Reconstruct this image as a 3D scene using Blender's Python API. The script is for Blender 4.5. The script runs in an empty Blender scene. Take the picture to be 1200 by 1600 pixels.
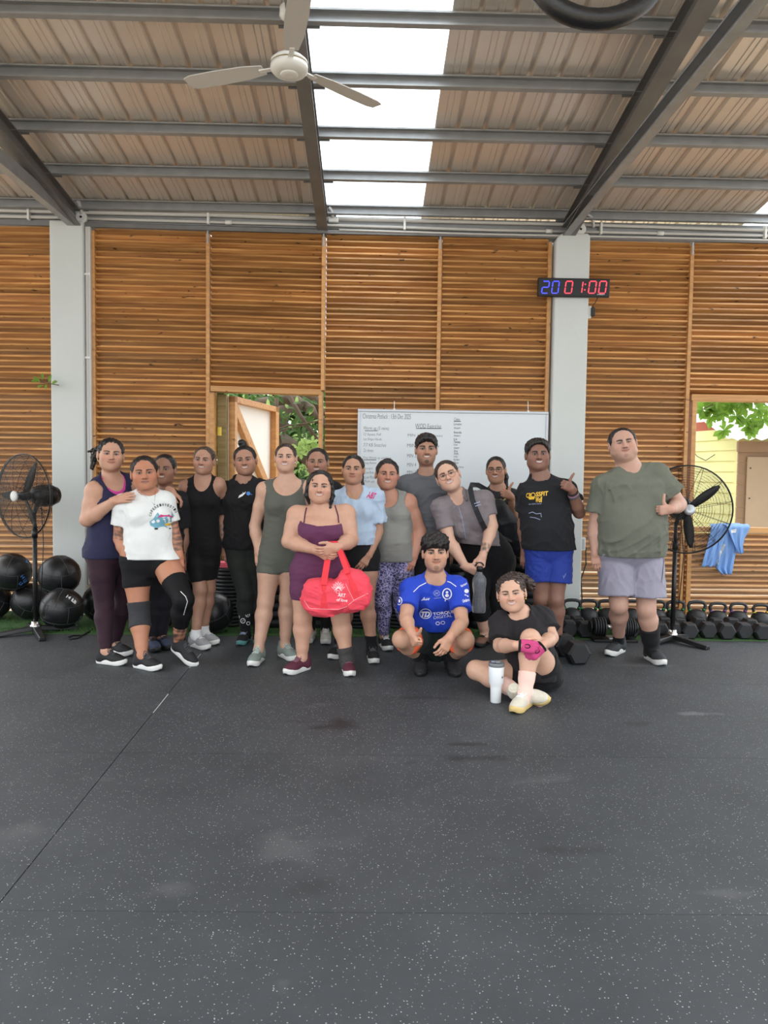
import bpy, bmesh, math, random
import numpy as np
from mathutils import Vector, Matrix, Euler
from mathutils.bvhtree import BVHTree
random.seed(7)
rng = np.random.RandomState(11)
S = bpy.context.scene
COL = S.collection
R = math.radians
PI = math.pi

# ------------------------------------------------------------------ camera
CAM_Z, FPX, PITCH, ROLL = 1.42, 1150.0, R(3.0), R(0.75)
cam_d = bpy.data.cameras.new('camera')
cam_d.sensor_fit = 'VERTICAL'
cam_d.sensor_height = 36.0
cam_d.lens = FPX * 36.0 / 1600.0
cam_d.clip_end = 200
cam = bpy.data.objects.new('camera', cam_d)
COL.objects.link(cam)
CAM_ROT = Matrix.Rotation(PI / 2 - PITCH, 3, 'X') @ Matrix.Rotation(ROLL, 3, 'Z')
cam.matrix_world = Matrix.Translation((0, 0, CAM_Z)) @ CAM_ROT.to_4x4()
S.camera = cam

# ------------------------------------------------------------------ sky, exposure
S.view_settings.view_transform = 'Standard'
S.view_settings.look = 'None'
S.view_settings.exposure = 0.0
S.view_settings.gamma = 1.0
S.view_settings.use_curve_mapping = False
world = bpy.data.worlds.new('overcast_sky')
S.world = world
world.use_nodes = True
wn = world.node_tree
wn.nodes.clear()
w_out = wn.nodes.new('ShaderNodeOutputWorld')
w_bg = wn.nodes.new('ShaderNodeBackground')
w_tc = wn.nodes.new('ShaderNodeTexCoord')
w_sep = wn.nodes.new('ShaderNodeSeparateXYZ')
w_rmp = wn.nodes.new('ShaderNodeValToRGB')
wn.links.new(w_tc.outputs['Generated'], w_sep.inputs[0])
wn.links.new(w_sep.outputs['Z'], w_rmp.inputs[0])
wn.links.new(w_rmp.outputs[0], w_bg.inputs[0])
wn.links.new(w_bg.outputs[0], w_out.inputs[0])
w_rmp.color_ramp.elements[0].position = 0.0
w_rmp.color_ramp.elements[0].color = (0.43, 0.46, 0.50, 1)
w_rmp.color_ramp.elements[1].position = 0.9
w_rmp.color_ramp.elements[1].color = (0.96, 0.985, 1.0, 1)
w_bg.inputs[1].default_value = 4.3
# ------------------------------------------------------------------ projection helpers
def ray(px, py):
    d = CAM_ROT @ Vector(((px - 600) / FPX, -(py - 800) / FPX, -1.0))
    return d
CAMV = Vector((0, 0, CAM_Z))
def at_y(px, py, y):
    d = ray(px, py)
    return CAMV + d * (y / d.y)
def on_floor(px, py, z=0.0):
    d = ray(px, py)
    return CAMV + d * ((z - CAM_Z) / d.z)
WD, WTH = 7.25, R(1.25)
WU = Vector((math.cos(WTH), math.sin(WTH), 0))
WN = Vector((math.sin(WTH), -math.cos(WTH), 0))      # towards the room
_o = at_y(600, 740, WD)
WO = Vector((_o.x, WD, 0))
def on_wall(px, py, v=0.0):
    d = ray(px, py)
    o = WO + WN * v
    return CAMV + d * ((o - CAMV).dot(WN) / d.dot(WN))
def wall_uz(px, py, v=0.0):
    p = on_wall(px, py, v)
    return (p - WO).dot(WU), p.z
def WP(u, v, z):
    return WO + WU * u + WN * v + Vector((0, 0, z))

# ------------------------------------------------------------------ object helpers
def tag(o, label=None, cat=None, group=None, kind=None):
    if label: o['label'] = label
    if cat: o['category'] = cat
    if group: o['group'] = group
    if kind: o['kind'] = kind
    return o
def empty(name, loc=(0, 0, 0), label=None, cat=None, group=None, kind=None, parent=None):
    o = bpy.data.objects.new(name, None)
    o.empty_display_size = 0.1
    COL.objects.link(o)
    o.location = loc
    if parent: o.parent = parent
    return tag(o, label, cat, group, kind)
def wloc(o):
    p = Vector((0, 0, 0))
    while o is not None:
        p = p + o.location
        o = o.parent
    return p
def link(name, me, mat=None, parent=None, loc=None):
    o = bpy.data.objects.new(name, me)
    COL.objects.link(o)
    if parent is not None: o.parent = parent
    if loc is not None: o.location = loc
    if mat is not None:
        if len(me.materials) == 0: me.materials.append(mat)
        elif me.materials[0] != mat:
            o.material_slots[0].link = 'OBJECT'
            o.material_slots[0].material = mat
    return o
def copy_tree(o, parent=None, mats=None):
    c = o.copy()
    COL.objects.link(c)
    c.parent = parent
    for ch in list(o.children):
        copy_tree(ch, c)
    return c
def np_mesh(name, v, f, smooth=False):
    """v (n,3); f (m,k) array of equal faces"""
    me = bpy.data.meshes.new(name)
    v = np.asarray(v, np.float32); f = np.asarray(f, np.int32)
    me.vertices.add(len(v)); me.vertices.foreach_set('co', v.ravel())
    k = f.shape[1]
    me.loops.add(f.size); me.loops.foreach_set('vertex_index', f.ravel())
    me.polygons.add(len(f))
    me.polygons.foreach_set('loop_start', np.arange(0, f.size, k, dtype=np.int32))
    try: me.polygons.foreach_set('loop_total', np.full(len(f), k, np.int32))
    except Exception: pass
    me.polygons.foreach_set('use_smooth', np.full(len(f), smooth, bool))
    me.update(calc_edges=True)
    return me
class MB:
    """collects shapes in world space; build() links them as one mesh object relative to its parent"""
    def __init__(s): s.v = []; s.f = []; s.sm = []
    def add(s, vs, fs, smooth=False):
        n = len(s.v)
        s.v += [tuple(p) for p in vs]
        s.f += [tuple(i + n for i in q) for q in fs]
        s.sm += [smooth] * len(fs)
        return s
    def box(s, c, size, M=None):
        hx, hy, hz = [q / 2 for q in size]
        vs = [Vector((x * hx, y * hy, z * hz)) for x in (-1, 1) for y in (-1, 1) for z in (-1, 1)]
        if M is not None: vs = [M @ p for p in vs]
        c = Vector(c)
        return s.add([p + c for p in vs], [(0, 1, 3, 2), (4, 6, 7, 5), (0, 4, 5, 1), (2, 3, 7, 6), (0, 2, 6, 4), (1, 5, 7, 3)])
    def hexa(s, p):      # eight corners: bottom ring 0-3, top ring 4-7
        return s.add(p, [(0, 3, 2, 1), (4, 5, 6, 7), (0, 1, 5, 4), (1, 2, 6, 5), (2, 3, 7, 6), (3, 0, 4, 7)])
    def tube(s, pts, r, n=10, cap=True, closed=False):
        pts = [Vector(p) for p in pts]
        rs = r if isinstance(r, (list, tuple)) else [r] * len(pts)
        m = len(pts)
        ref = None; base = len(s.v); vs = []
        for i, p in enumerate(pts):
            if closed: t = pts[(i + 1) % m] - pts[i - 1]
            else: t = pts[min(i + 1, m - 1)] - pts[max(i - 1, 0)]
            t.normalize()
            if ref is None:
                ref = t.orthogonal().normalized()
            ref = (ref - t * ref.dot(t)).normalized()
            b = t.cross(ref)
            for k in range(n):
                a = 2 * PI * k / n
                vs.append(p + (ref * math.cos(a) + b * math.sin(a)) * rs[i])
        fs = []
        for i in range(m if closed else m - 1):
            j = (i + 1) % m
            for k in range(n):
                fs.append((i * n + k, i * n + (k + 1) % n, j * n + (k + 1) % n, j * n + k))
        if cap and not closed:
            fs.append(tuple(range(n))[::-1]); fs.append(tuple((m - 1) * n + k for k in range(n)))
        return s.add(vs, fs, True)
    def lathe(s, prof, c=(0, 0, 0), M=None, n=24, cap=True, smooth=True):
        """prof [(r,z)]"""
        vs = []; c = Vector(c)
        for r, z in prof:
            for k in range(n):
                a = 2 * PI * k / n
                p = Vector((r * math.cos(a), r * math.sin(a), z))
                vs.append((M @ p if M is not None else p) + c)
        fs = []
        for i in range(len(prof) - 1):
            for k in range(n):
                fs.append((i * n + k, i * n + (k + 1) % n, (i + 1) * n + (k + 1) % n, (i + 1) * n + k))
        s.add(vs, fs, smooth)
        if cap:
            b = len(s.v) - len(vs)
            s.f.append(tuple(b + k for k in range(n))[::-1]); s.sm.append(False)
            t = b + (len(prof) - 1) * n
            s.f.append(tuple(t + k for k in range(n))); s.sm.append(False)
        return s
    def sphere(s, c, r, n=16, m=10, M=None):
        rr = r if isinstance(r, (tuple, list)) else (r, r, r)
        c = Vector(c); vs = []; fs = []
        for i in range(m + 1):
            th = PI * i / m
            for k in range(n):
                a = 2 * PI * k / n
                p = Vector((rr[0] * math.sin(th) * math.cos(a), rr[1] * math.sin(th) * math.sin(a), rr[2] * math.cos(th)))
                vs.append((M @ p if M is not None else p) + c)
        for i in range(m):
            for k in range(n):
                fs.append((i * n + k, (i + 1) * n + k, (i + 1) * n + (k + 1) % n, i * n + (k + 1) % n))
        return s.add(vs, fs, True)
    def prism(s, poly, d, M, smooth=False):
        """poly 2-D outline (x,z); extruded by d along local y, centred; M 4x4"""
        n = len(poly)
        vs = [M @ Vector((x, -d / 2, z)) for x, z in poly] + [M @ Vector((x, d / 2, z)) for x, z in poly]
        fs = [tuple(range(n)), tuple(range(2 * n - 1, n - 1, -1))]
        fs += [(i, i + n, (i + 1) % n + n, (i + 1) % n) for i in range(n)]
        return s.add(vs, fs, smooth)
    def mesh(s, name, off=Vector((0, 0, 0))):
        me = bpy.data.meshes.new(name)
        me.from_pydata([(p[0] - off[0], p[1] - off[1], p[2] - off[2]) for p in s.v], [], s.f)
        me.polygons.foreach_set('use_smooth', s.sm)
        me.update()
        return me
    def build(s, name, mat, parent=None, bevel=0, seg=1, kind=None, label=None):
        off = wloc(parent) if parent is not None else Vector((0, 0, 0))
        me = s.mesh(name, off)
        bm = bmesh.new(); bm.from_mesh(me)
        bmesh.ops.recalc_face_normals(bm, faces=bm.faces)
        if bevel:
            es = [e for e in bm.edges if len(e.link_faces) == 2 and e.calc_face_angle(0) > 0.6]
            bmesh.ops.bevel(bm, geom=es, offset=bevel, segments=seg, affect='EDGES', profile=0.5)
        bm.to_mesh(me); bm.free()
        o = link(name, me, mat, parent)
        if kind: o['kind'] = kind
        if label: o['label'] = label
        return o
def own(o, loc):
    """give a world-space top-level mesh an origin at loc"""
    loc = Vector(loc)
    o.data.transform(Matrix.Translation(-loc))
    o.location = loc
    return o

# ------------------------------------------------------------------ lettering: all text meshes made before the scene fills up
def flat_text(specs):
    obs = {}
    for key, (txt, shear, bold) in specs.items():
        cu = bpy.data.curves.new('lettering', 'FONT')
        cu.body = txt; cu.size = 1.0; cu.shear = shear; cu.offset = bold
        cu.resolution_u = 3
        cu.align_x = 'CENTER'; cu.align_y = 'CENTER'
        o = bpy.data.objects.new('lettering', cu); COL.objects.link(o)
        obs[key] = o
    bpy.context.view_layer.update()
    dg = bpy.context.evaluated_depsgraph_get()
    out = {}
    for key, o in obs.items():
        me = o.evaluated_get(dg).to_mesh()
        v = [tuple(p.co) for p in me.vertices]; f = [tuple(p.vertices) for p in me.polygons]
        if v:
            x0 = min(p[0] for p in v); x1 = max(p[0] for p in v); z0 = min(p[1] for p in v); z1 = max(p[1] for p in v)
            v = [((p[0] - (x0 + x1) / 2), (p[1] - (z0 + z1) / 2)) for p in v]
            out[key] = (v, f, x1 - x0, z1 - z0)
        o.evaluated_get(dg).to_mesh_clear()
        bpy.data.objects.remove(o)
    return out
TX_SPECS = {
    'potluck': ('Christmas Potluck : 13th Dec 2025', 0.1, -0.012), 'warm': ('Warm up (5 mins)', 0.12, -0.012), 'w1': ('12 Squats Full', 0.15, -0.015),
    'w2': ('Lat Shape Hands', 0.15, -0.015), 'w3': ('7/7 KB Snatches', 0.15, -0.015), 'w4': ('2x times', 0.15, -0.015),
    'one': ('One Warm up workout', 0.15, -0.015), 'o1': ('Leg Raises', 0.15, -0.015), 'o2': ('Lunges', 0.15, -0.015), 'o3': ('Low Row', 0.15, -0.015),
    'o4': ('Low Plank', 0.15, -0.015), 'o5': ('Push ups', 0.15, -0.015), 'wod': ('WOD Exercise', 0.05, -0.012),
    'm1': ('MIN 1   10 burpees', 0.1, -0.015), 'm2': ('MIN 2   12 Row', 0.1, -0.015), 'm3': ('MIN 3', 0.1, -0.015), 'm4': ('MIN 4', 0.1, -0.015), 'm5': ('MIN 5', 0.1, -0.015),
    'cakes': ('Cakes', 0.1, -0.01),
    'n1': ('Lorraine', 0.1, 0), 'n2': ('Anayeli', 0.1, 0), 'n3': ('Esmeralda', 0.1, 0), 'n4': ('Amparo', 0.1, 0), 'n5': ('Lis', 0.1, 0),
    'n6': ('Teresa', 0.1, 0.01), 'n7': ('Lucy', 0.1, 0), 'n8': ('Jasper', 0.1, 0), 'n9': ('Ana', 0.1, 0), 'n10': ('Aida', 0.1, 0), 'n11': ('Lety', 0.1, 0),
    'n12': ('Evelyn', 0.1, 0), 'n13': ('Flor', 0.1, 0), 'n14': ('Darcy', 0.1, 0),
    'gym': ('GYMNEXT', 0, 0.01),
    'crossfit_a': ('CR', 0.15, 0.03), 'crossfit_b': ('SSFIT', 0.15, 0.03), 'wolf': ('Wolf', 0.1, 0.03), 'sanp': ('SAN PEDRO, BELIZE', 0, 0.01),
    'td': ('TD', 0.35, 0.05), 'torque': ('TORQUE', 0, 0.02), 'digital': ('DIGITAL', 0, -0.005), 'ace': ('Ace', 0.4, 0.0), 'sleeve1': ('Vanguard', 0.2, 0.02),
    'sleeve2': ('Umbro', 0.0, 0.03), 'art': ('ART', 0.1, 0.01), 'love': ('of love', 0.1, 0.01), 'tee2': ('FAST', 0, 0.02),
    'm_tee': ('M', 0, 0.06), 'pink': ('A87', 0.2, 0.03), 'ball_lb': ('14 LB', 0.0, 0.03), 'ball_b': ('Z', 0.1, 0.05), 'ball_w': ('10 LB', 0, 0.03), 'ball_kg': ('LB', 0, 0.03),
}
for _i, _c in enumerate('CAFEREINVESTIGADO'):
    TX_SPECS['arc%d' % _i] = (_c, 0, 0.02)
TX = flat_text(TX_SPECS)
def text_on_plane(mb, key, c, ux, uz, height=None, width=None):
    """flat lettering with its middle at c, running along ux"""
    v, f, w, h = TX[key]
    sx = sz = 1.0
    if height: sx = sz = height / h
    if width:
        sx = width / w
        if not height: sz = sx
    mb.add([c + ux * (p[0] * sx) + uz * (p[1] * sz) for p in v], f)

# ------------------------------------------------------------------ materials
def srgb(r, g, b):
    def c(x):
        x /= 255.0
        return x / 12.92 if x <= 0.04045 else ((x + 0.055) / 1.055) ** 2.4
    return (c(r), c(g), c(b), 1.0)
def mat(name, col, rough=0.6, metal=0.0, spec=0.5, noise=0.0, nscale=20.0, bump=0.0, bscale=60.0, trans=0.0, alpha=1.0, emit=None, estr=0.0, coat=0.0):
    m = bpy.data.materials.new(name)
    m.use_nodes = True
    nt = m.node_tree
    b = nt.nodes['Principled BSDF']
    b.inputs['Base Color'].default_value = col
    b.inputs['Roughness'].default_value = rough
    b.inputs['Metallic'].default_value = metal
    b.inputs['Specular IOR Level'].default_value = spec
    if trans: b.inputs['Transmission Weight'].default_value = trans
    if coat: b.inputs['Coat Weight'].default_value = coat
    if alpha < 1: b.inputs['Alpha'].default_value = alpha
    if emit is not None:
        b.inputs['Emission Color'].default_value = emit
        b.inputs['Emission Strength'].default_value = estr
    if noise or bump:
        tc = nt.nodes.new('ShaderNodeTexCoord')
    if noise:
        n = nt.nodes.new('ShaderNodeTexNoise'); n.inputs['Scale'].default_value = nscale; n.inputs['Detail'].default_value = 5
        nt.links.new(tc.outputs['Object'], n.inputs['Vector'])
        mx = nt.nodes.new('ShaderNodeMix'); mx.data_type = 'RGBA'
        lo = [c * (1 - noise) for c in col[:3]] + [1]; hi = [min(1, c * (1 + noise)) for c in col[:3]] + [1]
        mx.inputs[6].default_value = lo; mx.inputs[7].default_value = hi
        nt.links.new(n.outputs[0], mx.inputs[0]); nt.links.new(mx.outputs[2], b.inputs['Base Color'])
    if bump:
        n2 = nt.nodes.new('ShaderNodeTexNoise'); n2.inputs['Scale'].default_value = bscale; n2.inputs['Detail'].default_value = 4
        nt.links.new(tc.outputs['Object'], n2.inputs['Vector'])
        bp = nt.nodes.new('ShaderNodeBump'); bp.inputs['Strength'].default_value = bump; bp.inputs['Distance'].default_value = 0.01
        nt.links.new(n2.outputs[0], bp.inputs['Height']); nt.links.new(bp.outputs[0], b.inputs['Normal'])
    return m
def wood(name, c0, c1, knot, rough=0.42, rnd=0.35, seed=0.0):
    """varnished pine: grain stretched along local x, dark knots, each piece its own tone"""
    m = bpy.data.materials.new(name); m.use_nodes = True
    nt = m.node_tree; N = nt.nodes; L = nt.links
    b = N['Principled BSDF']; b.inputs['Roughness'].default_value = rough
    tc = N.new('ShaderNodeTexCoord'); oi = N.new('ShaderNodeObjectInfo')
    geo = N.new('ShaderNodeNewGeometry')
    mul = N.new('ShaderNodeVectorMath'); mul.operation = 'MULTIPLY'; mul.inputs[1].default_value = (1.6, 30, 30)
    add = N.new('ShaderNodeVectorMath'); add.operation = 'ADD'
    rv = N.new('ShaderNodeMath'); rv.operation = 'MULTIPLY'; rv.inputs[1].default_value = 91.0
    L.new(geo.outputs['Position'], mul.inputs[0])
    L.new(oi.outputs['Random'], rv.inputs[0]); L.new(mul.outputs[0], add.inputs[0]); L.new(rv.outputs[0], add.inputs[1])
    n = N.new('ShaderNodeTexNoise'); n.inputs['Scale'].default_value = 1.0; n.inputs['Detail'].default_value = 4; n.inputs['Distortion'].default_value = 0.6
    L.new(add.outputs[0], n.inputs['Vector'])
    r = N.new('ShaderNodeValToRGB'); r.color_ramp.elements[0].position = 0.3; r.color_ramp.elements[1].position = 0.72
    r.color_ramp.elements[0].color = c0; r.color_ramp.elements[1].color = c1
    L.new(n.outputs[0], r.inputs[0])
    mul2 = N.new('ShaderNodeVectorMath'); mul2.operation = 'MULTIPLY'; mul2.inputs[1].default_value = (4.2, 11, 11)
    add2 = N.new('ShaderNodeVectorMath'); add2.operation = 'ADD'
    L.new(geo.outputs['Position'], mul2.inputs[0]); L.new(mul2.outputs[0], add2.inputs[0])
    kn = N.new('ShaderNodeTexNoise'); kn.inputs['Scale'].default_value = 9.0; L.new(geo.outputs['Position'], kn.inputs['Vector'])
    kv = N.new('ShaderNodeVectorMath'); kv.operation = 'MULTIPLY_ADD'; kv.inputs[1].default_value = (1.1, 1.1, 1.1)
    L.new(kn.outputs['Color'], kv.inputs[0]); L.new(rv.outputs[0], kv.inputs[2]); L.new(kv.outputs[0], add2.inputs[1])
    vo = N.new('ShaderNodeTexVoronoi'); vo.inputs['Scale'].default_value = 1.0
    L.new(add2.outputs[0], vo.inputs['Vector'])
    kr = N.new('ShaderNodeValToRGB'); kr.color_ramp.elements[0].position = 0.05; kr.color_ramp.elements[1].position = 0.15
    kr.color_ramp.elements[0].color = (1, 1, 1, 1); kr.color_ramp.elements[1].color = (0, 0, 0, 1)
    L.new(vo.outputs['Distance'], kr.inputs[0])
    mx = N.new('ShaderNodeMix'); mx.data_type = 'RGBA'; mx.inputs[7].default_value = knot
    L.new(kr.outputs[0], mx.inputs[0]); L.new(r.outputs[0], mx.inputs[6])
    hs = N.new('ShaderNodeHueSaturation')
    mr = N.new('ShaderNodeMapRange'); mr.inputs['To Min'].default_value = 1 - rnd; mr.inputs['To Max'].default_value = 1 + rnd
    L.new(oi.outputs['Random'], mr.inputs['Value']); L.new(mr.outputs[0], hs.inputs['Value'])
    L.new(mx.outputs[2], hs.inputs['Color']); L.new(hs.outputs[0], b.inputs['Base Color'])
    return m
M = {}
M['slat'] = wood('pine_slat', srgb(152, 100, 54), srgb(216, 162, 98), srgb(52, 30, 16), 0.42, 0.25)
M['post'] = wood('pine_post', srgb(184, 130, 74), srgb(212, 158, 96), srgb(90, 50, 20), 0.45, 0.08)
M['oldwood'] = wood('weathered_wood', srgb(120, 104, 66), srgb(152, 134, 90), srgb(60, 50, 30), 0.8, 0.1)
M['pillar'] = mat('pillar_paint', srgb(205, 209, 206), 0.7, noise=0.05, nscale=3, bump=0.12, bscale=25)
M['galv'] = mat('galvanised_steel', srgb(150, 152, 154), 0.42, 0.35, noise=0.22, nscale=9)
M['galv_dark'] = mat('weathered_steel', srgb(120, 119, 118), 0.5, 0.35, noise=0.3, nscale=6)
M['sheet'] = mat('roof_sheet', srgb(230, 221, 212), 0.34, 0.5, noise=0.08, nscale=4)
M['pvc'] = mat('pvc_pipe', srgb(200, 198, 194), 0.5)
M['white'] = mat('white_plastic', srgb(226, 226, 222), 0.45)
M['offwhite'] = mat('white_board_panel', srgb(236, 236, 232), 0.5)
M['black'] = mat('black_plastic', srgb(20, 20, 21), 0.45)
M['black_metal'] = mat('black_enamel', srgb(22, 22, 23), 0.38)
M['rubber'] = mat('black_rubber', srgb(33, 34, 36), 0.55, noise=0.15, nscale=30, bump=0.1, bscale=200)
M['leather'] = mat('black_vinyl', srgb(24, 25, 27), 0.36, noise=0.15, nscale=12, bump=0.15, bscale=90)
M['seam'] = mat('seam_thread', srgb(70, 72, 74), 0.7)
M['chrome'] = mat('bright_chrome', srgb(210, 210, 210), 0.2, 1.0)
M['brass'] = mat('brass_hinge', srgb(196, 170, 70), 0.35, 0.7)
M['board'] = mat('whiteboard_face', srgb(216, 222, 224), 0.3)
M['alu'] = mat('aluminium_trim', srgb(176, 180, 184), 0.4, 0.7)
M['ink'] = mat('marker_ink', srgb(60, 62, 70), 0.7)
M['ink_black'] = mat('black_marker_ink', srgb(25, 25, 28), 0.7)
M['led_blue'] = mat('blue_led', srgb(40, 40, 200), 0.4, emit=srgb(70, 80, 255), estr=1.6)
M['led_red'] = mat('red_led', srgb(200, 40, 60), 0.4, emit=srgb(255, 70, 90), estr=1.5)
M['print_white'] = mat('white_print', srgb(235, 236, 238), 0.6)
M['print_grey'] = mat('grey_print', srgb(150, 160, 190), 0.6)
M['print_blue'] = mat('blue_print', srgb(80, 140, 215), 0.6)
M['print_gold'] = mat('gold_print', srgb(236, 190, 60), 0.5)
M['print_pink'] = mat('pink_print', srgb(205, 50, 120), 0.6)
# ================================================================== THE SETTING
def floor_material():
    m = bpy.data.materials.new('speckled_rubber_mat'); m.use_nodes = True
    nt = m.node_tree; N = nt.nodes; L = nt.links
    b = N['Principled BSDF']; b.inputs['Roughness'].default_value = 0.62; b.inputs['Specular IOR Level'].default_value = 0.45
    geo = N.new('ShaderNodeNewGeometry')
    big = N.new('ShaderNodeTexNoise'); big.inputs['Scale'].default_value = 1.3; big.inputs['Detail'].default_value = 6; big.inputs['Roughness'].default_value = 0.65
    L.new(geo.outputs['Position'], big.inputs['Vector'])
    r = N.new('ShaderNodeValToRGB'); r.color_ramp.elements[0].position = 0.3; r.color_ramp.elements[1].position = 0.75
    r.color_ramp.elements[0].color = (0.036, 0.0405, 0.0455, 1); r.color_ramp.elements[1].color = (0.062, 0.068, 0.075, 1)
    L.new(big.outputs[0], r.inputs[0])
    # pale crumbs
    vo = N.new('ShaderNodeTexVoronoi'); vo.inputs['Scale'].default_value = 95.0
    L.new(geo.outputs['Position'], vo.inputs['Vector'])
    lt = N.new('ShaderNodeMath'); lt.operation = 'LESS_THAN'; lt.inputs[1].default_value = 0.20
    L.new(vo.outputs['Distance'], lt.inputs[0])
    sp = N.new('ShaderNodeSeparateColor'); L.new(vo.outputs['Color'], sp.inputs[0])
    gt = N.new('ShaderNodeMath'); gt.operation = 'GREATER_THAN'; gt.inputs[1].default_value = 0.40
    L.new(sp.outputs[0], gt.inputs[0])
    mu = N.new('ShaderNodeMath'); mu.operation = 'MULTIPLY'; L.new(lt.outputs[0], mu.inputs[0]); L.new(gt.outputs[0], mu.inputs[1])
    mu2 = N.new('ShaderNodeMath'); mu2.operation = 'MULTIPLY'; L.new(mu.outputs[0], mu2.inputs[0]); L.new(sp.outputs[1], mu2.inputs[1])
    mx = N.new('ShaderNodeMix'); mx.data_type = 'RGBA'; mx.inputs[7].default_value = (0.48, 0.49, 0.50, 1)
    L.new(mu2.outputs[0], mx.inputs[0]); L.new(r.outputs[0], mx.inputs[6])
    # dark damp marks and chalk scuffs
    dk = N.new('ShaderNodeTexNoise'); dk.inputs['Scale'].default_value = 2.6; dk.inputs['Detail'].default_value = 3; dk.inputs['Distortion'].default_value = 0.8
    st = N.new('ShaderNodeVectorMath'); st.operation = 'MULTIPLY'; st.inputs[1].default_value = (0.8, 1.7, 1)
    L.new(geo.outputs['Position'], st.inputs[0]); L.new(st.outputs[0], dk.inputs['Vector'])
    dr = N.new('ShaderNodeValToRGB'); dr.color_ramp.elements[0].position = 0.68; dr.color_ramp.elements[1].position = 0.76
    dr.color_ramp.elements[0].color = (0, 0, 0, 1); dr.color_ramp.elements[1].color = (0.5, 0.5, 0.5, 1)
    L.new(dk.outputs[0], dr.inputs[0])
    mx2 = N.new('ShaderNodeMix'); mx2.data_type = 'RGBA'; mx2.inputs[7].default_value = (0.018, 0.019, 0.021, 1)
    L.new(dr.outputs[0], mx2.inputs[0]); L.new(mx.outputs[2], mx2.inputs[6])
    wr = N.new('ShaderNodeValToRGB'); wr.color_ramp.elements[0].position = 0.24; wr.color_ramp.elements[1].position = 0.32
    wr.color_ramp.elements[0].color = (0.35, 0.35, 0.35, 1); wr.color_ramp.elements[1].color = (0, 0, 0, 1)
    L.new(dk.outputs[0], wr.inputs[0])
    fine = N.new('ShaderNodeTexNoise'); fine.inputs['Scale'].default_value = 60; fine.inputs['Detail'].default_value = 4
    L.new(geo.outputs['Position'], fine.inputs['Vector'])
    wm = N.new('ShaderNodeMath'); wm.operation = 'MULTIPLY'; L.new(wr.outputs[0], wm.inputs[0]); L.new(fine.outputs[0], wm.inputs[1])
    mx3 = N.new('ShaderNodeMix'); mx3.data_type = 'RGBA'; mx3.inputs[7].default_value = (0.2, 0.2, 0.21, 1)
    L.new(wm.outputs[0], mx3.inputs[0]); L.new(mx2.outputs[2], mx3.inputs[6])
    last = mx3.outputs[2]
    # damp footprints and chalky scuffs left on the mats (worn in, each with a shape of its own)
    wob = N.new('ShaderNodeTexNoise'); wob.inputs['Scale'].default_value = 7.0; wob.inputs['Detail'].default_value = 5
    L.new(geo.outputs['Position'], wob.inputs['Vector'])
    for (px, py, rx, ry, c, k) in ((530, 1133, .17, .10, .016, .8), (505, 1128, .22, .03, .018, .5), (720, 1163, .22, .035, .017, .75), (735, 1185, .20, .045, .017, .75), (690, 1092, .10, .05, .02, .5), (985, 1130, .13, .06, .02, .55), (640, 1090, .16, .05, .018, .5),
                                  (450, 1320, .20, .14, .15, .28), (1090, 1115, .16, .04, .24, .4), (265, 1385, .10, .06, .15, .3), (20, 1300, .12, .14, .14, .3), (1010, 1040, .25, .05, .15, .4), (900, 1330, .2, .04, .017, .4), (480, 1385, .10, .07, .02, .45), (1120, 1395, .16, .03, .13, .4)):
        q = on_floor(px, py)
        d1 = N.new('ShaderNodeVectorMath'); d1.operation = 'SUBTRACT'; d1.inputs[1].default_value = (q.x, q.y, 0); L.new(geo.outputs['Position'], d1.inputs[0])
        d2 = N.new('ShaderNodeVectorMath'); d2.operation = 'MULTIPLY'; d2.inputs[1].default_value = (1 / rx, 1 / ry, 0); L.new(d1.outputs[0], d2.inputs[0])
        d3 = N.new('ShaderNodeVectorMath'); d3.operation = 'LENGTH'; L.new(d2.outputs[0], d3.inputs[0])
        d4 = N.new('ShaderNodeMath'); d4.operation = 'MULTIPLY_ADD'; d4.inputs[1].default_value = 2.6; L.new(wob.outputs[0], d4.inputs[0]); L.new(d3.outputs['Value'], d4.inputs[2])
        d5 = N.new('ShaderNodeMapRange'); d5.inputs['From Min'].default_value = 1.5; d5.inputs['From Max'].default_value = 2.3; d5.inputs['To Min'].default_value = k; d5.inputs['To Max'].default_value = 0; L.new(d4.outputs[0], d5.inputs['Value'])
        mm = N.new('ShaderNodeMix'); mm.data_type = 'RGBA'; mm.inputs[7].default_value = (c, c, c * 1.05, 1); L.new(d5.outputs[0], mm.inputs[0]); L.new(last, mm.inputs[6]); last = mm.outputs[2]
    L.new(last, b.inputs['Base Color'])
    bp = N.new('ShaderNodeBump'); bp.inputs['Strength'].default_value = 0.25; bp.inputs['Distance'].default_value = 0.004
    f2 = N.new('ShaderNodeTexNoise'); f2.inputs['Scale'].default_value = 220
    L.new(geo.outputs['Position'], f2.inputs['Vector']); L.new(f2.outputs[0], bp.inputs['Height']); L.new(bp.outputs[0], b.inputs['Normal'])
    return m
M['mat'] = floor_material()
M['gap'] = mat('mat_joint', srgb(12, 12, 12), 0.9)
M['chalk'] = mat('chalk_dust', srgb(190, 190, 190), 0.9)
M['ground'] = mat('sandy_ground', srgb(186, 170, 146), 0.9, noise=0.2, nscale=2)

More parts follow.
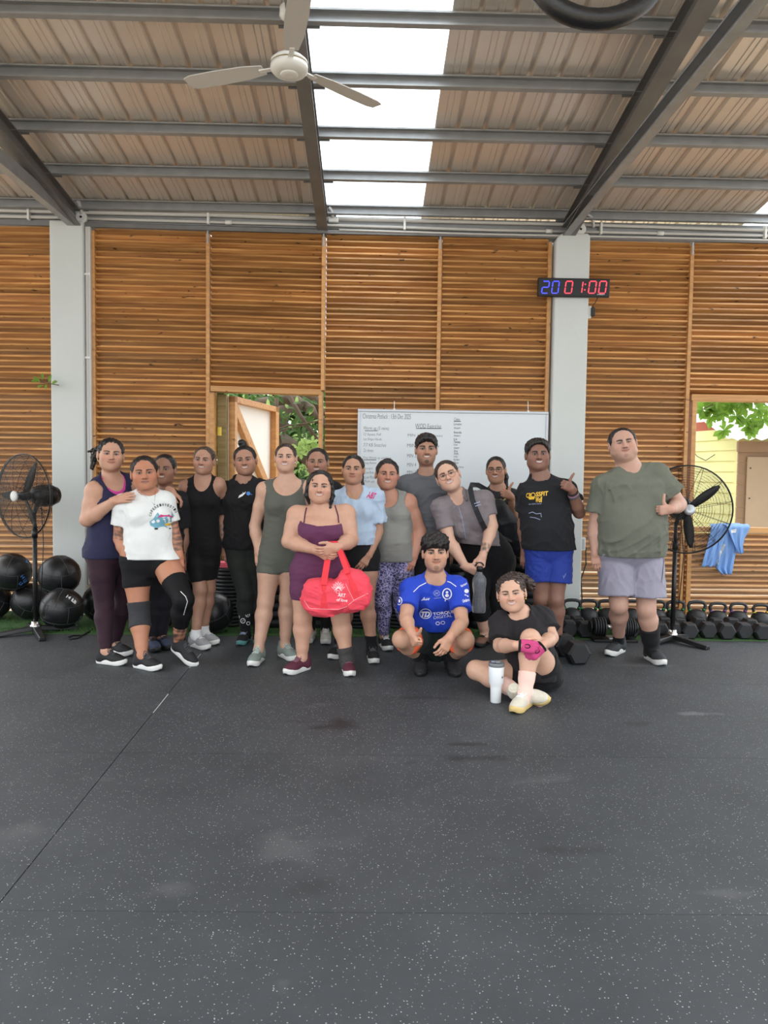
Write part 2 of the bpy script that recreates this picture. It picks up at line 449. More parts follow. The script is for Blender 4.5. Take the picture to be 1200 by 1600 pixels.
floor = empty('floor', (0, 0, 0), kind='structure', label='black speckled rubber gym flooring laid in mats')
seam_a, seam_b = on_floor(315, 1020), on_floor(0, 1410)
ys = [on_floor(450, 994).y, on_floor(450, 1178).y, on_floor(200, 1421).y]
step = (ys[1] - ys[2])
rows = [ys[0], ys[1] + step, ys[1], ys[2], ys[2] - step, ys[2] - 1.5 * step]
def seam_x(y):
    t = (y - seam_b.y) / (seam_a.y - seam_b.y)
    return seam_b.x + t * (seam_a.x - seam_b.x)
tilt = 0.012           # the mats run a little askew to the camera, as the wall does
for i in range(len(rows) - 1):
    y1, y0 = rows[i], rows[i + 1]
    for sx in (0, 1):
        g = 0.0022
        if sx == 0: xs = [(-7.0, -7.0), (seam_x(y0) - g, seam_x(y1) - g)]
        else: xs = [(seam_x(y0) + g, seam_x(y1) + g), (7.0, 7.0)]
        p = []
        for z in (-0.012, 0.0):
            for (x, y) in ((xs[0][0], y0 + 0.0012), (xs[1][0], y0 + 0.0012), (xs[1][1], y1 - 0.0012), (xs[0][1], y1 - 0.0012)):
                p.append((x, y + tilt * x * (1 if i else 1), z))
        MB().hexa(p).build('mat', M['mat'], floor)
MB().box((0, (rows[0] + rows[-1]) / 2, -0.016), (14.2, rows[0] - rows[-1] + 0.3, 0.006)).build('underlay', M['gap'], floor)
# chalk caught in the long joint
for (ya, yb) in ((5.66, 5.25), (4.62, 4.25)):
    MB().hexa([(seam_x(y) + dx, y, z) for z in (-0.01, 0.0008) for (y, dx) in ((yb, -0.002), (yb, 0.0022), (ya, 0.0022), (ya, -0.002))]).build('chalk_line', M['chalk'], floor)
MB().box((0, 0, -0.06), (60, 60, 0.06)).build('ground', M['ground'], None, kind='structure', label='sandy yard around and behind the gym')

# turf strip along the wall
M['turf'] = mat('green_turf', srgb(58, 92, 44), 0.85, noise=0.3, nscale=60)
def turf_v(u):          # where the front mats stop
    v = 0.85
    for _ in range(4):
        p = WP(u, v, 0); v += (p.y - (rows[0] + tilt * p.x + 0.001)) / 1.0
    return v
turf = empty('turf_strip', WP(0, 0.45, 0), label='green artificial turf strip along the foot of the slatted wall', kind='structure')
MB().hexa([WP(u, v, z) for z in (-0.012, 0.004) for (u, v) in ((-4.6, turf_v(-4.6)), (4.8, turf_v(4.8)), (4.8, -0.1), (-4.6, -0.1))]).build('turf_base', M['turf'], turf)
nb = 16000
bu = rng.uniform(-4.5, 4.7, nb); bv = np.where(rng.rand(nb) < 0.45, rng.uniform(0.70, 0.84, nb), rng.uniform(0.0, 0.85, nb))
ang = rng.uniform(0, 2 * PI, nb); hh = rng.uniform(0.014, 0.032, nb); ln = rng.uniform(-0.012, 0.012, (nb, 2))
base = np.array(WO)[None] + bu[:, None] * np.array(WU)[None] + bv[:, None] * np.array(WN)[None]
base[:, 2] = 0.002
w = 0.0022
dx = np.stack([np.cos(ang) * w, np.sin(ang) * w, 0 * ang], 1)
tip = base + np.stack([ln[:, 0], ln[:, 1], hh], 1)
vv = np.stack([base - dx, base + dx, tip], 1).reshape(-1, 3) - np.array(wloc(turf))[None]
o = link('turf_blades', np_mesh('turf_blades', vv, np.arange(nb * 3).reshape(-1, 3)), M['turf'], turf); o['kind'] = 'stuff'

# ------------------------------------------------------------------ slatted wall: every louvre panel a thing, every slat a part
def ytop(px):
    return np.interp(px, [0, 500, 1200], [353, 367, 383])
slat_me = MB().box((0.5, 0, 0), (1, 0.130, 0.019)).mesh('slat')
PITCH_S = 0.0530
def slats(parent, u0, u1, z0a, z0b, z1a, z1b, v=-0.065):
    """z0 bottom, z1 top at the two ends a (left) and b (right)"""
    n = max(2, int(round(((z1a + z1b) - (z0a + z0b)) / 2 / PITCH_S)))
    off = wloc(parent)
    for i in range(n):
        t = (i + 0.5) / n
        jit = random.uniform(-0.003, 0.003)
        za = z0a + (z1a - z0a) * t + jit; zb = z0b + (z1b - z0b) * t + jit + random.uniform(-0.002, 0.002)
        a = WP(u0, v, za); b = WP(u1, v, zb)
        d = b - a
        o = bpy.data.objects.new('slat', slat_me); COL.objects.link(o)
        o.parent = parent
        X = d.normalized(); Yv = (-WN - X * (-WN).dot(X)).normalized(); Z = X.cross(Yv)
        Rm = Matrix((X, Yv, Z)).transposed()
        tilt_s = R(-22 + random.uniform(-2, 2))
        Rm = Rm @ Matrix.Rotation(tilt_s, 3, 'X')
        o.matrix_parent_inverse = Matrix.Identity(4)
        o.rotation_euler = Rm.to_euler(); o.location = a - off; o.scale = (d.length, 1, 1)
slat_me.materials.append(M['slat'])
def post(parent, u, w, z0, z1, v0=-0.14, v1=0.012, name='post'):
    return MB().hexa([WP(uu, vv, z) for z in (z0, z1) for (uu, vv) in ((u - w / 2, v1), (u + w / 2, v1), (u + w / 2, v0), (u - w / 2, v0))]).build(name, M['post'], parent, bevel=0.002)
def rail(parent, u0, u1, za, zb, h, v0=-0.13, v1=0.014, name='rail'):
    return MB().hexa([WP(uu, vv, (za if uu == u0 else zb) + dz) for dz in (-h / 2, h / 2) for (uu, vv) in ((u0, v1), (u1, v1), (u1, v0), (u0, v0))]).build(name, M['post'], parent, bevel=0.002)
def U(px, py): return wall_uz(px, py)[0]
def Z(px, py): return wall_uz(px, py)[1]
def panel(name, pxa, pxb, label, zb=None, zt=None, pw=0.036, posts='lr', bracket=False):
    u0, u1 = U(pxa, 500), U(pxb, 500)
    za0, zb0 = (0.03, 0.03) if zb is None else zb
    za1, zb1 = (Z(pxa, ytop(pxa)), Z(pxb, ytop(pxb))) if zt is None else zt
    e = empty(name, WP((u0 + u1) / 2, 0, min(za0, zb0)), label=label, cat='wall panel', group='slatted timber panels of the back wall')
    slats(e, u0, u1, za0, zb0, za1, zb1)
    if 'l' in posts: post(e, u0 - pw / 2, pw, za0, za1 - 0.02)
    if 'r' in posts: post(e, u1 + pw / 2, pw, zb0, zb1 - 0.02)
    if bracket:
        MB().box(WP(u1 + pw / 2, 0.016, zb1 - 0.055), (0.014, 0.006, 0.12)).build('bracket', M['alu'], e)
    return e
panel('slat_panel', -70, 83, 'slatted timber panel left of the left pillar, behind the left pedestal fan', posts='')
panel('slat_panel', 149, 322, 'slatted timber panel between the left pillar and the door opening', bracket=True)
P2 = panel('slat_panel', 329, 502, 'short slatted timber panel above the open doorway', zb=(Z(329, 604), Z(502, 610)), posts='r', bracket=True)
rail(P2, U(329, 608), U(502, 612), Z(329, 607), Z(502, 613), 0.055, name='lintel')
panel('slat_panel', 509, 683, 'slatted timber panel just right of the doorway, behind the left half of the whiteboard', posts='r', bracket=True)
panel('slat_panel', 690, 854, 'slatted timber panel behind the right half of the whiteboard, beside the right pillar', posts='r')
panel('slat_panel', 917, 1075, 'slatted timber panel between the right pillar and the right pedestal fan', posts='r', bracket=True)
P6 = panel('slat_panel', 1082, 1290, 'short slatted timber panel above the open window', zb=(Z(1082, 616), Z(1290, 620)), posts='')
rail(P6, U(1080, 620), U(1290, 620), Z(1082, 621), Z(1290, 624), 0.062, name='lintel')
P7 = panel('slat_panel', 1084, 1290, 'low slatted timber panel under the window where the blue shirt hangs', zt=(Z(1084, 834), Z(1290, 835)), posts='')
rail(P7, U(1080, 826), U(1290, 826), Z(1080, 827), Z(1290, 830), 0.05, v0=-0.09, v1=0.03, name='sill')
post(P7, U(1081, 700) + 0.010, 0.044, 0.03, Z(1081, 620), name='jamb')
# open window and doorway: their frames
win = empty('window_1', WP(U(1090, 720), 0, Z(1090, 825)), kind='structure', label='unglazed window opening with a view of the yellow house')
post(win, U(1290, 720), 0.05, Z(1290, 825), Z(1290, 620), name='window_frame')

door = empty('door_1', WP(U(415, 800), 0, 0), kind='structure', label='open doorway with a braced white timber door swung outwards')
post(door, U(331, 620), 0.042, 0.0, Z(331, 612), name='jamb')
post(door, U(501, 620), 0.036, 0.0, Z(501, 612), name='jamb')
a = at_y(340, 618, 7.34); b2 = at_y(354, 618, 7.34)
MB().box(((a.x + b2.x) / 2, 7.37, 1.09), (b2.x - a.x, 0.09, 2.18)).build('weathered_post', M['oldwood'], door, bevel=0.003)
MB().box((a.x + 0.025, 7.318, at_y(345, 674, 7.3).z), (0.04, 0.006, 0.085)).build('hinge', M['brass'], door)
for zz in (0.35,): MB().box((a.x + 0.025, 7.318, zz), (0.04, 0.006, 0.085)).build('hinge', M['brass'], door)
# the leaf: frame of battens, brace and white sheet
L0 = at_y(357, 700, 7.40); L1 = at_y(427, 700, 8.62)
dl = Vector((L1.x - L0.x, L1.y - L0.y, 0)); lw = dl.length; dl.normalize(); dn = Vector((dl.y, -dl.x, 0))
lz0, lz1 = 0.05, at_y(357, 619, 7.40).z
def leaf_pt(s, d, z): return Vector((L0.x, L0.y, 0)) + dl * s + dn * d + Vector((0, 0, z))
def batten(s0, s1, z0, z1, d0=0.0, d1=0.07, name='batten'):
    return MB().hexa([leaf_pt(s, d, z) for z in (z0, z1) for (s, d) in ((s0, d1), (s1, d1), (s1, d0), (s0, d0))]).build(name, M['post'], door, bevel=0.002)
MB().hexa([leaf_pt(s, d, z) for z in (lz0, lz1) for (s, d) in ((0, 0), (lw, 0), (lw, -0.012), (0, -0.012))]).build('door_sheet', M['offwhite'], door)
batten(0, 0.06, lz0, lz1); batten(lw - 0.10, lw, lz0, lz1); batten(0, lw, lz1 - 0.06, lz1); batten(0, lw, lz0, lz0 + 0.07); batten(0, lw, 1.05, 1.12)
for (sa, za, sb, zb_) in ((0.08, lz1 - 0.07, lw - 0.12, 1.10), (0.08, 1.04, lw - 0.12, 0.13)):
    hz = 0.07
    MB().hexa([leaf_pt(s, d, z) for (dz) in (-hz, hz) for (s, d, z) in ((sa, 0.06, za + dz - 0.06), (sb, 0.06, zb_ + dz), (sb, 0.0, zb_ + dz), (sa, 0.0, za + dz - 0.06))]).build('brace', M['post'], door, bevel=0.002)
pb = leaf_pt(lw - 0.03, 0.10, 1.42)
MB().tube([leaf_pt(lw - 0.03, 0.07, 1.55), pb + Vector((0, 0, 0.1)), leaf_pt(lw - 0.03, 0.07, 1.45)], 0.008, 8).build('door_handle', M['black_metal'], door)

# ------------------------------------------------------------------ pillars
def pillar(pxa, pxb, ytop_px, label, rounded, prot=0.07):
    u0, u1 = U(pxa, 500), U(pxb, 500)
    zt = Z((pxa + pxb) / 2, ytop_px)
    e = empty('pillar', WP((u0 + u1) / 2, 0, 0), kind='structure', label=label)
    mb = MB()
    if rounded:
        r = 0.10
        prof = [(u0, -0.02)] + [(u0, zt - r)] + [(u0 + r - r * math.cos(t), zt - r + r * math.sin(t)) for t in np.linspace(0.2, PI / 2, 7)] + [(u1 - 0.02, zt - 0.005), (u1, zt - 0.03), (u1, -0.02)]
    else:
        prof = [(u0, -0.02), (u0, zt), (u1, zt), (u1, -0.02)]
    n = len(prof)
    vs = [WP(u, prot, z) for u, z in prof] + [WP(u, -0.25, z) for u, z in prof]
    mb.add(vs, [tuple(range(n)), tuple(range(2 * n - 1, n - 1, -1))] + [(i, i + n, (i + 1) % n + n, (i + 1) % n) for i in range(n)])
    mb.build('shaft', M['pillar'], e, bevel=0.012, seg=2)
    return e, u0, u1, zt
PL, pl0, pl1, plz = pillar(83, 135, 348, 'pale grey painted pillar on the left beside the cable ducts', False)
PR, pr0, pr1, prz = pillar(863, 916, 367, 'pale grey painted pillar on the right carrying the digital timer', True)

# ------------------------------------------------------------------ eave beam, pipes, boxes: parts of the back wall
wall = empty('wall_back', WP(0, 0, 0), kind='structure', label='back wall with its steel eave beam, pipes and junction boxes')
def bz(px, tab): return float(np.interp(px, tab[0], tab[1]))
TOP = ([-300, 0, 500, 1200, 1500], [313, 322.5, 338, 353, 359]); BOT = ([-300, 0, 500, 1200, 1500], [344, 352, 366, 381, 387])
px_list = [-300, -100, 120, 330, 500, 700, 900, 1100, 1300, 1500]
def beam_strip(name, off_t, off_b, v0, v1, m):
    mb = MB()
    for a_, b_ in zip(px_list[:-1], px_list[1:]):
        pts = []
        for zi in (1, 0):
            for (pp, vv) in ((a_, v1), (b_, v1), (b_, v0), (a_, v0)):
                y = bz(pp, TOP) + off_t if zi == 0 else bz(pp, BOT) + off_b
                u, z = wall_uz(pp, y); pts.append(WP(u, vv, z))
        mb.hexa(pts)
    return mb.build(name, m, wall)
beam_strip('eave_beam', 0, -9, -0.12, 0.0, M['galv'])
beam_strip('eave_beam_lip', 22, 0, -0.12, 0.03, M['galv_dark'])
def pipe(pts, r, name='conduit', m='pvc'):
    return MB().tube([WP(*wall_uz(px, py)[:1], v, wall_uz(px, py)[1]) for px, py, v in pts], r, 8).build(name, M[m], wall)
def run(x0, x1, f, v, r):
    return pipe([(x, f(x), v) for x in np.linspace(x0, x1, 12)], r)
up = lambda x: bz(x, ([-60, 0, 350, 520, 900, 1200, 1300], [328, 330.5, 338, 344, 352.5, 362, 365]))
mid = lambda x: bz(x, ([-60, 0, 120, 145, 500, 760, 900, 1200, 1300], [338, 339.5, 342, 343.5, 353, 361, 363.5, 370, 373]))
run(-60, 515, up, 0.03, 0.020); run(515, 912, up, 0.03, 0.017); run(912, 1290, up, 0.03, 0.016)
run(-60, 122, mid, 0.028, 0.016); run(138, 900, mid, 0.028, 0.014); run(912, 1290, mid, 0.028, 0.014)
run(530, 1290, lambda x: mid(x) + 7.0, 0.034, 0.010)
for px in (48, 327, 632, 937, 1192):
    u, z = wall_uz(px, (up(px) + mid(px)) / 2)
    MB().box(WP(u, 0.036, z), (0.022, 0.05, 0.12)).build('pipe_clip', M['white'], wall, bevel=0.003)
for px in (358, 857, 1030):
    u, z = wall_uz(px, mid(px)); uu = 0.03
    MB().tube([WP(u - uu, 0.028, z), WP(u + uu, 0.028, z)], 0.021, 8).build('coupling', M['white'], wall)
for px, py in ((130, 342), (905, 361)):
    u, z = wall_uz(px, py)
    Mr = Matrix((WU, Vector((0, 0, 1)), WN)).transposed()
    MB().lathe([(0.048, 0), (0.052, 0.01), (0.052, 0.05), (0.046, 0.056)], WP(u, 0.005, z), Mr, 16).build('junction_box', M['white'], wall)
    MB().lathe([(0.012, 0), (0.010, 0.004)], WP(u, 0.061, z), Mr, 10).build('knockout', M['black'], wall)
u, z = wall_uz(521, 346)
MB().box(WP(u, 0.03, z), (0.10, 0.06, 0.05)).build('junction_box', M['white'], wall, bevel=0.01, seg=2)
def elbow(px0, py0, px1, py1, depth, r=0.017, bend=0.5):
    u, z = wall_uz(px0, py0); u1_, z1_ = wall_uz(px1, py1)
    p0 = WP(u, 0.05, z); p1 = WP(u, 0.06, z + 0.8 * (z1_ - z)); p2 = WP(u1_ * 0.5 + u * 0.5, 0.08, z1_); p3 = WP(u1_, 0.09, z1_ + 0.004)
    pts = []
    for t in np.linspace(0, 1, 9):
        pts.append(((1 - t) ** 3) * p0 + 3 * t * (1 - t) ** 2 * p1 + 3 * t * t * (1 - t) * p2 + t ** 3 * p3)
    MB().tube(pts, r, 8).build('conduit_bend', M['pvc'], wall)
elbow(131, 338, 97, 303, 0.1, 0.019); elbow(520, 344, 514, 330, 0.1, 0.017); elbow(925, 358, 912, 341, 0.1, 0.014)
# ducts running down beside the left pillar
for px, w_ in ((137.5, 0.026), (141.5, 0.022)):
    u, z = wall_uz(px, 356)
    MB().box(WP(u, 0.02, z / 2 + 0.15), (w_, 0.04, z - 0.3)).build('cable_duct', M['pvc'], wall, bevel=0.003)
for py in (430, 560):
    u, z = wall_uz(139, py); MB().box(WP(u, 0.044, z), (0.06, 0.012, 0.02)).build('duct_clip', M['white'], wall)
# sockets on the pillar
u, z = wall_uz(917, 488, 0.02)
so = empty('socket_box', WP(pr1 + 0.012, 0.03, z), label='white socket with a black adapter on the right pillar below the timer', cat='socket')
MB().box(WP(pr1 + 0.014, 0.02, z), (0.05, 0.03, 0.12)).build('faceplate', M['white'], so, bevel=0.004)
MB().box(WP(pr1 + 0.05, 0.03, z), (0.035, 0.06, 0.085)).build('adapter', M['black'], so, bevel=0.005)
t0 = WP(*wall_uz(935, 464, 0.1)[:1], 0.09, wall_uz(935, 464, 0.1)[1])
MB().tube([t0, t0 + Vector((-0.03, 0, -0.06)), WP(pr1 + 0.05, 0.05, z + 0.07), WP(pr1 + 0.05, 0.04, z + 0.03)], 0.004, 6).build('cord', M['black'], so)
u, z = wall_uz(906, 850, 0.04)
s2 = empty('switch_box', WP(pr1 + 0.01, 0.02, z), label='grey electrical box low on the right pillar with a hanging cord', cat='socket')
MB().box(WP(pr1 + 0.015, 0.01, z), (0.06, 0.05, 0.13)).build('faceplate', M['white'], s2, bevel=0.004)
MB().box(WP(pr1 + 0.012, 0.038, z), (0.042, 0.01, 0.10)).build('cover', M['alu'], s2, bevel=0.003)
MB().tube([WP(pr1 + 0.05, 0.02, z - 0.03), WP(pr1 + 0.055, 0.03, z - 0.2), WP(pr1 + 0.01, 0.03, z - 0.35), WP(pr1 + 0.025, 0.03, z - 0.55), WP(pr1 + 0.005, 0.03, z - 0.78)], 0.006, 6).build('cord', M['black'], s2)

# ------------------------------------------------------------------ roof
RS = 0.139                                             # fall of the roof towards the wall
zw = on_wall(600, 331, -0.05).z                        # sheet height over the wall
ROOFV = -0.05
def roof_p(px, py, dz=0.0):
    """where a line of sight meets the roof sheet lowered by dz -> (u, v, z)"""
    d = ray(px, py)
    # z = zw + dz' + RS * v ; v = (p-WO).WN
    o = CAMV - WO
    t = (zw - dz + RS * o.dot(WN) - CAMV.z) / (d.z - RS * d.dot(WN))
    p = CAMV + d * t
    return (p - WO).dot(WU), (p - WO).dot(WN), p.z
def RP(u, v, dz=0.0): return WP(u, v, zw + RS * v - dz)
roof = empty('ceiling', WP(0, 0, zw), kind='structure', label='lean-to roof of ribbed metal sheets on steel purlins and rafters')
VEND = 8.6
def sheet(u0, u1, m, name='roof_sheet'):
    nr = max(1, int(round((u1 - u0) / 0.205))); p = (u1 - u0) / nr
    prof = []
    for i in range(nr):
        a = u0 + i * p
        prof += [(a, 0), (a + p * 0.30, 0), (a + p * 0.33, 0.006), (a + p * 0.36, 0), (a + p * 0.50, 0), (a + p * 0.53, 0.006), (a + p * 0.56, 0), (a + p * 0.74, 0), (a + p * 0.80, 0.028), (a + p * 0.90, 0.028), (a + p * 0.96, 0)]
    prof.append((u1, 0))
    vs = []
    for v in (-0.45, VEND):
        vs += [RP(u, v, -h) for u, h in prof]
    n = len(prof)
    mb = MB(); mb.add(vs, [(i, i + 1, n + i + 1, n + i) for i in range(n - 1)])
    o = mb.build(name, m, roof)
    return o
def skylight_mat():
    m = bpy.data.materials.new('translucent_sheet'); m.use_nodes = True
    nt = m.node_tree; nt.nodes.clear()
    out = nt.nodes.new('ShaderNodeOutputMaterial'); tr = nt.nodes.new('ShaderNodeBsdfTranslucent'); tr.inputs[0].default_value = (0.93, 0.97, 0.98, 1)
    gl = nt.nodes.new('ShaderNodeBsdfTransparent'); gl.inputs[0].default_value = (0.9, 0.95, 0.96, 1)
    mx = nt.nodes.new('ShaderNodeMixShader'); mx.inputs[0].default_value = 0.25
    nt.links.new(tr.outputs[0], mx.inputs[1]); nt.links.new(gl.outputs[0], mx.inputs[2]); nt.links.new(mx.outputs[0], out.inputs[0])
    return m
M['skylight'] = skylight_mat()
s0 = roof_p(508, 300)[0]; s1 = roof_p(664, 300)[0]
s2_ = roof_p(1168, 345)[0]
uu = s0
edges_l = [s0 - 1.025 * k for k in range(0, 7)]
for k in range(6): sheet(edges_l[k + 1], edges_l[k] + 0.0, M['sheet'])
sheet(s0, s1, M['skylight'], 'skylight_sheet')
nR = 3; wR = (s2_ - s1) / nR
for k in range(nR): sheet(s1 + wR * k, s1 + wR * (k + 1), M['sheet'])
sheet(s2_, s2_ + 1.0, M['skylight'], 'skylight_sheet')
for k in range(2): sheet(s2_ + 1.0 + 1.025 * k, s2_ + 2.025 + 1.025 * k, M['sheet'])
# purlins (C-section) across, at the rows seen in the photo and on towards the camera
pv = [roof_p(600, y, 0.06)[1] for y in (333, 280, 214, 132, 36)]
stp = pv[4] - pv[3]
pv += [pv[4] + stp * k for k in range(1, 5)]
def cbeam(a, b, h, w, t, m, name, up=Vector((0, 0, 1)), side=1):
    """C-channel from a to b (top edge), depth h, flange w, open to +side"""
    d = (b - a).normalized(); s = d.cross(up).normalized() * side; upv = s.cross(d).normalized() * side
    if upv.z < 0: upv = -upv
    pts = [(0, 0), (w, 0), (w, -0.012), (w - t, -0.012), (w - t, -t), (t, -t), (t, -h + t), (w - t, -h + t), (w - t, -h + 0.012), (w, -h + 0.012), (w, -h), (0, -h)]
    vs = [e + s * x + upv * z for e in (a, b) for x, z in pts]
    n = len(pts)
    fs = [(i, (i + 1) % n, n + (i + 1) % n, n + i) for i in range(n)] + [(0, 1, 2, 3), (0, 3, 4, 5), (0, 5, 6, 11), (11, 6, 7, 10), (10, 7, 8, 9)]
    return MB().add(vs, fs).build(name, m, roof)
cuts = [-5.6, roof_p(112, 325, 0.1)[0], roof_p(503, 330, 0.1)[0], roof_p(893, 340, 0.1)[0], 6.0]
for v in pv:
    for a_, b_ in zip(cuts[:-1], cuts[1:]):
        cbeam(RP(a_, v, 0.0 + 0.004), RP(b_, v, 0.004), 0.085, 0.05, 0.004, M['galv'], 'purlin', side=1)
    for cu in cuts[1:-1]:
        MB().box(RP(cu, v - 0.012, 0.047), (0.26, 0.008, 0.10)).build('purlin_lap', M['galv_dark'], roof)
for k, cu in enumerate(cuts[1:-1]):
    sd = (-1, -1, 1)[k]
    cbeam(RP(cu, -0.03, 0.088), RP(cu, VEND - 0.1, 0.088), (0.15, 0.13, 0.15)[k], (0.06, 0.05, 0.06)[k], 0.006, M['galv_dark'], 'rafter', side=sd)
    cbeam(RP(cu, -0.03, 0.088), RP(cu, VEND - 0.1, 0.088), (0.15, 0.13, 0.15)[k], (0.06, 0.05, 0.06)[k], 0.006, M['galv_dark'], 'rafter', side=-sd)
    if k != 1:
        zt_ = zw - 0.12
        cbeam(WP(cu + 0.01, 0.0, zt_), WP(cu + 0.01, VEND - 0.1, zt_), 0.11, 0.07, 0.006, M['galv'], 'tie_beam', side=1)
# screws through the clear sheet, on each purlin
scr = MB()
for v in pv[:6]:
    for i in range(5):
        p = RP(s0 + (i + 0.5) * (s1 - s0) / 5, v - 0.055, 0.004)
        scr.box(p, (0.012, 0.012, 0.012))
o = scr.build('roof_screws', M['galv_dark'], roof); o['kind'] = 'stuff'

# ------------------------------------------------------------------ beyond the wall
M['yellow'] = mat('yellow_boards', srgb(222, 220, 156), 0.7, noise=0.05, nscale=4)
M['brown'] = mat('brown_boards', srgb(150, 124, 100), 0.85, noise=0.15, nscale=5)
M['ply'] = mat('plywood_sheet', srgb(176, 156, 132), 0.85, noise=0.1, nscale=4)
M['tin'] = mat('white_tin', srgb(226, 228, 230), 0.5, noise=0.06, nscale=3)
M['redwood'] = mat('red_fascia', srgb(170, 92, 70), 0.8)
YA = at_y(1040, 740, 12.2); YB = at_y(1150, 740, 10.6)
yd = Vector((YB.x - YA.x, YB.y - YA.y, 0)); yl = yd.length; yd.normalize(); yn = Vector((yd.y, -yd.x, 0))
def YP(s, d, z): return Vector((YA.x, YA.y, 0)) + yd * s + yn * d + Vector((0, 0, z))
yh = empty('yellow_house', YP(yl / 2, 0, 0), label='pale yellow boarded house wall seen through the window', cat='building')
ytopz = at_y(1150, 669, 10.6).z
bp_ = 0.155; nbd = int(ytopz / bp_) + 1
for i in range(nbd):
    z0 = ytopz - (i + 1) * bp_; z1 = ytopz - i * bp_
    if z1 < 0.02: break
    z0 = max(z0, 0.0)
    MB().hexa([YP(s, d, z) for (z, dd) in ((z0, 0.022), (z1, 0.004)) for (s, d) in ((0, dd), (yl, dd), (yl, -0.02), (0, -0.02))]).build('board', M['yellow'], yh)
MB().hexa([YP(s, d, z) for z in (ytopz - 0.02, ytopz + 0.14) for (s, d) in ((0, 0.0), (yl * 0.72, 0.0), (yl * 0.72, -0.05), (0, -0.05))]).build('fascia', M['redwood'], yh)
MB().hexa([YP(s, d, z) for (z, k) in ((0, 0), (ytopz, 0)) for (s, d) in ((yl, 0.03), (yl + 0.07, 0.03), (yl + 0.07, -1.2), (yl, -1.2))]).build('corner_board', M['yellow'], yh)
def wires(pts, name='cable'):
    return MB().tube([YP(s, d, z) for s, d, z in pts], 0.006, 5).build(name, M['black'], yh)
wz = lambda py: 1.42 + (740 - py) * 11.0 / 1150
wires([(0.35, 0.05, wz(670)), (0.62, 0.05, wz(688)), (0.85, 0.05, wz(706)), (1.05, 0.05, wz(713)), (1.25, 0.05, wz(704))])
wires([(0.35, 0.05, wz(680)), (0.52, 0.05, wz(690)), (0.66, 0.05, wz(702))])
SB = at_y(1153, 740, 10.3)
sh = empty('timber_shed', (SB.x + 0.6, 10.3, 0), label='weathered brown shed with a plywood door beyond the window', cat='building')
szt = at_y(1160, 690, 10.3).z
for i in range(14):
    z1 = szt - 0.14 - i * 0.155; z0 = z1 - 0.15
    if z1 < 0.05: break
    MB().box((SB.x + 0.9, 10.32, (z0 + z1) / 2), (1.8, 0.03, z1 - z0)).build('board', M['brown'], sh)
MB().box((SB.x + 0.9, 10.30, szt - 0.07), (1.84, 0.05, 0.15)).build('header', M['brown'], sh)
dxp = at_y(1167, 740, 10.28).x
MB().box((dxp + 0.55, 10.28, (szt - 0.21) / 2), (1.1, 0.03, szt - 0.21)).build('plywood_door', M['ply'], sh, bevel=0.004)
for k in range(5): MB().box((dxp + 0.04, 10.262, 0.3 + k * 0.42), (0.018, 0.006, 0.018)).build('nail_head', M['black'], sh)
# white corrugated roof edge over the shed
mb = MB(); n = 64; vs = []
x0r = at_y(1138, 690, 9.9).x
for yy, zz in ((9.9, at_y(1160, 686, 9.9).z), (11.4, at_y(1160, 686, 9.9).z + 0.55)):
    for i in range(n + 1):
        vs.append((x0r + 2.6 * i / n, yy, zz + 0.016 * math.sin(i * PI / 2 * 1.0)))
mb.add(vs, [(i, i + 1, n + 2 + i, n + 1 + i) for i in range(n)])
mb.build('tin_roof', M['tin'], sh)

# leaves
def leaf_mat(name, c):
    m = mat(name, c, 0.5, noise=0.35, nscale=3)
    nt = m.node_tree; b = nt.nodes['Principled BSDF']; out = nt.nodes['Material Output']
    tr = nt.nodes.new('ShaderNodeBsdfTranslucent'); tr.inputs[0].default_value = [min(1, q * 1.5) for q in c[:3]] + [1]
    mx = nt.nodes.new('ShaderNodeMixShader'); mx.inputs[0].default_value = 0.45
    nt.links.new(b.outputs[0], mx.inputs[1]); nt.links.new(tr.outputs[0], mx.inputs[2]); nt.links.new(mx.outputs[0], out.inputs[0])
    return m
M['leaf'] = leaf_mat('green_leaf', srgb(112, 150, 56)); M['leaf_dark'] = leaf_mat('dark_leaf', srgb(66, 96, 40)); M['leaf_light'] = leaf_mat('young_leaf', srgb(158, 186, 112))
M['bark'] = mat('tree_bark', srgb(92, 78, 66), 0.9, noise=0.35, nscale=14, bump=0.6, bscale=30)
def leaf_cloud(pts_dirs, ln, wd):
    """each leaf: six-sided blade folded on its midrib"""
    V = []; F = []
    for (p, d, up) in pts_dirs:
        d = d.normalized(); s = d.cross(up)
        if s.length < 1e-4: s = Vector((1, 0, 0))
        s.normalize(); nn = s.cross(d)
        k = random.uniform(0.75, 1.2); l = ln * k; w_ = wd * k
        b = len(V)
        V += [p, p + d * l * 0.35 + s * w_ * 0.42 + nn * w_ * 0.12, p + d * l * 0.72 + s * w_ * 0.5 + nn * w_ * 0.12, p + d * l - nn * l * 0.1,
              p + d * l * 0.72 - s * w_ * 0.5 + nn * w_ * 0.12, p + d * l * 0.35 - s * w_ * 0.42 + nn * w_ * 0.12, p + d * l * 0.5]
        F += [(b, b + 1, b + 6), (b + 1, b + 2, b + 6), (b + 2, b + 3, b + 6), (b + 3, b + 4, b + 6), (b + 4, b + 5, b + 6), (b + 5, b, b + 6)]
    return V, F
def rv(s=1.0): return Vector((random.uniform(-s, s), random.uniform(-s, s), random.uniform(-s, s)))
def leaves_obj(name, lst, ln, wd, m, parent):
    V, F = leaf_cloud(lst, ln, wd)
    off = wloc(parent)
    o = link(name, np_mesh(name, [tuple(p - off) for p in V], F), m, parent); o['kind'] = 'stuff'
    return o
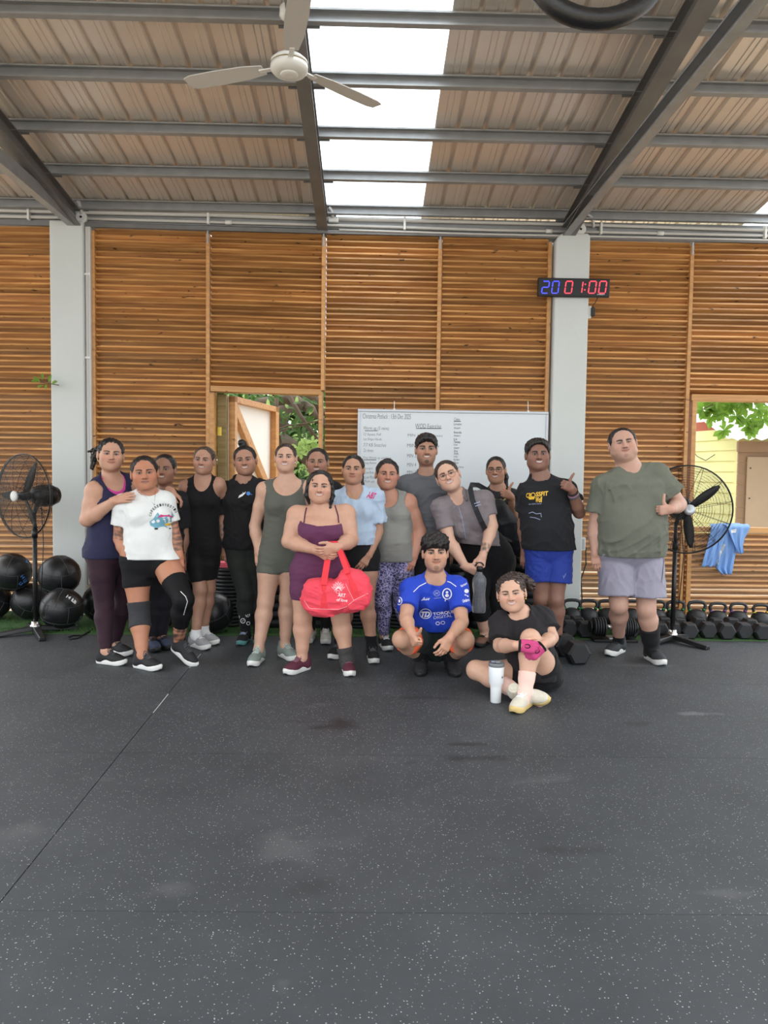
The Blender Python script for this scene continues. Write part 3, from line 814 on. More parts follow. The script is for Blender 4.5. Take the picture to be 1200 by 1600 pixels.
# broad-leaved tree hanging over the window
tr = empty('almond_tree', at_y(1330, 740, 9.4) * 1.0, label='broad-leaved tree whose leafy branches hang over the window view', cat='tree')
tr.location.z = 0
tb = Vector((tr.location.x, tr.location.y, 0))
MB().tube([tb, tb + Vector((0.05, 0, 1.4)), tb + Vector((-0.05, 0, 2.6)), tb + Vector((0.1, 0.1, 4.2))], [0.14, 0.12, 0.1, 0.06], 10).build('trunk', M['bark'], tr)
lst = []; brs = []
for k in range(11):
    tx, ty = random.uniform(1085, 1230), random.uniform(604, 650)
    e = at_y(tx, ty, random.uniform(8.6, 9.6)); s = tb + Vector((0, 0, random.uniform(2.3, 3.0)))
    mid_ = (s + e) / 2 + Vector((0, 0, 0.28))
    pts = [s, (s + mid_) / 2 + Vector((0, 0, 0.08)), mid_, (mid_ + e) / 2 + Vector((0, 0, 0.05)), e]
    MB().tube(pts, [0.035, 0.028, 0.02, 0.012, 0.005], 6).build('branch', M['bark'], tr)
    for q in range(6):
        t = random.uniform(0.6, 1.0)
        c = mid_.lerp(e, t) + rv(0.10)
        for _ in range(7):
            a = random.uniform(0, 2 * PI)
            lst.append((c + rv(0.02), Vector((math.cos(a), random.uniform(-0.6, 0.6), math.sin(a) * 0.7 - 0.35)), Vector((0, -0.7, 1)) + rv(0.5)))
for (px, py) in ((1131, 672), (1170, 672), (1176, 664), (1150, 650), (1110, 652), (1098, 640), (1165, 655), (1128, 645), (1185, 640), (1140, 632), (1160, 628), (1115, 630), (1192, 655)):
    c = at_y(px, py, 8.8)
    for q in range(8):
        a = 2 * PI * q / 8 + random.uniform(-0.3, 0.3)
        lst.append((c, Vector((math.cos(a), random.uniform(-0.5, 0.1), math.sin(a) * 0.9 - 0.3)), Vector((0, -1, 0.5)) + rv(0.3)))
leaves_obj('leaves', lst, 0.125, 0.06, M['leaf'], tr)
# sprig poking through the slats by the left pillar
sc = at_y(84, 598, 6.98)
sp = empty('leaf_sprig', sc, label='small green leafy sprig poking out by the left pillar', cat='plant')
MB().tube([at_y(90, 604, 7.3), sc + Vector((0.0, 0.1, -0.01)), at_y(62, 597, 6.98)], 0.004, 6).build('twig', M['bark'], sp)
for (px, py, dx, dz) in ((63, 597, -0.6, 0.6), (66, 594, 0.2, 1), (68, 602, -0.8, -0.3), (76, 598, 0.4, 0.8), (80, 600, 0.6, 0.2), (72, 600, 0.1, -0.8), (60, 596, -1, 0.1)):
    V, F = leaf_cloud([(at_y(px, py, 6.98), Vector((dx, -0.3, dz)), Vector((0, -1, 0.4)))], 0.07, 0.032)
    link('leaf', np_mesh('leaf', [tuple(p - sc) for p in V], F), M['leaf'], sp)
# tangle of trees behind the doorway
t2 = empty('gnarled_tree', (-0.75, 10.2, 0), label='gnarled dark tree with thick limbs behind the open doorway', cat='tree')
def limb(pts, rs, parent=t2, name='limb'):
    return MB().tube([at_y(*p) for p in pts], rs, 9).build(name, M['bark'], parent)
limb([(440, 960, 10.2), (436, 800, 10.2), (428, 720, 10.1), (440, 690, 9.9), (490, 720, 9.7), (540, 745, 9.6)], [0.2, 0.18, 0.16, 0.14, 0.1, 0.07], name='trunk')
limb([(436, 790, 10.2), (430, 690, 10.2), (438, 650, 10.3), (470, 610, 10.4), (520, 560, 10.5)], [0.16, 0.13, 0.11, 0.09, 0.06])
limb([(380, 630, 10.2), (420, 628, 10.0), (455, 622, 9.9), (485, 640, 9.8), (510, 668, 9.7)], [0.05, 0.07, 0.08, 0.07, 0.06])
limb([(450, 615, 9.6), (470, 650, 9.6), (485, 672, 9.5), (505, 700, 9.5)], [0.03, 0.028, 0.025, 0.02])
limb([(420, 676, 9.4), (450, 665, 9.4), (478, 662, 9.4), (510, 655, 9.4)], [0.008, 0.01, 0.01, 0.008])
limb([(425, 690, 9.4), (440, 672, 9.4), (478, 664, 9.4)], [0.007, 0.009, 0.008])
limb([(432, 622, 9.5), (432, 655, 9.5), (440, 700, 9.5)], [0.03, 0.02, 0.012])
limb([(470, 610, 9.4), (492, 622, 9.4), (505, 650, 9.4)], [0.05, 0.05, 0.05])
lst = []; lst2 = []
for k in range(3600):
    px = random.uniform(350, 580); py = random.uniform(570, 960); Y_ = random.uniform(9.3, 12.0)
    c = at_y(px, py, Y_)
    if c.z < 0.05: continue
    l = lst if random.random() < 0.75 else lst2
    a = random.uniform(0, 2 * PI)
    l.append((c, Vector((math.cos(a), random.uniform(-0.5, 0.5), math.sin(a) - 0.2)), Vector((0, -0.8, 1)) + rv(0.6)))
for (px, py) in ((478, 694), (488, 690), (492, 700), (466, 700), (470, 708), (480, 703), (494, 712), (448, 705), (455, 712)):
    c = at_y(px, py, 9.2)
    for q in range(6):
        a = 2 * PI * q / 6 + random.random()
        lst2.append((c, Vector((math.cos(a), -0.3, math.sin(a))), Vector((0, -1, 0.6)) + rv(0.3)))
leaves_obj('leaves', lst, 0.13, 0.06, M['leaf_dark'], t2)
leaves_obj('young_leaves', lst2, 0.10, 0.05, M['leaf_light'], t2)
hg = empty('hedge', (-0.6, 12.6, 0), label='dense dark green hedge far behind the gnarled tree', cat='hedge')
lst = []
for k in range(5200):
    lst.append((Vector((random.uniform(-3.4, 1.2), random.uniform(12.3, 12.9), random.uniform(0.05, 3.6))), rv(), Vector((0, -0.6, 1)) + rv(0.5)))
leaves_obj('foliage', lst, 0.24, 0.13, M['leaf_dark'], hg)
# ================================================================== THINGS ON AND BY THE WALL
Mw = Matrix((WU, -WN, Vector((0, 0, 1)))).transposed()          # local x along the wall, y away, z up
# ---- whiteboard
bl, br = wall_uz(561, 643, 0.03)[0], wall_uz(855, 645, 0.03)[0]
bt = wall_uz(700, 643, 0.03)[1]; bb = bt - 1.16
bc = (bl + br) / 2
wb = empty('whiteboard', WP(bc, 0.03, bb), label='large whiteboard with the workout written on it, hung on the slatted wall', cat='whiteboard')
MB().hexa([WP(u, v, z) for z in (bb, bt) for (u, v) in ((bl, 0.04), (br, 0.04), (br, 0.022), (bl, 0.022))]).build('writing_surface', M['board'], wb)
for nm, (ua, ub, za, zb) in {'top': (bl - .012, br + .012, bt - .014, bt + .012), 'bot': (bl - .012, br + .012, bb - .012, bb + .014), 'l': (bl - .012, bl + .014, bb + .014, bt - .014), 'r': (br - .014, br + .012, bb + .014, bt - .014)}.items():
    MB().hexa([WP(u, v, z) for z in (za, zb) for (u, v) in ((ua, 0.05), (ub, 0.05), (ub, 0.018), (ua, 0.018))]).build('edge_trim', M['alu'], wb, bevel=0.003)
for px in (616, 825):
    u, z = wall_uz(px, 642, 0.03)
    MB().tube([WP(u, 0.035, z), WP(u, 0.03, z + 0.04), WP(u, 0.02, z + 0.095)], 0.004, 6).build('hook', M['white'], wb)
    MB().sphere(WP(u, 0.04, bt + 0.008), 0.014, 8, 6).build('hook', M['white'], wb)
def bwrite(key, pxl, py, h, name='handwriting', m='ink', wpx=None):
    """pxl: left edge pixel of the line, h: letter height in pixels"""
    v, f, w, hh = TX[key]
    sc = WD / FPX
    H = h * sc; k = H / hh
    if wpx: kx = wpx * sc / w
    else: kx = k
    ul, z = wall_uz(pxl, py, 0.042)
    mb = MB(); text_on_plane(mb, key, WP(ul + w * kx / 2, 0.0412, z), WU, Vector((0, 0, 1)), height=H, width=w * kx)
    return mb.build(name, M[m], wb)
def bline(px0, px1, py):
    u0, z = wall_uz(px0, py, 0.042); u1, z1 = wall_uz(px1, py, 0.042)
    MB().hexa([WP(u, v, zz + d) for d in (-0.003, 0.003) for (u, v, zz) in ((u0, 0.042, z), (u1, 0.042, z1), (u1, 0.0405, z1), (u0, 0.0405, z))]).build('underline', M['ink'], wb)
bwrite('potluck', 567, 650, 7.5, m='ink_black', wpx=74)
bwrite('warm', 568, 669.5, 6.5, wpx=39); bline(570, 590, 673)
for k, y, w_ in (('w1', 679, 27), ('w2', 686.5, 28), ('w3', 695, 35), ('w4', 703.5, 15)): bwrite(k, 568, y, 5.2, wpx=w_)
bwrite('one', 567, 715.5, 5, wpx=44); bline(568, 588, 718.5)
for k, y, w_ in (('o1', 723.5, 18), ('o2', 732, 12), ('o3', 738, 14), ('o4', 745.5, 16), ('o5', 752.5, 15)): bwrite(k, 570, y, 4.5, wpx=w_)
bwrite('wod', 649, 665.5, 7.2, wpx=40); bline(650, 690, 669.5)
for k, y, w_ in (('m1', 680.5, 54), ('m2', 696, 50), ('m3', 712, 14), ('m4', 726, 14), ('m5', 738, 14)): bwrite(k, 636 if k != 'm1' else 637, y, 5.5, wpx=w_)
bwrite('cakes', 709.5, 655, 5, m='ink_black', wpx=9); bline(709, 720, 658.5)
for i, (y, w_) in enumerate(((662.5, 12), (669, 10), (675.5, 12), (681, 10), (686, 5), (690.5, 10), (695, 6), (700, 9), (704.5, 6), (708.5, 7), (713.5, 6), (718.5, 9), (723, 8), (730, 8))):
    bwrite('n%d' % (i + 1), 709 if i < 13 else 716.5, y, 3.6, m='ink_black', wpx=w_)
# ---- digital timer
tm_u0, tm_u1 = wall_uz(841, 449, 0.12)[0], wall_uz(953, 449, 0.12)[0]
tz1, tz0 = wall_uz(897, 434.5, 0.12)[1], wall_uz(897, 463.5, 0.12)[1]
timer = empty('digital_timer', WP((tm_u0 + tm_u1) / 2, 0.075, tz0), label='black digital interval timer with blue and red digits on the right pillar', cat='timer')
MB().hexa([WP(u, v, z) for z in (tz0, tz1) for (u, v) in ((tm_u0, 0.12), (tm_u1, 0.12), (tm_u1, 0.072), (tm_u0, 0.072))]).build('case', M['black'], timer, bevel=0.008, seg=2)
MB().hexa([WP(u, v, z) for z in (tz0 + 0.01, tz1 - 0.01) for (u, v) in ((tm_u0 + .01, 0.1215), (tm_u1 - .01, 0.1215), (tm_u1 - .01, 0.119), (tm_u0 + .01, 0.119))]).build('display', M['black'], timer)
SEG = {'0': 'abcdef', '1': 'bc', '2': 'abged'}
def digit(ch, pxl, pxr, m):
    w_ = (pxr - pxl); mb = MB(); lean = 2.6; t = 1.7
    yt, yb = 439.6, 458.2; ym = (yt + yb) / 2
    def pt(x, y): return (pxl + lean * (yb - y) / (yb - yt) + x, y)
    segs = {'a': ((0.8, yt), (w_ - 0.8, yt)), 'g': ((0.8, ym), (w_ - 0.8, ym)), 'd': ((0.8, yb), (w_ - 0.8, yb)), 'f': ((0, yt + 1), (0, ym - .8)), 'b': ((w_, yt + 1), (w_, ym - .8)), 'e': ((0, ym + .8), (0, yb - 1)), 'c': ((w_, ym + .8), (w_, yb - 1))}
    for s_ in SEG[ch]:
        (x0, y0), (x1, y1) = segs[s_]
        p0, p1 = pt(x0, y0), pt(x1, y1)
        dx_, dy_ = p1[0] - p0[0], p1[1] - p0[1]; l = math.hypot(dx_, dy_); nx, ny = -dy_ / l * t / 2, dx_ / l * t / 2
        q = [(p0[0] + nx, p0[1] + ny), (p1[0] + nx, p1[1] + ny), (p1[0] - nx, p1[1] - ny), (p0[0] - nx, p0[1] - ny)]
        c8 = []
        for vv in (0.121, 0.1235):
            for a_, b_ in q:
                u, z = wall_uz(a_, b_, 0.12); c8.append(WP(u, vv, z))
        mb.hexa(c8)
    mb.build('digit', M[m], timer)
digit('2', 846, 856, 'led_blue'); digit('0', 861.5, 871.5, 'led_blue'); digit('0', 882, 892.5, 'led_red'); digit('1', 898.5, 908.5, 'led_red'); digit('0', 919, 929.5, 'led_red'); digit('0', 935, 945.5, 'led_red')
for y in (444.3, 453): 
    u, z = wall_uz(914.5 + (444.3 - y) * -0.1 * -1, y, 0.12); MB().sphere(WP(u, 0.1215, z), 0.007, 8, 6).build('colon_dot', M['led_red'], timer)
u, z = wall_uz(939, 460.2, 0.12); mb = MB(); text_on_plane(mb, 'gym', WP(u, 0.1225, z), WU, Vector((0, 0, 1)), width=0.072); mb.build('lettering', M['print_white'], timer)

# ---- pedestal fans
def pedestal_fan(gx, gy, gY, yaw, bx, by, label, blade_rot, swap=1):
    gc = at_y(gx, gy, gY); base = on_floor(bx, by)
    e = empty('pedestal_fan', base, label=label, cat='fan', group='black pedestal fans')
    f = Vector((math.sin(yaw), -math.cos(yaw), 0.0)); rt = Vector((math.cos(yaw), math.sin(yaw), 0)); up_ = Vector((0, 0, 1))
    Mf = Matrix((rt, up_, f)).transposed()           # local z points out of the fan's face
    Rg = 0.365
    # motor
    mc = gc - f * 0.17
    MB().lathe([(0.03, -0.16), (0.075, -0.15), (0.092, -0.10), (0.095, 0.0), (0.085, 0.05), (0.06, 0.08), (0.02, 0.10)], mc, Mf, 20).build('motor', M['black_metal'], e)
    rb = MB()
    for k in range(10):
        rb.lathe([(0.097, -0.095 + 0.011 * k), (0.099, -0.092 + 0.011 * k), (0.097, -0.089 + 0.011 * k)], mc, Mf, 20, cap=False)
    rb.build('motor_fins', M['black_metal'], e)
    # guard
    def ringpts(r, d, n=40): return [gc + rt * (r * math.cos(2 * PI * k / n)) + up_ * (r * math.sin(2 * PI * k / n)) + f * d for k in range(n)]
    MB().tube(ringpts(Rg, 0, 48), 0.0065, 6, closed=True).build('guard_rim', M['black_metal'], e)
    fw = MB(); bw = MB()
    for k in range(30):
        r = 0.055 + (Rg - 0.055) * (k + 0.5) / 30
        d = 0.085 * math.sqrt(max(0, 1 - (r / (Rg * 1.02)) ** 2))
        fw.tube(ringpts(r, d, 40), 0.0019, 3, closed=True)
        if k % 2 == 0: bw.tube(ringpts(r, -d * 1.2, 32), 0.0014, 3, closed=True)
    for k in range(12):
        a = 2 * PI * k / 12 + 0.2
        ps = []
        for r in np.linspace(0.05, Rg, 7):
            d = 0.085 * math.sqrt(max(0, 1 - (r / (Rg * 1.02)) ** 2)) + 0.002
            ps.append((r, d))
        fw.tube([gc + (rt * math.cos(a) + up_ * math.sin(a)) * r + f * d for r, d in ps], 0.0022, 4)
        bw.tube([gc + (rt * math.cos(a) + up_ * math.sin(a)) * r - f * d * 1.2 for r, d in ps], 0.0022, 4)
    o = fw.build('front_guard', M['black_metal'], e); o['kind'] = 'stuff'
    o = bw.build('rear_guard', M['black_metal'], e); o['kind'] = 'stuff'
    MB().lathe([(0.046, 0.0), (0.046, 0.012), (0.040, 0.018), (0.0, 0.019)], gc + f * 0.082, Mf, 20).build('badge', M['alu'] if swap else M['pvc'], e)
    # blades
    for k in range(3):
        a = blade_rot + 2 * PI * k / 3
        ex = rt * math.cos(a) + up_ * math.sin(a); ey = -rt * math.sin(a) + up_ * math.cos(a)
        vs = []; top = []; rs_ = np.linspace(0.03, 0.325, 9)
        wds = [0.022, 0.030, 0.036, 0.039, 0.040, 0.038, 0.033, 0.025, 0.010]
        for r, w_ in zip(rs_, wds):
            tw = 0.45 - 0.5 * (r / 0.33)
            for sx in (-1, 0, 1):
                vs.append(gc + ex * r + ey * (sx * w_ * math.cos(tw)) + f * (sx * w_ * math.sin(tw) - 0.01 + 0.006 * abs(sx)))
        fs = []
        for i in range(8):
            for j in range(2): fs.append((i * 3 + j, i * 3 + j + 1, i * 3 + j + 4, i * 3 + j + 3))
        n = len(vs); vs2 = vs + [p - f * 0.005 for p in vs]
        fs2 = fs + [tuple(n + q for q in reversed(t)) for t in fs]
        for i in range(8):
            fs2.append((i * 3, i * 3 + 3, n + i * 3 + 3, n + i * 3)); fs2.append((i * 3 + 2, n + i * 3 + 2, n + i * 3 + 5, i * 3 + 5))
        fs2.append((0, n, n + 1, 1)); fs2.append((1, n + 1, n + 2, 2)); fs2.append((24, 25, n + 25, n + 24)); fs2.append((25, 26, n + 26, n + 25))
        MB().add(vs2, fs2, True).build('blade', M['black'], e)
    MB().lathe([(0.04, -0.05), (0.04, 0.02), (0.02, 0.035)], gc, Mf, 16).build('hub', M['black'], e)
    MB().tube([gc + f * 0.03, gc + f * 0.083], 0.008, 8).build('spindle', M['black_metal'], e)
    # neck, pole, collar, base
    neck = Vector((base.x, base.y, gc.z - 0.14))
    MB().tube([neck, Vector((base.x, base.y, gc.z - 0.05)).lerp(Vector((mc.x, mc.y, gc.z - 0.05)), 0.6), mc - Vector((0, 0, 0.06))], [0.017, 0.022, 0.03], 10).build('yoke', M['black_metal'], e)
    MB().tube([base + Vector((0, 0, 0.07)), Vector((base.x, base.y, gc.z - 0.30))], 0.019, 14).build('pole', M['black_metal'], e)
    MB().tube([Vector((base.x, base.y, gc.z - 0.34)), neck], 0.015, 12).build('upper_pole', M['black_metal'], e)
    MB().tube([Vector((base.x, base.y, gc.z - 0.35)), Vector((base.x, base.y, gc.z - 0.28))], 0.025, 14).build('collar', M['black_metal'], e)
    MB().lathe([(0.05, 0.06), (0.046, 0.075), (0.036, 0.085), (0.034, 0.11)], base, None, 16).build('chrome_collar', M['chrome'], e)
    for k in range(4):
        a = PI / 4 * 0.75 + k * PI / 2
        d = Vector((math.cos(a), math.sin(a), 0)); s_ = Vector((-d.y, d.x, 0))
        p0, p1 = base + d * 0.02, base + d * 0.34
        MB().hexa([p0 - s_ * 0.035 + Vector((0, 0, 0.03)), p1 - s_ * 0.03 + Vector((0, 0, 0.002)), p1 + s_ * 0.03 + Vector((0, 0, 0.002)), p0 + s_ * 0.035 + Vector((0, 0, 0.03)),
                   p0 - s_ * 0.03 + Vector((0, 0, 0.07)), p1 - s_ * 0.022 + Vector((0, 0, 0.035)), p1 + s_ * 0.022 + Vector((0, 0, 0.035)), p0 + s_ * 0.03 + Vector((0, 0, 0.07))]).build('foot', M['black_metal'], e, bevel=0.006, seg=2)
    c0 = Vector((mc.x, mc.y, gc.z - 0.1))
    cx = base + Vector((0.045, 0, 0))
    MB().tube([c0, cx + Vector((0.03, 0, gc.z - 0.4)), cx + Vector((0.02, 0, gc.z * 0.5)), cx + Vector((0.0, 0, 0.3))], 0.004, 6).build('cord', M['black'], e)
    return e
pedestal_fan(1073, 796, 6.12, R(-8), 1050, 1003, 'black pedestal fan standing beside the big man in the khaki tee', R(38))
pedestal_fan(37, 775, 6.42, R(-30), 56, 990, 'black pedestal fan at the far left turned towards the left', R(60), 0)

# ---- ceiling fan
hub = at_y(452, 106, 4.6); 
u_, v_ = (hub - WO).dot(WU), (hub - WO).dot(WN)
top = RP(u_, v_, 0.095)
cf = empty('ceiling_fan', top, label='white three-bladed ceiling fan hanging from the purlin by the clear roof strip', cat='fan')
MB().lathe([(0.03, 0.0), (0.06, -0.01), (0.062, -0.06), (0.035, -0.085)], top, None, 18).build('canopy', M['white'], cf)
MB().tube([top + Vector((0, 0, -0.06)), hub + Vector((0, 0, 0.14))], 0.015, 10).build('down_rod', M['white'], cf)
MB().lathe([(0.026, 0.15), (0.03, 0.10), (0.03, 0.06)], hub, None, 14).build('rod_cup', M['white'], cf)
MB().lathe([(0.03, 0.062), (0.09, 0.055), (0.112, 0.035), (0.113, 0.02)], hub, None, 28).build('motor_top', M['white'], cf)
MB().lathe([(0.106, 0.02), (0.106, 0.012)], hub, None, 28).build('trim_ring', M['brass'], cf)
MB().lathe([(0.113, 0.012), (0.114, -0.012), (0.100, -0.030), (0.07, -0.038), (0.03, -0.040)], hub, None, 28).build('motor_housing', M['white'], cf)
MB().lathe([(0.055, -0.039), (0.05, -0.046), (0.02, -0.048)], hub, None, 20).build('switch_cap', M['white'], cf)
for k in range(3):
    a = R(162) + k * 2 * PI / 3
    d = Vector((math.cos(a), math.sin(a), 0)); s_ = Vector((-d.y, d.x, 0.12)).normalized()
    vs = []
    for zz in (0.0, 0.006):
        for r, w0, w1 in ((0.17, -0.04, 0.04), (0.30, -0.06, 0.06), (0.50, -0.066, 0.066), (0.66, -0.062, 0.062), (0.71, -0.045, 0.045)):
            vs += [hub + d * r + s_ * w0 + Vector((0, 0, zz + 0.01)), hub + d * r + s_ * w1 + Vector((0, 0, zz + 0.01))]
    fs = []
    for i in range(4):
        fs.append((2 * i, 2 * i + 1, 2 * i + 3, 2 * i + 2)); fs.append((10 + 2 * i, 12 + 2 * i, 13 + 2 * i, 11 + 2 * i))
        fs.append((2 * i, 2 * i + 2, 12 + 2 * i, 10 + 2 * i)); fs.append((2 * i + 1, 11 + 2 * i, 13 + 2 * i, 2 * i + 3))
    fs += [(0, 10, 11, 1), (8, 9, 19, 18)]
    bl_ = MB().add(vs, fs).build('blade', M['pvc'], cf)
    MB().box(hub + d * 0.14 + Vector((0, 0, 0.008)), (0.12, 0.03, 0.008), Matrix.Rotation(a, 3, 'Z')).build('blade_bracket', M['white'], cf)

# ---- black padded ring hung at the top right
rc = at_y(930, -68, 3.5)
hr = empty('padded_ring', rc + Vector((0, 0, 0.35)), label='black padded ring hanging under the roof at the top edge', cat='ring')
MB().tube([rc + Vector((0.31 * math.cos(2 * PI * k / 40), 0.05 * math.sin(2 * PI * k / 40), 0.31 * math.sin(2 * PI * k / 40))) for k in range(40)], 0.046, 14, closed=True).build('ring', M['leather'], hr)
rt_ = RP((rc - WO).dot(WU), (rc - WO).dot(WN), 0.0)
MB().box((rc.x, rc.y, (rc.z + 0.36 + rt_.z) / 2), (0.05, 0.006, rt_.z - rc.z - 0.28)).build('strap', M['black'], hr)

# ---- medicine balls
def med_ball(px, py, Y, r, rot, label, logo=None):
    c = at_y(px, py, Y)
    if logo == 'rest' or c.z < r + 0.03: c.z = r + 0.003
    e = empty('medicine_ball', c - Vector((0, 0, r)), label=label, cat='medicine ball', group='black medicine balls along the wall')
    MB().sphere(c, r, 28, 18).build('shell', M['leather'], e)
    q = Euler(rot).to_matrix()
    sm_ = MB()
    def arc(pts): sm_.tube([c + (q @ p).normalized() * (r + 0.0004) for p in pts], 0.0022, 4)
    for zz in (0.42, -0.42):
        k = math.sqrt(1 - zz * zz)
        arc([Vector((k * math.cos(t), k * math.sin(t), zz)) for t in np.linspace(0, 2 * PI, 41)])
    for i in range(6):
        a = i * PI / 3
        arc([Vector((math.sqrt(1 - z * z) * math.cos(a), math.sqrt(1 - z * z) * math.sin(a), z)) for z in np.linspace(-0.42, 0.42, 9)])
    for i in range(3):
        a = i * 2 * PI / 3 + 0.4
        for s_ in (1, -1):
            arc([Vector((math.sin(t) * math.cos(a), math.sin(t) * math.sin(a), s_ * math.cos(t))) for t in np.linspace(0, 1.13, 8)])
    sm_.build('stitched_seams', M['seam'], e)
    return e, c, r
def ball_text(e, c, r, keyname, px, py, h, m, ang=0.0):
    """lettering laid on the ball where the sight line through px,py meets it"""
    d = ray(px, py).normalized(); o = CAMV - c
    b_ = o.dot(d); cc = o.dot(o) - r * r; disc = b_ * b_ - cc
    if disc < 0: return
    p = CAMV + d * (-b_ - math.sqrt(disc)); n = (p - c).normalized()
    ux = Vector((0, 0, 1)).cross(n); ux = ux.normalized() if ux.length > .1 else Vector((1, 0, 0)); uz = n.cross(ux)
    ux2 = ux * math.cos(ang) + uz * math.sin(ang); uz2 = -ux * math.sin(ang) + uz * math.cos(ang)
    v, f, w, hh = TX[keyname]; k = h / hh
    pts = [c + (p + ux2 * (q[0] * k) + uz2 * (q[1] * k) - c).normalized() * (r + 0.0012) for q in v]
    MB().add(pts, f).build('lettering', M[m], e)
B = {}
B['a'] = med_ball(18, 894, 6.75, 0.176, (0.5, 0.2, 0.3), 'black medicine ball with blue print, on top of the pile at the far left')
B['b'] = med_ball(93, 899, 6.66, 0.184, (0.3, -0.2, 1.0), 'plain black medicine ball resting against the left pillar, upper right of the pile')
B['c'] = med_ball(97, 958, 6.46, 0.184, (0.2, 0.15, 0.2), 'black medicine ball with white print at the foot of the pile by the left pillar')
B['d'] = med_ball(47, 944, 6.88, 0.17, (0.9, 0.1, 0.7), 'black medicine ball behind the pole of the left fan')
B['e'] = med_ball(-12, 945, 6.86, 0.17, (0.1, 0.6, 0.5), 'black medicine ball low at the left edge, under the blue printed one')
B['f'] = med_ball(159, 955, 6.82, 0.178, (1.0, 0.5, 0.1), 'black medicine ball half hidden behind the woman in burgundy leggings')
B['g'] = med_ball(254, 960, 6.62, 0.186, (0.3, 0.3, 0.9), 'black medicine ball seen between the legs of the woman in the white tee')
B['h'] = med_ball(333, 962, 6.40, 0.178, (0.6, -0.4, 0.4), 'black medicine ball behind the shins of the woman in black tank and shorts')
B['i'] = med_ball(288, 901, 6.88, 0.172, (0.2, 0.9, 0.2), 'black medicine ball on top, behind the left hip of the woman in black tank')
ball_text(*B['a'], 'ball_b', 42, 876, 0.05, 'print_blue', -0.5); ball_text(*B['a'], 'ball_lb', 38, 905, 0.034, 'print_blue', -0.9); ball_text(*B['a'], 'ball_kg', 33, 912, 0.03, 'print_blue', -0.6)
ball_text(*B['c'], 'ball_lb', 112, 936, 0.034, 'print_white', -0.9); ball_text(*B['c'], 'ball_kg', 116, 940, 0.03, 'print_white', -0.9); ball_text(*B['c'], 'ball_w', 123, 969, 0.03, 'print_grey', 1.2)
# power cord on the floor
def fl(px, py, z=0.006): return on_floor(px, py, z)
cp = [fl(160, 973, 0.02), fl(148, 982), fl(135, 989), fl(122, 997), fl(110, 999), fl(106, 996), fl(113, 993), fl(128, 993), fl(140, 988)]
o = MB().tube(cp, 0.006, 6).build('power_cord', M['black'], None); tag(o, 'black power cord looped on the floor at the foot of the medicine balls', 'cord'); own(o, cp[3])
cp = [fl(-20, 990), fl(8, 986), fl(25, 983), fl(40, 982)]

# ---- kettlebells
M['iron'] = mat('black_cast_iron', srgb(34, 35, 37), 0.5, bump=0.1, bscale=120)
M['band_g'] = mat('green_band', srgb(40, 120, 60), 0.5); M['band_p'] = mat('purple_band', srgb(110, 60, 130), 0.5); M['band_y'] = mat('yellow_band', srgb(210, 180, 50), 0.5)
def kettlebell(px, Y, col, label, s=1.0):
    p = at_y(px, 970, Y); c = Vector((p.x, Y, 0.004))
    e = empty('kettlebell', c, label=label, cat='kettlebell', group='kettlebells against the wall')
    r = 0.102 * s
    MB().lathe([(0.06 * s, 0), (0.085 * s, 0.018 * s), (0.101 * s, 0.06 * s), (0.104 * s, 0.1 * s), (0.094 * s, 0.14 * s), (0.07 * s, 0.168 * s), (0.035 * s, 0.183 * s), (0.004, 0.186 * s)], c, None, 24).build('bell', M['iron'], e)
    hp = [Vector((sx * x * s, 0, z * s)) for sx, x, z in ((-1, .058, .15), (-1, .078, .19), (-1, .087, .222), (-1, .072, .252), (-1, .04, .262), (1, 0, .264), (1, .04, .262), (1, .072, .252), (1, .087, .222), (1, .078, .19), (1, .058, .15))]
    MB().tube([c + q for q in hp], 0.0165 * s, 10).build('handle', M['iron'], e)
    for sx in (-1, 1):
        a, b_ = c + Vector((sx * .071 * s, 0, .176 * s)), c + Vector((sx * .0775 * s, 0, .189 * s))
        MB().tube([a, b_], 0.019 * s, 10).build('colour_band', M[col], e)
kb = [(893, 'band_g', 'kettlebell just right of the right pillar base, mostly behind dumbbells'), (919, 'band_g', 'green banded kettlebell right of the pillar, leftmost with its handle in full view'), (948, 'band_g', 'green banded kettlebell behind the right leg of the man in khaki'),
      (987, 'band_g', 'green banded kettlebell between the legs of the man in khaki'), (1025, 'band_g', 'green banded kettlebell just left of the right fan pole'), (1055, 'band_g', 'green banded kettlebell directly behind the right fan pole'), (1088, 'band_g', 'green banded kettlebell just right of the right fan pole'),
      (1121, 'band_p', 'purple banded kettlebell next to the green ones'), (1153, 'band_p', 'purple banded kettlebell next to the yellow one'), (1188, 'band_y', 'yellow banded kettlebell at the right edge')]
for i, (px, c_, l) in enumerate(kb): kettlebell(px, 6.9, c_, l, 0.93 if i < 7 else (0.88 if i < 9 else 0.84))
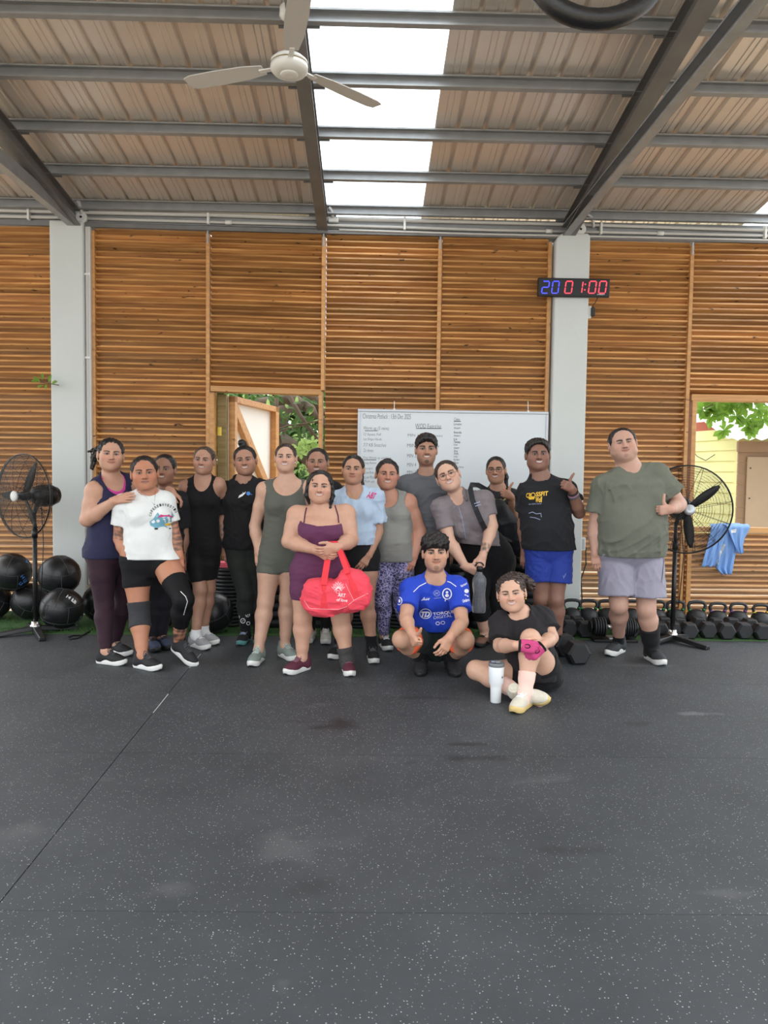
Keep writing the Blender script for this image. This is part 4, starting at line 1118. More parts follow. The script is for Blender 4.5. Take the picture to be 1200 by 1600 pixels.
# ---- hex dumbbells, axis pointing into the picture
M['hexrub'] = mat('black_hex_rubber', srgb(30, 31, 33), 0.5, bump=0.06, bscale=150)
def dumbbell(px, Yf, label, hw=0.145, ln=0.34, yaw=0.0, group='black hex dumbbells in a row', z0=0.004, headlen=0.115):
    p = at_y(px, 985, Yf)
    ax = Vector((math.sin(yaw), math.cos(yaw), 0)); sx = Vector((math.cos(yaw), -math.sin(yaw), 0))
    R_ = hw / 2 / math.cos(PI / 6) * 0.98
    zc = z0 + hw / 2 * 0.98
    c = Vector((p.x, Yf, zc)) + ax * ln / 2
    e = empty('dumbbell', Vector((c.x, c.y, z0)), label=label, cat='dumbbell', group=group)
    for s_ in (-1, 1):
        m0 = c + ax * (s_ * (ln / 2 - headlen)); 
        mb = MB(); vs = []
        prof = ((0.0, 0.86), (0.012, 1.0), (headlen - 0.016, 1.0), (headlen, 0.8))
        for t, k in prof:
            for j in range(6):
                a = PI / 6 + j * PI / 3 + PI / 6
                vs.append(m0 + ax * (s_ * t) + sx * (R_ * k * math.cos(a)) + Vector((0, 0, R_ * k * math.sin(a))))
        fs = []
        for i in range(3):
            for j in range(6): fs.append((i * 6 + j, i * 6 + (j + 1) % 6, i * 6 + 6 + (j + 1) % 6, i * 6 + 6 + j))
        fs += [tuple(range(6)), tuple(range(18, 24))]
        mb.add(vs, fs).build('head', M['hexrub'], e)
    MB().tube([c - ax * (ln / 2 - headlen), c - ax * 0.03, c + ax * 0.03, c + ax * (ln / 2 - headlen)], [0.014, 0.018, 0.018, 0.014], 10).build('grip', M['chrome'], e)
db = [(866, 'hex dumbbell tucked behind the shin of the man in blue shorts'), (891, 'hex dumbbell just right of the calf of the man in blue shorts'), (916, 'hex dumbbell left of the adjustable dumbbell'), (989, 'hex dumbbell between the legs of the man in khaki'), (1034, 'hex dumbbell at the left foot of the right fan'), (1054, 'hex dumbbell right behind the right fan pole'), (1080, 'hex dumbbell nearest to the right of the fan pole'),
      (1109, 'second hex dumbbell to the right of the fan pole'), (1138, 'third hex dumbbell to the right of the fan pole'), (1166, 'fourth hex dumbbell to the right of the fan pole'), (1194, 'hex dumbbell at the right edge of the row')]
for i, (px, l) in enumerate(db): dumbbell(px, 6.37 + 0.03 * (i % 2), l, 0.140, yaw=R(random.uniform(-5, 5)))
dumbbell(908, 5.45, 'single large hex dumbbell lying on the mat by the bare black sock', 0.165, 0.38, yaw=R(-9), headlen=0.135)
# ---- adjustable dumbbell in its tray
ac = on_floor(961, 1003); 
ad = empty('adjustable_dumbbell', ac, label='black adjustable dumbbell with thin plates sitting in a flat tray', cat='dumbbell')
MB().box(ac + Vector((0, 0.06, 0.012)), (0.38, 0.18, 0.022)).build('tray', M['black'], ad, bevel=0.005)
MB().box(ac + Vector((0, 0.06, 0.026)), (0.10, 0.12, 0.012)).build('tray_bridge', M['alu'], ad, bevel=0.003)
for s_ in (-1, 1):
    for k in range(5):
        MB().lathe([(0.02, -0.008), (0.082 - 0.002 * k, -0.008), (0.088 - 0.002 * k, -0.004), (0.088 - 0.002 * k, 0.004), (0.082 - 0.002 * k, 0.008), (0.02, 0.008)], ac + Vector((s_ * (0.085 + 0.0205 * k), 0.06, 0.118)), Matrix.Rotation(PI / 2, 3, 'Y'), 22).build('plate', M['iron'], ad)
    MB().lathe([(0.05, -0.012), (0.055, 0), (0.04, 0.012)], ac + Vector((s_ * 0.195, 0.06, 0.118)), Matrix.Rotation(PI / 2, 3, 'Y'), 18).build('dial', M['black'], ad)
MB().tube([ac + Vector((-0.08, 0.06, 0.118)), ac + Vector((0, 0.06, 0.118)), ac + Vector((0.08, 0.06, 0.118))], [0.017, 0.02, 0.017], 12).build('grip', M['chrome'], ad)

# ---- stacked bumper plates behind the group
M['bumper'] = mat('black_bumper_rubber', srgb(27, 28, 30), 0.42, noise=0.2, nscale=10)
def plate_proto(t, r=0.215):
    e = empty('weight_plate', (0, 0, 0), cat='weight plate')
    MB().lathe([(0.03, 0.003), (r - 0.05, 0.003), (r - 0.04, 0.0), (r - 0.008, 0.0), (r, 0.006), (r, t - 0.006), (r - 0.008, t), (r - 0.04, t), (r - 0.05, t - 0.004), (0.03, t - 0.004)], (0, 0, 0), None, 28).build('rubber_disc', M['bumper'], e)
    MB().lathe([(0.026, 0.001), (0.034, 0.0), (0.034, t), (0.026, t - 0.001)], (0, 0, 0), None, 14, cap=False).build('steel_hub', M['alu'], e)
    return e
thin, thick, proto_used = plate_proto(0.033), plate_proto(0.075), set()
stacks = [(363, 16, 0), (430, 7, 1), (497, 7, 1), (564, 15, 0), (631, 17, 0), (698, 9, 1), (765, 11, 1), (826, 12, 1)]
slab = ['low stack behind the dark green leggings', 'stack behind the grey-green romper', 'stack behind the red bag', 'thin-plate stack behind the light blue tee', 'thin-plate stack behind the patterned leggings', 'stack behind the squatting man', 'tall stack behind the leaning woman', 'tallest stack, beside the right pillar']
ORD = ['top', 'second from top', 'third from top', 'fourth from top', 'fifth from top', 'sixth from top', 'seventh from top', 'eighth from top', 'ninth from top', 'tenth from top', 'eleventh from top', 'twelfth from top', 'thirteenth from top', 'fourteenth from top', 'fifteenth from top', 'sixteenth from top', 'seventeenth from top']
for (px, n, k), sl in zip(stacks, slab):
    x = at_y(px, 900, 6.86).x; t = (0.033, 0.075)[k]; pr = (thin, thick)[k]
    for i in range(n):
        if pr.name not in proto_used: c = pr; proto_used.add(pr.name)
        else: c = copy_tree(pr)
        c.location = (x + random.uniform(-.006, .006), 6.84 + random.uniform(-.008, .008) + (0.02 if px > 600 else 0), 0.005 + i * (t + 0.0005))
        c['label'] = 'black bumper plate, %s in the %s' % (ORD[n - 1 - i], sl); c['group'] = 'bumper plates stacked behind the group'
M['pink_cloth'] = mat('pink_cloth', srgb(236, 110, 130), 0.8, noise=0.1, nscale=20)
for px, zt_, Yt, w_, l in ((348, 16 * 0.0335 + 0.005, 6.74, 0.14, 'small pink towel on the low plate stack, left of the dark green leggings'), (812, 12 * 0.0755 + 0.005, 6.76, 0.15, 'pink towel on top of the tallest plate stack beside the right pillar')):
    p = Vector((at_y(px, 880, Yt).x, Yt, zt_))
    mb = MB(); 
    for k, (w2, h0) in enumerate(((1.0, 0.0), (0.93, 0.016), (0.86, 0.032))): mb.box(p + Vector((0, 0, h0 + 0.009)), (w_ * w2, 0.16 * w2, 0.015))
    o = mb.build('towel', M['pink_cloth'], None, bevel=0.006, seg=2); tag(o, l, 'towel'); own(o, p)
# ================================================================== BODIES: smooth signed-distance shapes turned into one surface
F4 = np.float32
def V3(p): return np.array([p[0], p[1], p[2]], F4)
class Prim:
    """kind 'cone' (a,b,ra,rb), 'ell' (c,r,R), 'loft' (frame and width table); k = blend, op = 'u' / 's'"""
    def __init__(s, kind, tag_, k=0.02, op='u', **kw):
        s.kind, s.tag, s.k, s.op, s.kw, s.clips = kind, tag_, k, op, kw, []
    def infl(s, off, mul=1.0, tag_=None, k=None):
        n = Prim(s.kind, tag_ or s.tag, s.k if k is None else k, s.op, **dict(s.kw)); n.clips = list(s.clips)
        if s.kind == 'cone': n.kw['ra'] = s.kw['ra'] * mul + off; n.kw['rb'] = s.kw['rb'] * mul + off
        elif s.kind == 'ell': n.kw['r'] = s.kw['r'] * mul + off
        else: n.kw['A'] = s.kw['A'] * mul + off; n.kw['Bf'] = s.kw['Bf'] * mul + off; n.kw['Bb'] = s.kw['Bb'] * mul + off
        return n
    def clip(s, p, n):
        s.clips.append((V3(p), V3(Vector(n).normalized()))); return s
    def box(s):
        q = s.kw
        if s.kind == 'cone':
            m = max(q['ra'], q['rb']); return np.minimum(q['a'], q['b']) - m, np.maximum(q['a'], q['b']) + m
        if s.kind == 'ell':
            e = np.sqrt(((q['R'] * q['r'][None, :]) ** 2).sum(1)); return q['c'] - e, q['c'] + e
        pts = []
        m = max(q['A'].max(), q['Bf'].max(), q['Bb'].max())
        a = q['o'] + q['up'] * q['T'][0]; b = q['o'] + q['up'] * q['T'][-1]
        return np.minimum(a, b) - m, np.maximum(a, b) + m
    def dist(s, x, y, z):
        q = s.kw
        if s.kind == 'cone':
            a, ab = q['a'], q['b'] - q['a']; L2 = float((ab * ab).sum()) + 1e-9
            px, py, pz = x - a[0], y - a[1], z - a[2]
            t = np.clip((px * ab[0] + py * ab[1] + pz * ab[2]) / F4(L2), 0, 1)
            d = np.sqrt((px - t * ab[0]) ** 2 + (py - t * ab[1]) ** 2 + (pz - t * ab[2]) ** 2) - (q['ra'] + (q['rb'] - q['ra']) * t)
        elif s.kind == 'ell':
            Rm, r, c = q['R'], q['r'], q['c']
            px, py, pz = x - c[0], y - c[1], z - c[2]
            u = px * Rm[0, 0] + py * Rm[1, 0] + pz * Rm[2, 0]; v = px * Rm[0, 1] + py * Rm[1, 1] + pz * Rm[2, 1]; w = px * Rm[0, 2] + py * Rm[1, 2] + pz * Rm[2, 2]
            k0 = np.sqrt((u / r[0]) ** 2 + (v / r[1]) ** 2 + (w / r[2]) ** 2)
            k1 = np.sqrt((u / r[0] ** 2) ** 2 + (v / r[1] ** 2) ** 2 + (w / r[2] ** 2) ** 2)
            d = k0 * (k0 - 1) / np.maximum(k1, F4(1e-6))
        else:
            o, la, fw, up = q['o'], q['la'], q['fw'], q['up']
            px, py, pz = x - o[0], y - o[1], z - o[2]
            u = px * la[0] + py * la[1] + pz * la[2]; v = px * fw[0] + py * fw[1] + pz * fw[2]; t = px * up[0] + py * up[1] + pz * up[2]
            A = np.interp(t, q['T'], q['A']).astype(F4); Bf = np.interp(t, q['T'], q['Bf']).astype(F4); Bb = np.interp(t, q['T'], q['Bb']).astype(F4)
            B = np.where(v > 0, Bf, Bb)
            e = F4(q.get('e', 2.2))
            k0 = (np.abs(u / A) ** e + np.abs(v / B) ** e) ** (1 / e)
            d = (k0 - 1) * np.minimum(A, B)
            d = np.maximum(d, np.maximum(F4(q['T'][0]) - t, t - F4(q['T'][-1])))
        for p, n in s.clips:
            d = np.maximum(d, (x - p[0]) * n[0] + (y - p[1]) * n[1] + (z - p[2]) * n[2])
        return d.astype(F4)
def cone(tag_, a, b, ra, rb, k=0.02, op='u'): return Prim('cone', tag_, k, op, a=V3(a), b=V3(b), ra=F4(ra), rb=F4(rb))
def ell(tag_, c, r, Rm=None, k=0.02, op='u'):
    Rm = np.eye(3, dtype=F4) if Rm is None else np.array(Rm, F4)
    return Prim('ell', tag_, k, op, c=V3(c), r=np.array(r, F4), R=Rm)
def field(prims, h, lo=None, hi=None, clips=(), noise=None, pad=0.03):
    us = [p for p in prims if p.op == 'u']
    bl = [p.box() for p in us]
    if lo is None: lo = np.min([b[0] for b in bl], 0)
    if hi is None: hi = np.max([b[1] for b in bl], 0)
    lo = np.array(lo, F4) - pad; hi = np.array(hi, F4) + pad
    n = np.ceil((hi - lo) / h).astype(int) + 1
    ax = [lo[i] + h * np.arange(n[i], dtype=F4) for i in range(3)]
    d = np.full(n, 0.5, F4)
    for p in prims:
        b0, b1 = p.box(); m = max(0.02, p.k * 1.2) + 2 * h
        sl = []
        for i in range(3):
            i0 = max(0, int((b0[i] - m - lo[i]) / h)); i1 = min(n[i], int((b1[i] + m - lo[i]) / h) + 2)
            sl.append(slice(i0, i1))
        if any(q.stop <= q.start for q in sl): continue
        x = ax[0][sl[0]][:, None, None]; y = ax[1][sl[1]][None, :, None]; z = ax[2][sl[2]][None, None, :]
        v = p.dist(x, y, z); old = d[tuple(sl)]
        k = F4(max(p.k, 1e-4))
        if p.op == 'u':
            hh = np.maximum(k - np.abs(old - v), 0) / k
            d[tuple(sl)] = np.minimum(old, v) - hh * hh * k * F4(0.25)
        else:
            v = -v
            hh = np.maximum(k - np.abs(old - v), 0) / k
            d[tuple(sl)] = np.maximum(old, v) + hh * hh * k * F4(0.25)
    X, Y, Z_ = ax[0][:, None, None], ax[1][None, :, None], ax[2][None, None, :]
    if noise is not None: d += noise(X, Y, Z_)
    for p, nn in clips:
        nn = Vector(nn).normalized()
        d = np.maximum(d, ((X - p[0]) * F4(nn[0]) + (Y - p[1]) * F4(nn[1]) + (Z_ - p[2]) * F4(nn[2])).astype(F4))
    return d, lo
def surfnet(d, o, h):
    s = d < 0
    c = np.zeros(tuple(q - 1 for q in d.shape), np.int8)
    for a in (0, 1):
        for b in (0, 1):
            for e in (0, 1):
                c += s[a:a + c.shape[0], b:b + c.shape[1], e:e + c.shape[2]]
    act = (c > 0) & (c < 8)
    ids = np.argwhere(act)
    if len(ids) == 0: return np.zeros((0, 3)), np.zeros((0, 4), int)
    idx = np.full(c.shape, -1, np.int32); idx[act] = np.arange(len(ids))
    I, J, K = ids.T
    cv = {(a, b, e): d[I + a, J + b, K + e] for a in (0, 1) for b in (0, 1) for e in (0, 1)}
    acc = np.zeros((len(ids), 3), F4); w = np.zeros(len(ids), F4)
    for ax_ in range(3):
        for q in ((0, 0), (0, 1), (1, 0), (1, 1)):
            p0 = list(q); p0.insert(ax_, 0); p1 = list(q); p1.insert(ax_, 1)
            d0, d1 = cv[tuple(p0)], cv[tuple(p1)]
            m = (d0 < 0) != (d1 < 0)
            t = np.where(m, d0 / np.where(m, d0 - d1, 1), 0)
            for j in range(3):
                acc[:, j] += np.where(m, t if j == ax_ else p0[j], 0)
            w += m
    pos = np.array(o, F4) + h * (ids + acc / w[:, None])
    fs = []
    for ax_ in range(3):
        b_, c_ = (ax_ + 1) % 3, (ax_ + 2) % 3
        lo_sl = [slice(1, -1)] * 3; hi_sl = [slice(1, -1)] * 3
        lo_sl[ax_] = slice(0, -1); hi_sl[ax_] = slice(1, None)
        sa, sb = s[tuple(lo_sl)], s[tuple(hi_sl)]
        e = np.argwhere(sa != sb)
        if len(e) == 0: continue
        ins = sa[tuple(e.T)]
        e = e + 1; e[:, ax_] -= 1
        def cell(db, dc):
            q = e.copy(); q[:, b_] += db; q[:, c_] += dc
            return idx[q[:, 0], q[:, 1], q[:, 2]]
        f = np.stack([cell(-1, -1), cell(0, -1), cell(0, 0), cell(-1, 0)], 1)
        f[~ins] = f[~ins][:, ::-1]
        fs.append(f)
    f = np.concatenate(fs)
    return pos, f[(f >= 0).all(1)]
def drop_beyond(v, f, p, n):
    """throw away faces past the plane"""
    c = v[f].mean(1); keep = ((c - V3(p)) @ V3(Vector(n).normalized())) < 0
    f = f[keep]; used = np.unique(f); mp = np.full(len(v), -1); mp[used] = np.arange(len(used))
    return v[used], mp[f], used
def sines(amp, wl, seed, stretch=(1, 1, 1), n=5):
    r = np.random.RandomState(seed)
    K_ = r.normal(size=(n, 3)); K_ /= np.linalg.norm(K_, axis=1)[:, None]; K_ *= np.array(stretch)[None]
    K_ *= (2 * PI / wl) * r.uniform(0.7, 1.5, (n, 1)); ph = r.uniform(0, 2 * PI, n)
    def fn(x, y, z):
        a = 0
        for k_, p_ in zip(K_, ph): a = a + np.sin(x * F4(k_[0]) + y * F4(k_[1]) + z * F4(k_[2]) + F4(p_))
        return (F4(amp / math.sqrt(n)) * a).astype(F4)
    return fn

def folds(amp, wl, seed, tight=False):
    """creases that only ever stand out from the cloth"""
    r = np.random.RandomState(seed)
    K_ = r.normal(size=(4, 3)); K_[:, 1] *= .5; K_ /= np.linalg.norm(K_, axis=1)[:, None]
    if tight: K_ = K_ * np.array([[.25, .25, 1.0]]); K_ /= np.linalg.norm(K_, axis=1)[:, None]
    K_ *= (PI / wl) * r.uniform(.8, 1.5, (4, 1)); ph = r.uniform(0, 2 * PI, 4)
    Wp = r.normal(size=(3, 3)) * (2 * PI / (wl * 2.6)) * .55; pw = r.uniform(0, 2 * PI, 3)
    def fn(x, y, z):
        a = 0
        wv = [np.sin(x * F4(w[0]) + y * F4(w[1]) + z * F4(w[2]) + F4(q)) for w, q in zip(Wp, pw)]
        for i, (k_, p_) in enumerate(zip(K_, ph)):
            s_ = 1 - np.abs(np.sin(x * F4(k_[0]) + y * F4(k_[1]) + z * F4(k_[2]) + F4(p_) + wv[i % 3] * F4(1.5)))
            a = a + s_ * s_ * (F4(.5) + F4(.5) * wv[(i + 1) % 3])
        return (F4(-amp * .62) * a).astype(F4)
    return fn
# ---- materials of people
def skin_material():
    m = bpy.data.materials.new('skin'); m.use_nodes = True
    nt = m.node_tree; b = nt.nodes['Principled BSDF']
    at = nt.nodes.new('ShaderNodeAttribute'); at.attribute_name = 'tone'
    nz = nt.nodes.new('ShaderNodeTexNoise'); nz.inputs['Scale'].default_value = 35; nz.inputs['Detail'].default_value = 4
    tc = nt.nodes.new('ShaderNodeTexCoord'); nt.links.new(tc.outputs['Object'], nz.inputs['Vector'])
    mr = nt.nodes.new('ShaderNodeMapRange'); mr.inputs['To Min'].default_value = 0.9; mr.inputs['To Max'].default_value = 1.08
    nt.links.new(nz.outputs[0], mr.inputs['Value'])
    hs = nt.nodes.new('ShaderNodeHueSaturation'); nt.links.new(mr.outputs[0], hs.inputs['Value']); nt.links.new(at.outputs['Color'], hs.inputs['Color'])
    nt.links.new(hs.outputs[0], b.inputs['Base Color'])
    b.inputs['Roughness'].default_value = 0.48
    b.inputs['Specular IOR Level'].default_value = 0.4
    b.inputs['Subsurface Weight'].default_value = 0.08; b.inputs['Subsurface Radius'].default_value = (0.012, 0.005, 0.003); b.inputs['Subsurface Scale'].default_value = 1.0
    return m
M['skin'] = skin_material()
def hair_mat(name, c):
    m = bpy.data.materials.new(name); m.use_nodes = True
    nt = m.node_tree; b = nt.nodes['Principled BSDF']; b.inputs['Roughness'].default_value = 0.42; b.inputs['Specular IOR Level'].default_value = 0.45
    tc = nt.nodes.new('ShaderNodeTexCoord')
    mp = nt.nodes.new('ShaderNodeMapping'); mp.inputs['Scale'].default_value = (160, 60, 60)
    n = nt.nodes.new('ShaderNodeTexNoise'); n.inputs['Scale'].default_value = 1.5; n.inputs['Detail'].default_value = 3
    nt.links.new(tc.outputs['Object'], mp.inputs[0]); nt.links.new(mp.outputs[0], n.inputs['Vector'])
    mx = nt.nodes.new('ShaderNodeMix'); mx.data_type = 'RGBA'; mx.inputs[6].default_value = [q * 0.55 for q in c[:3]] + [1]; mx.inputs[7].default_value = [q * 1.5 for q in c[:3]] + [1]
    nt.links.new(n.outputs[0], mx.inputs[0]); nt.links.new(mx.outputs[2], b.inputs['Base Color'])
    bp = nt.nodes.new('ShaderNodeBump'); bp.inputs['Strength'].default_value = 0.5; bp.inputs['Distance'].default_value = 0.004
    nt.links.new(n.outputs[0], bp.inputs['Height']); nt.links.new(bp.outputs[0], b.inputs['Normal'])
    return m
M['hair_black'] = hair_mat('black_hair', srgb(26, 22, 21)); M['hair_brown'] = hair_mat('dark_brown_hair', srgb(52, 38, 32)); M['hair_grey'] = hair_mat('greying_brown_hair', srgb(72, 56, 48))
_cm = {}
def cloth(r, g, b, rough=0.85, bump=0.35, scale=24, sheen=0.04):
    key = (r, g, b, rough)
    if key not in _cm:
        m = mat('fabric', srgb(r, g, b), rough, spec=0.25, noise=0.10, nscale=14, bump=bump, bscale=scale)
        m.node_tree.nodes['Principled BSDF'].inputs['Sheen Weight'].default_value = sheen
        _cm[key] = m
    return _cm[key]

# ---- a hand: palm and five unequal fingers
CURL = {'rest': ((12, 26, 18), 22), 'fist': ((78, 95, 55), 0), 'flat': ((6, 8, 6), 10), 'grip': ((48, 62, 40), 25), 'droop': ((22, 34, 22), 18)}
def hand_prims(W, f, th, right, kind, sc=1.0, pre='hand'):
    f = Vector(f).normalized(); th = Vector(th); th = (th - f * th.dot(f)).normalized()
    do = f.cross(th) if right else th.cross(f)
    pr = []
    K1 = 0.008 * sc
    P_ = lambda a, b, c: Vector(W) + (f * a + th * b + do * c) * sc
    pr.append(cone(pre, P_(-0.03, 0, 0), P_(0.015, 0, 0), 0.027 * sc, 0.025 * sc, 0.01))
    for b in (-0.024, -0.008, 0.008, 0.024):
        pr.append(cone(pre, P_(0.012, b * 0.75, 0), P_(0.082 - abs(b) * 0.12, b * 1.05, 0), 0.0175 * sc, 0.0135 * sc, 0.012))
    pr.append(cone(pre, P_(0.015, 0.018, -0.006), P_(0.05, 0.026, -0.010), 0.018 * sc, 0.014 * sc, 0.012))
    (c1, c2, c3), spread = CURL[kind]
    ls = (0.070, 0.078, 0.072, 0.056); bs = (0.0285, 0.0095, -0.0095, -0.0275); rs = (0.0092, 0.0095, 0.009, 0.008)
    tips = []
    for i in range(4):
        p = P_(0.086 - (0.004 if i == 0 else 0.010 if i == 3 else 0), bs[i], 0)
        ang = 0; sp = bs[i] / 0.03 * 0.10 if kind in ('rest', 'flat', 'droop') else 0
        var = 1 + 0.12 * (i - 1.5) * (1 if kind != 'fist' else 0)
        for seg, (fr, c_) in enumerate(((0.45, c1), (0.30, c2), (0.25, c3))):
            ang += R(c_) * var
            dr = (f * math.cos(ang) - do * math.sin(ang) + th * sp).normalized()
            q = p + dr * ls[i] * fr * sc * 1.02
            pr.append(cone(pre, p, q, rs[i] * (1 - 0.08 * seg) * sc, rs[i] * (0.93 - 0.08 * seg) * sc, 0.004))
            p = q
        tips.append(p)
    if kind == 'fist':
        b0 = P_(0.030, 0.028, -0.012)
        t1 = b0 + (th * 0.9 + f * 0.45).normalized() * 0.036 * sc; t2 = t1 + (th * 1.0 - f * 0.10).normalized() * 0.032 * sc; t3 = t2 + (th * 1.0 - f * 0.28).normalized() * 0.026 * sc
    else:
        b0 = P_(0.022, 0.024, -0.010)
        t1 = b0 + (th * 0.62 + f * 0.75 - do * 0.25).normalized() * 0.040 * sc; t2 = t1 + (th * 0.25 + f * 0.95 - do * 0.22).normalized() * 0.030 * sc; t3 = t2 + (th * 0.05 + f * 1.0 - do * 0.25).normalized() * 0.024 * sc
    pr.append(cone(pre, b0, t1, 0.0165 * sc, 0.0125 * sc, 0.01)); pr.append(cone(pre, t1, t2, 0.0118 * sc, 0.0105 * sc, 0.004)); pr.append(cone(pre, t2, t3, 0.0105 * sc, 0.0088 * sc, 0.004))
    return pr, (f, th, do), tips + [t3]

# ---- shoes: one built, then copied with other colours
def shoe_proto():
    pr = [ell('s', (0, .128, .048), (.047, .078, .038), k=.03), cone('s', (0, .10, .056), (0, -.02, .068), .041, .043, .03), cone('s', (0, -.025, .05), (0, -.03, .118), .043, .042, .03),
          ell('s', (0, -.052, .05), (.037, .040, .052), k=.03), cone('s', (0, .045, .088), (0, .012, .140), .024, .018, .02)]
    hole = ell('s', (0, -.032, .165), (.034, .040, .04), k=.01, op='s')
    d, o = field(pr + [hole], 0.0055, clips=[((0, 0, .022), (0, 0, -1))])
    v, f = surfnet(d, o, 0.0055)
    me = np_mesh('shoe', v, f, True)
    # sole: outline widened at the ball, raised a little at the toe
    out = []
    ys_ = np.linspace(-.092, .208, 26)
    def hw(y): 
        t = (y + .092) / .30
        return float(np.interp(t, [0, .04, .12, .3, .5, .7, .85, .95, 1], [.008, .024, .036, .038, .040, .0485, .045, .029, .008]))
    mb = MB(); vs = []; rings = []
    outline = [(hw(y), y) for y in ys_] + [(-hw(y), y) for y in ys_[::-1]]
    lift = lambda y: max(0, y - .12) ** 2 * 2.2 + max(0, -.07 - y) * .35
    n = len(outline)
    for zz, k in ((0.002, .93), (0.009, 1.02), (0.034, 1.05), (0.044, .97)):
        vs += [(x * k, y * (1 if abs(x) > .01 else k), zz + lift(y)) for x, y in outline]
    fs = []
    for i in range(3):
        for j in range(n): fs.append((i * n + j, i * n + (j + 1) % n, (i + 1) * n + (j + 1) % n, (i + 1) * n + j))
    fs += [tuple(range(n))[::-1], tuple(range(3 * n, 4 * n))]
    mb.add(vs, fs, True); sole = mb.mesh('sole')
    lb = MB(); bt_ = BVHTree.FromPolygons([tuple(q) for q in v.tolist()], [tuple(q) for q in f.tolist()])
    def top(x, y):
        h_ = bt_.ray_cast(Vector((x, y, .4)), Vector((0, 0, -1)))
        return Vector((x, y, (h_[0].z if h_[0] else .08) + .0022))
    for i in range(5):
        y = .034 + .017 * i
        lb.tube([top(x, y - abs(x) * .25) for x in (-.027, -.017, 0, .017, .027)], .0038, 5)
        if i < 4: lb.tube([top(x, y + .0085 + x * .3) for x in (-.024, -.012, 0, .012, .024)], .003, 5)
    for sx in (-1, 1): lb.tube([top(sx * .004, .03), top(sx * .014, .036) + Vector((0, 0, .008)), top(sx * .026, .048) + Vector((sx * .006, 0, .006)), top(sx * .022, .058) + Vector((sx * .004, 0, .003))], .0032, 5)
    return me, sole, lb.mesh('laces')
SHOE = shoe_proto()
SHOE[0].materials.append(M['black']); SHOE[1].materials.append(M['white']); SHOE[2].materials.append(M['black'])
def om(o, m):
    o.material_slots[0].link = 'OBJECT'; o.material_slots[0].material = m
    return o
def put_shoe(root, ankle, ang, cols, sc=0.9, pitch=0.0, roll=0.0, lift=0.0, label=None):
    """ankle: point on the ground below the ankle; ang: toe direction in degrees, 0 = to the camera, + = to the right"""
    up_, so_, la_ = cols
    a = math.atan2(-math.sin(R(ang)), -math.cos(R(ang)))
    sh_ = link('shoe', SHOE[0], None, root); om(sh_, up_)
    sh_.location = Vector((ankle[0], ankle[1], lift)) - wloc(root)
    sh_.rotation_euler = (R(pitch), R(roll), a); sh_.scale = (sc, sc, sc)
    o = link('sole', SHOE[1], None, sh_); om(o, so_); o = link('laces', SHOE[2], None, sh_); om(o, la_)
    if label: sh_['label'] = label
    return sh_
def smooth_table(T, cols, n=64):
    """Catmull-Rom through the listed levels"""
    T = np.array(T, float); tt = np.linspace(T[0], T[-1], n); out = []
    for c in cols:
        c = np.array(c, float); m = np.gradient(c, T); r = []
        for t in tt:
            i = min(max(np.searchsorted(T, t) - 1, 0), len(T) - 2); h_ = T[i + 1] - T[i]; u = (t - T[i]) / h_
            r.append((2 * u ** 3 - 3 * u ** 2 + 1) * c[i] + (u ** 3 - 2 * u ** 2 + u) * h_ * m[i] + (-2 * u ** 3 + 3 * u ** 2) * c[i + 1] + (u ** 3 - u ** 2) * h_ * m[i + 1])
        out.append(np.array(r, F4))
    return tt.astype(F4), out

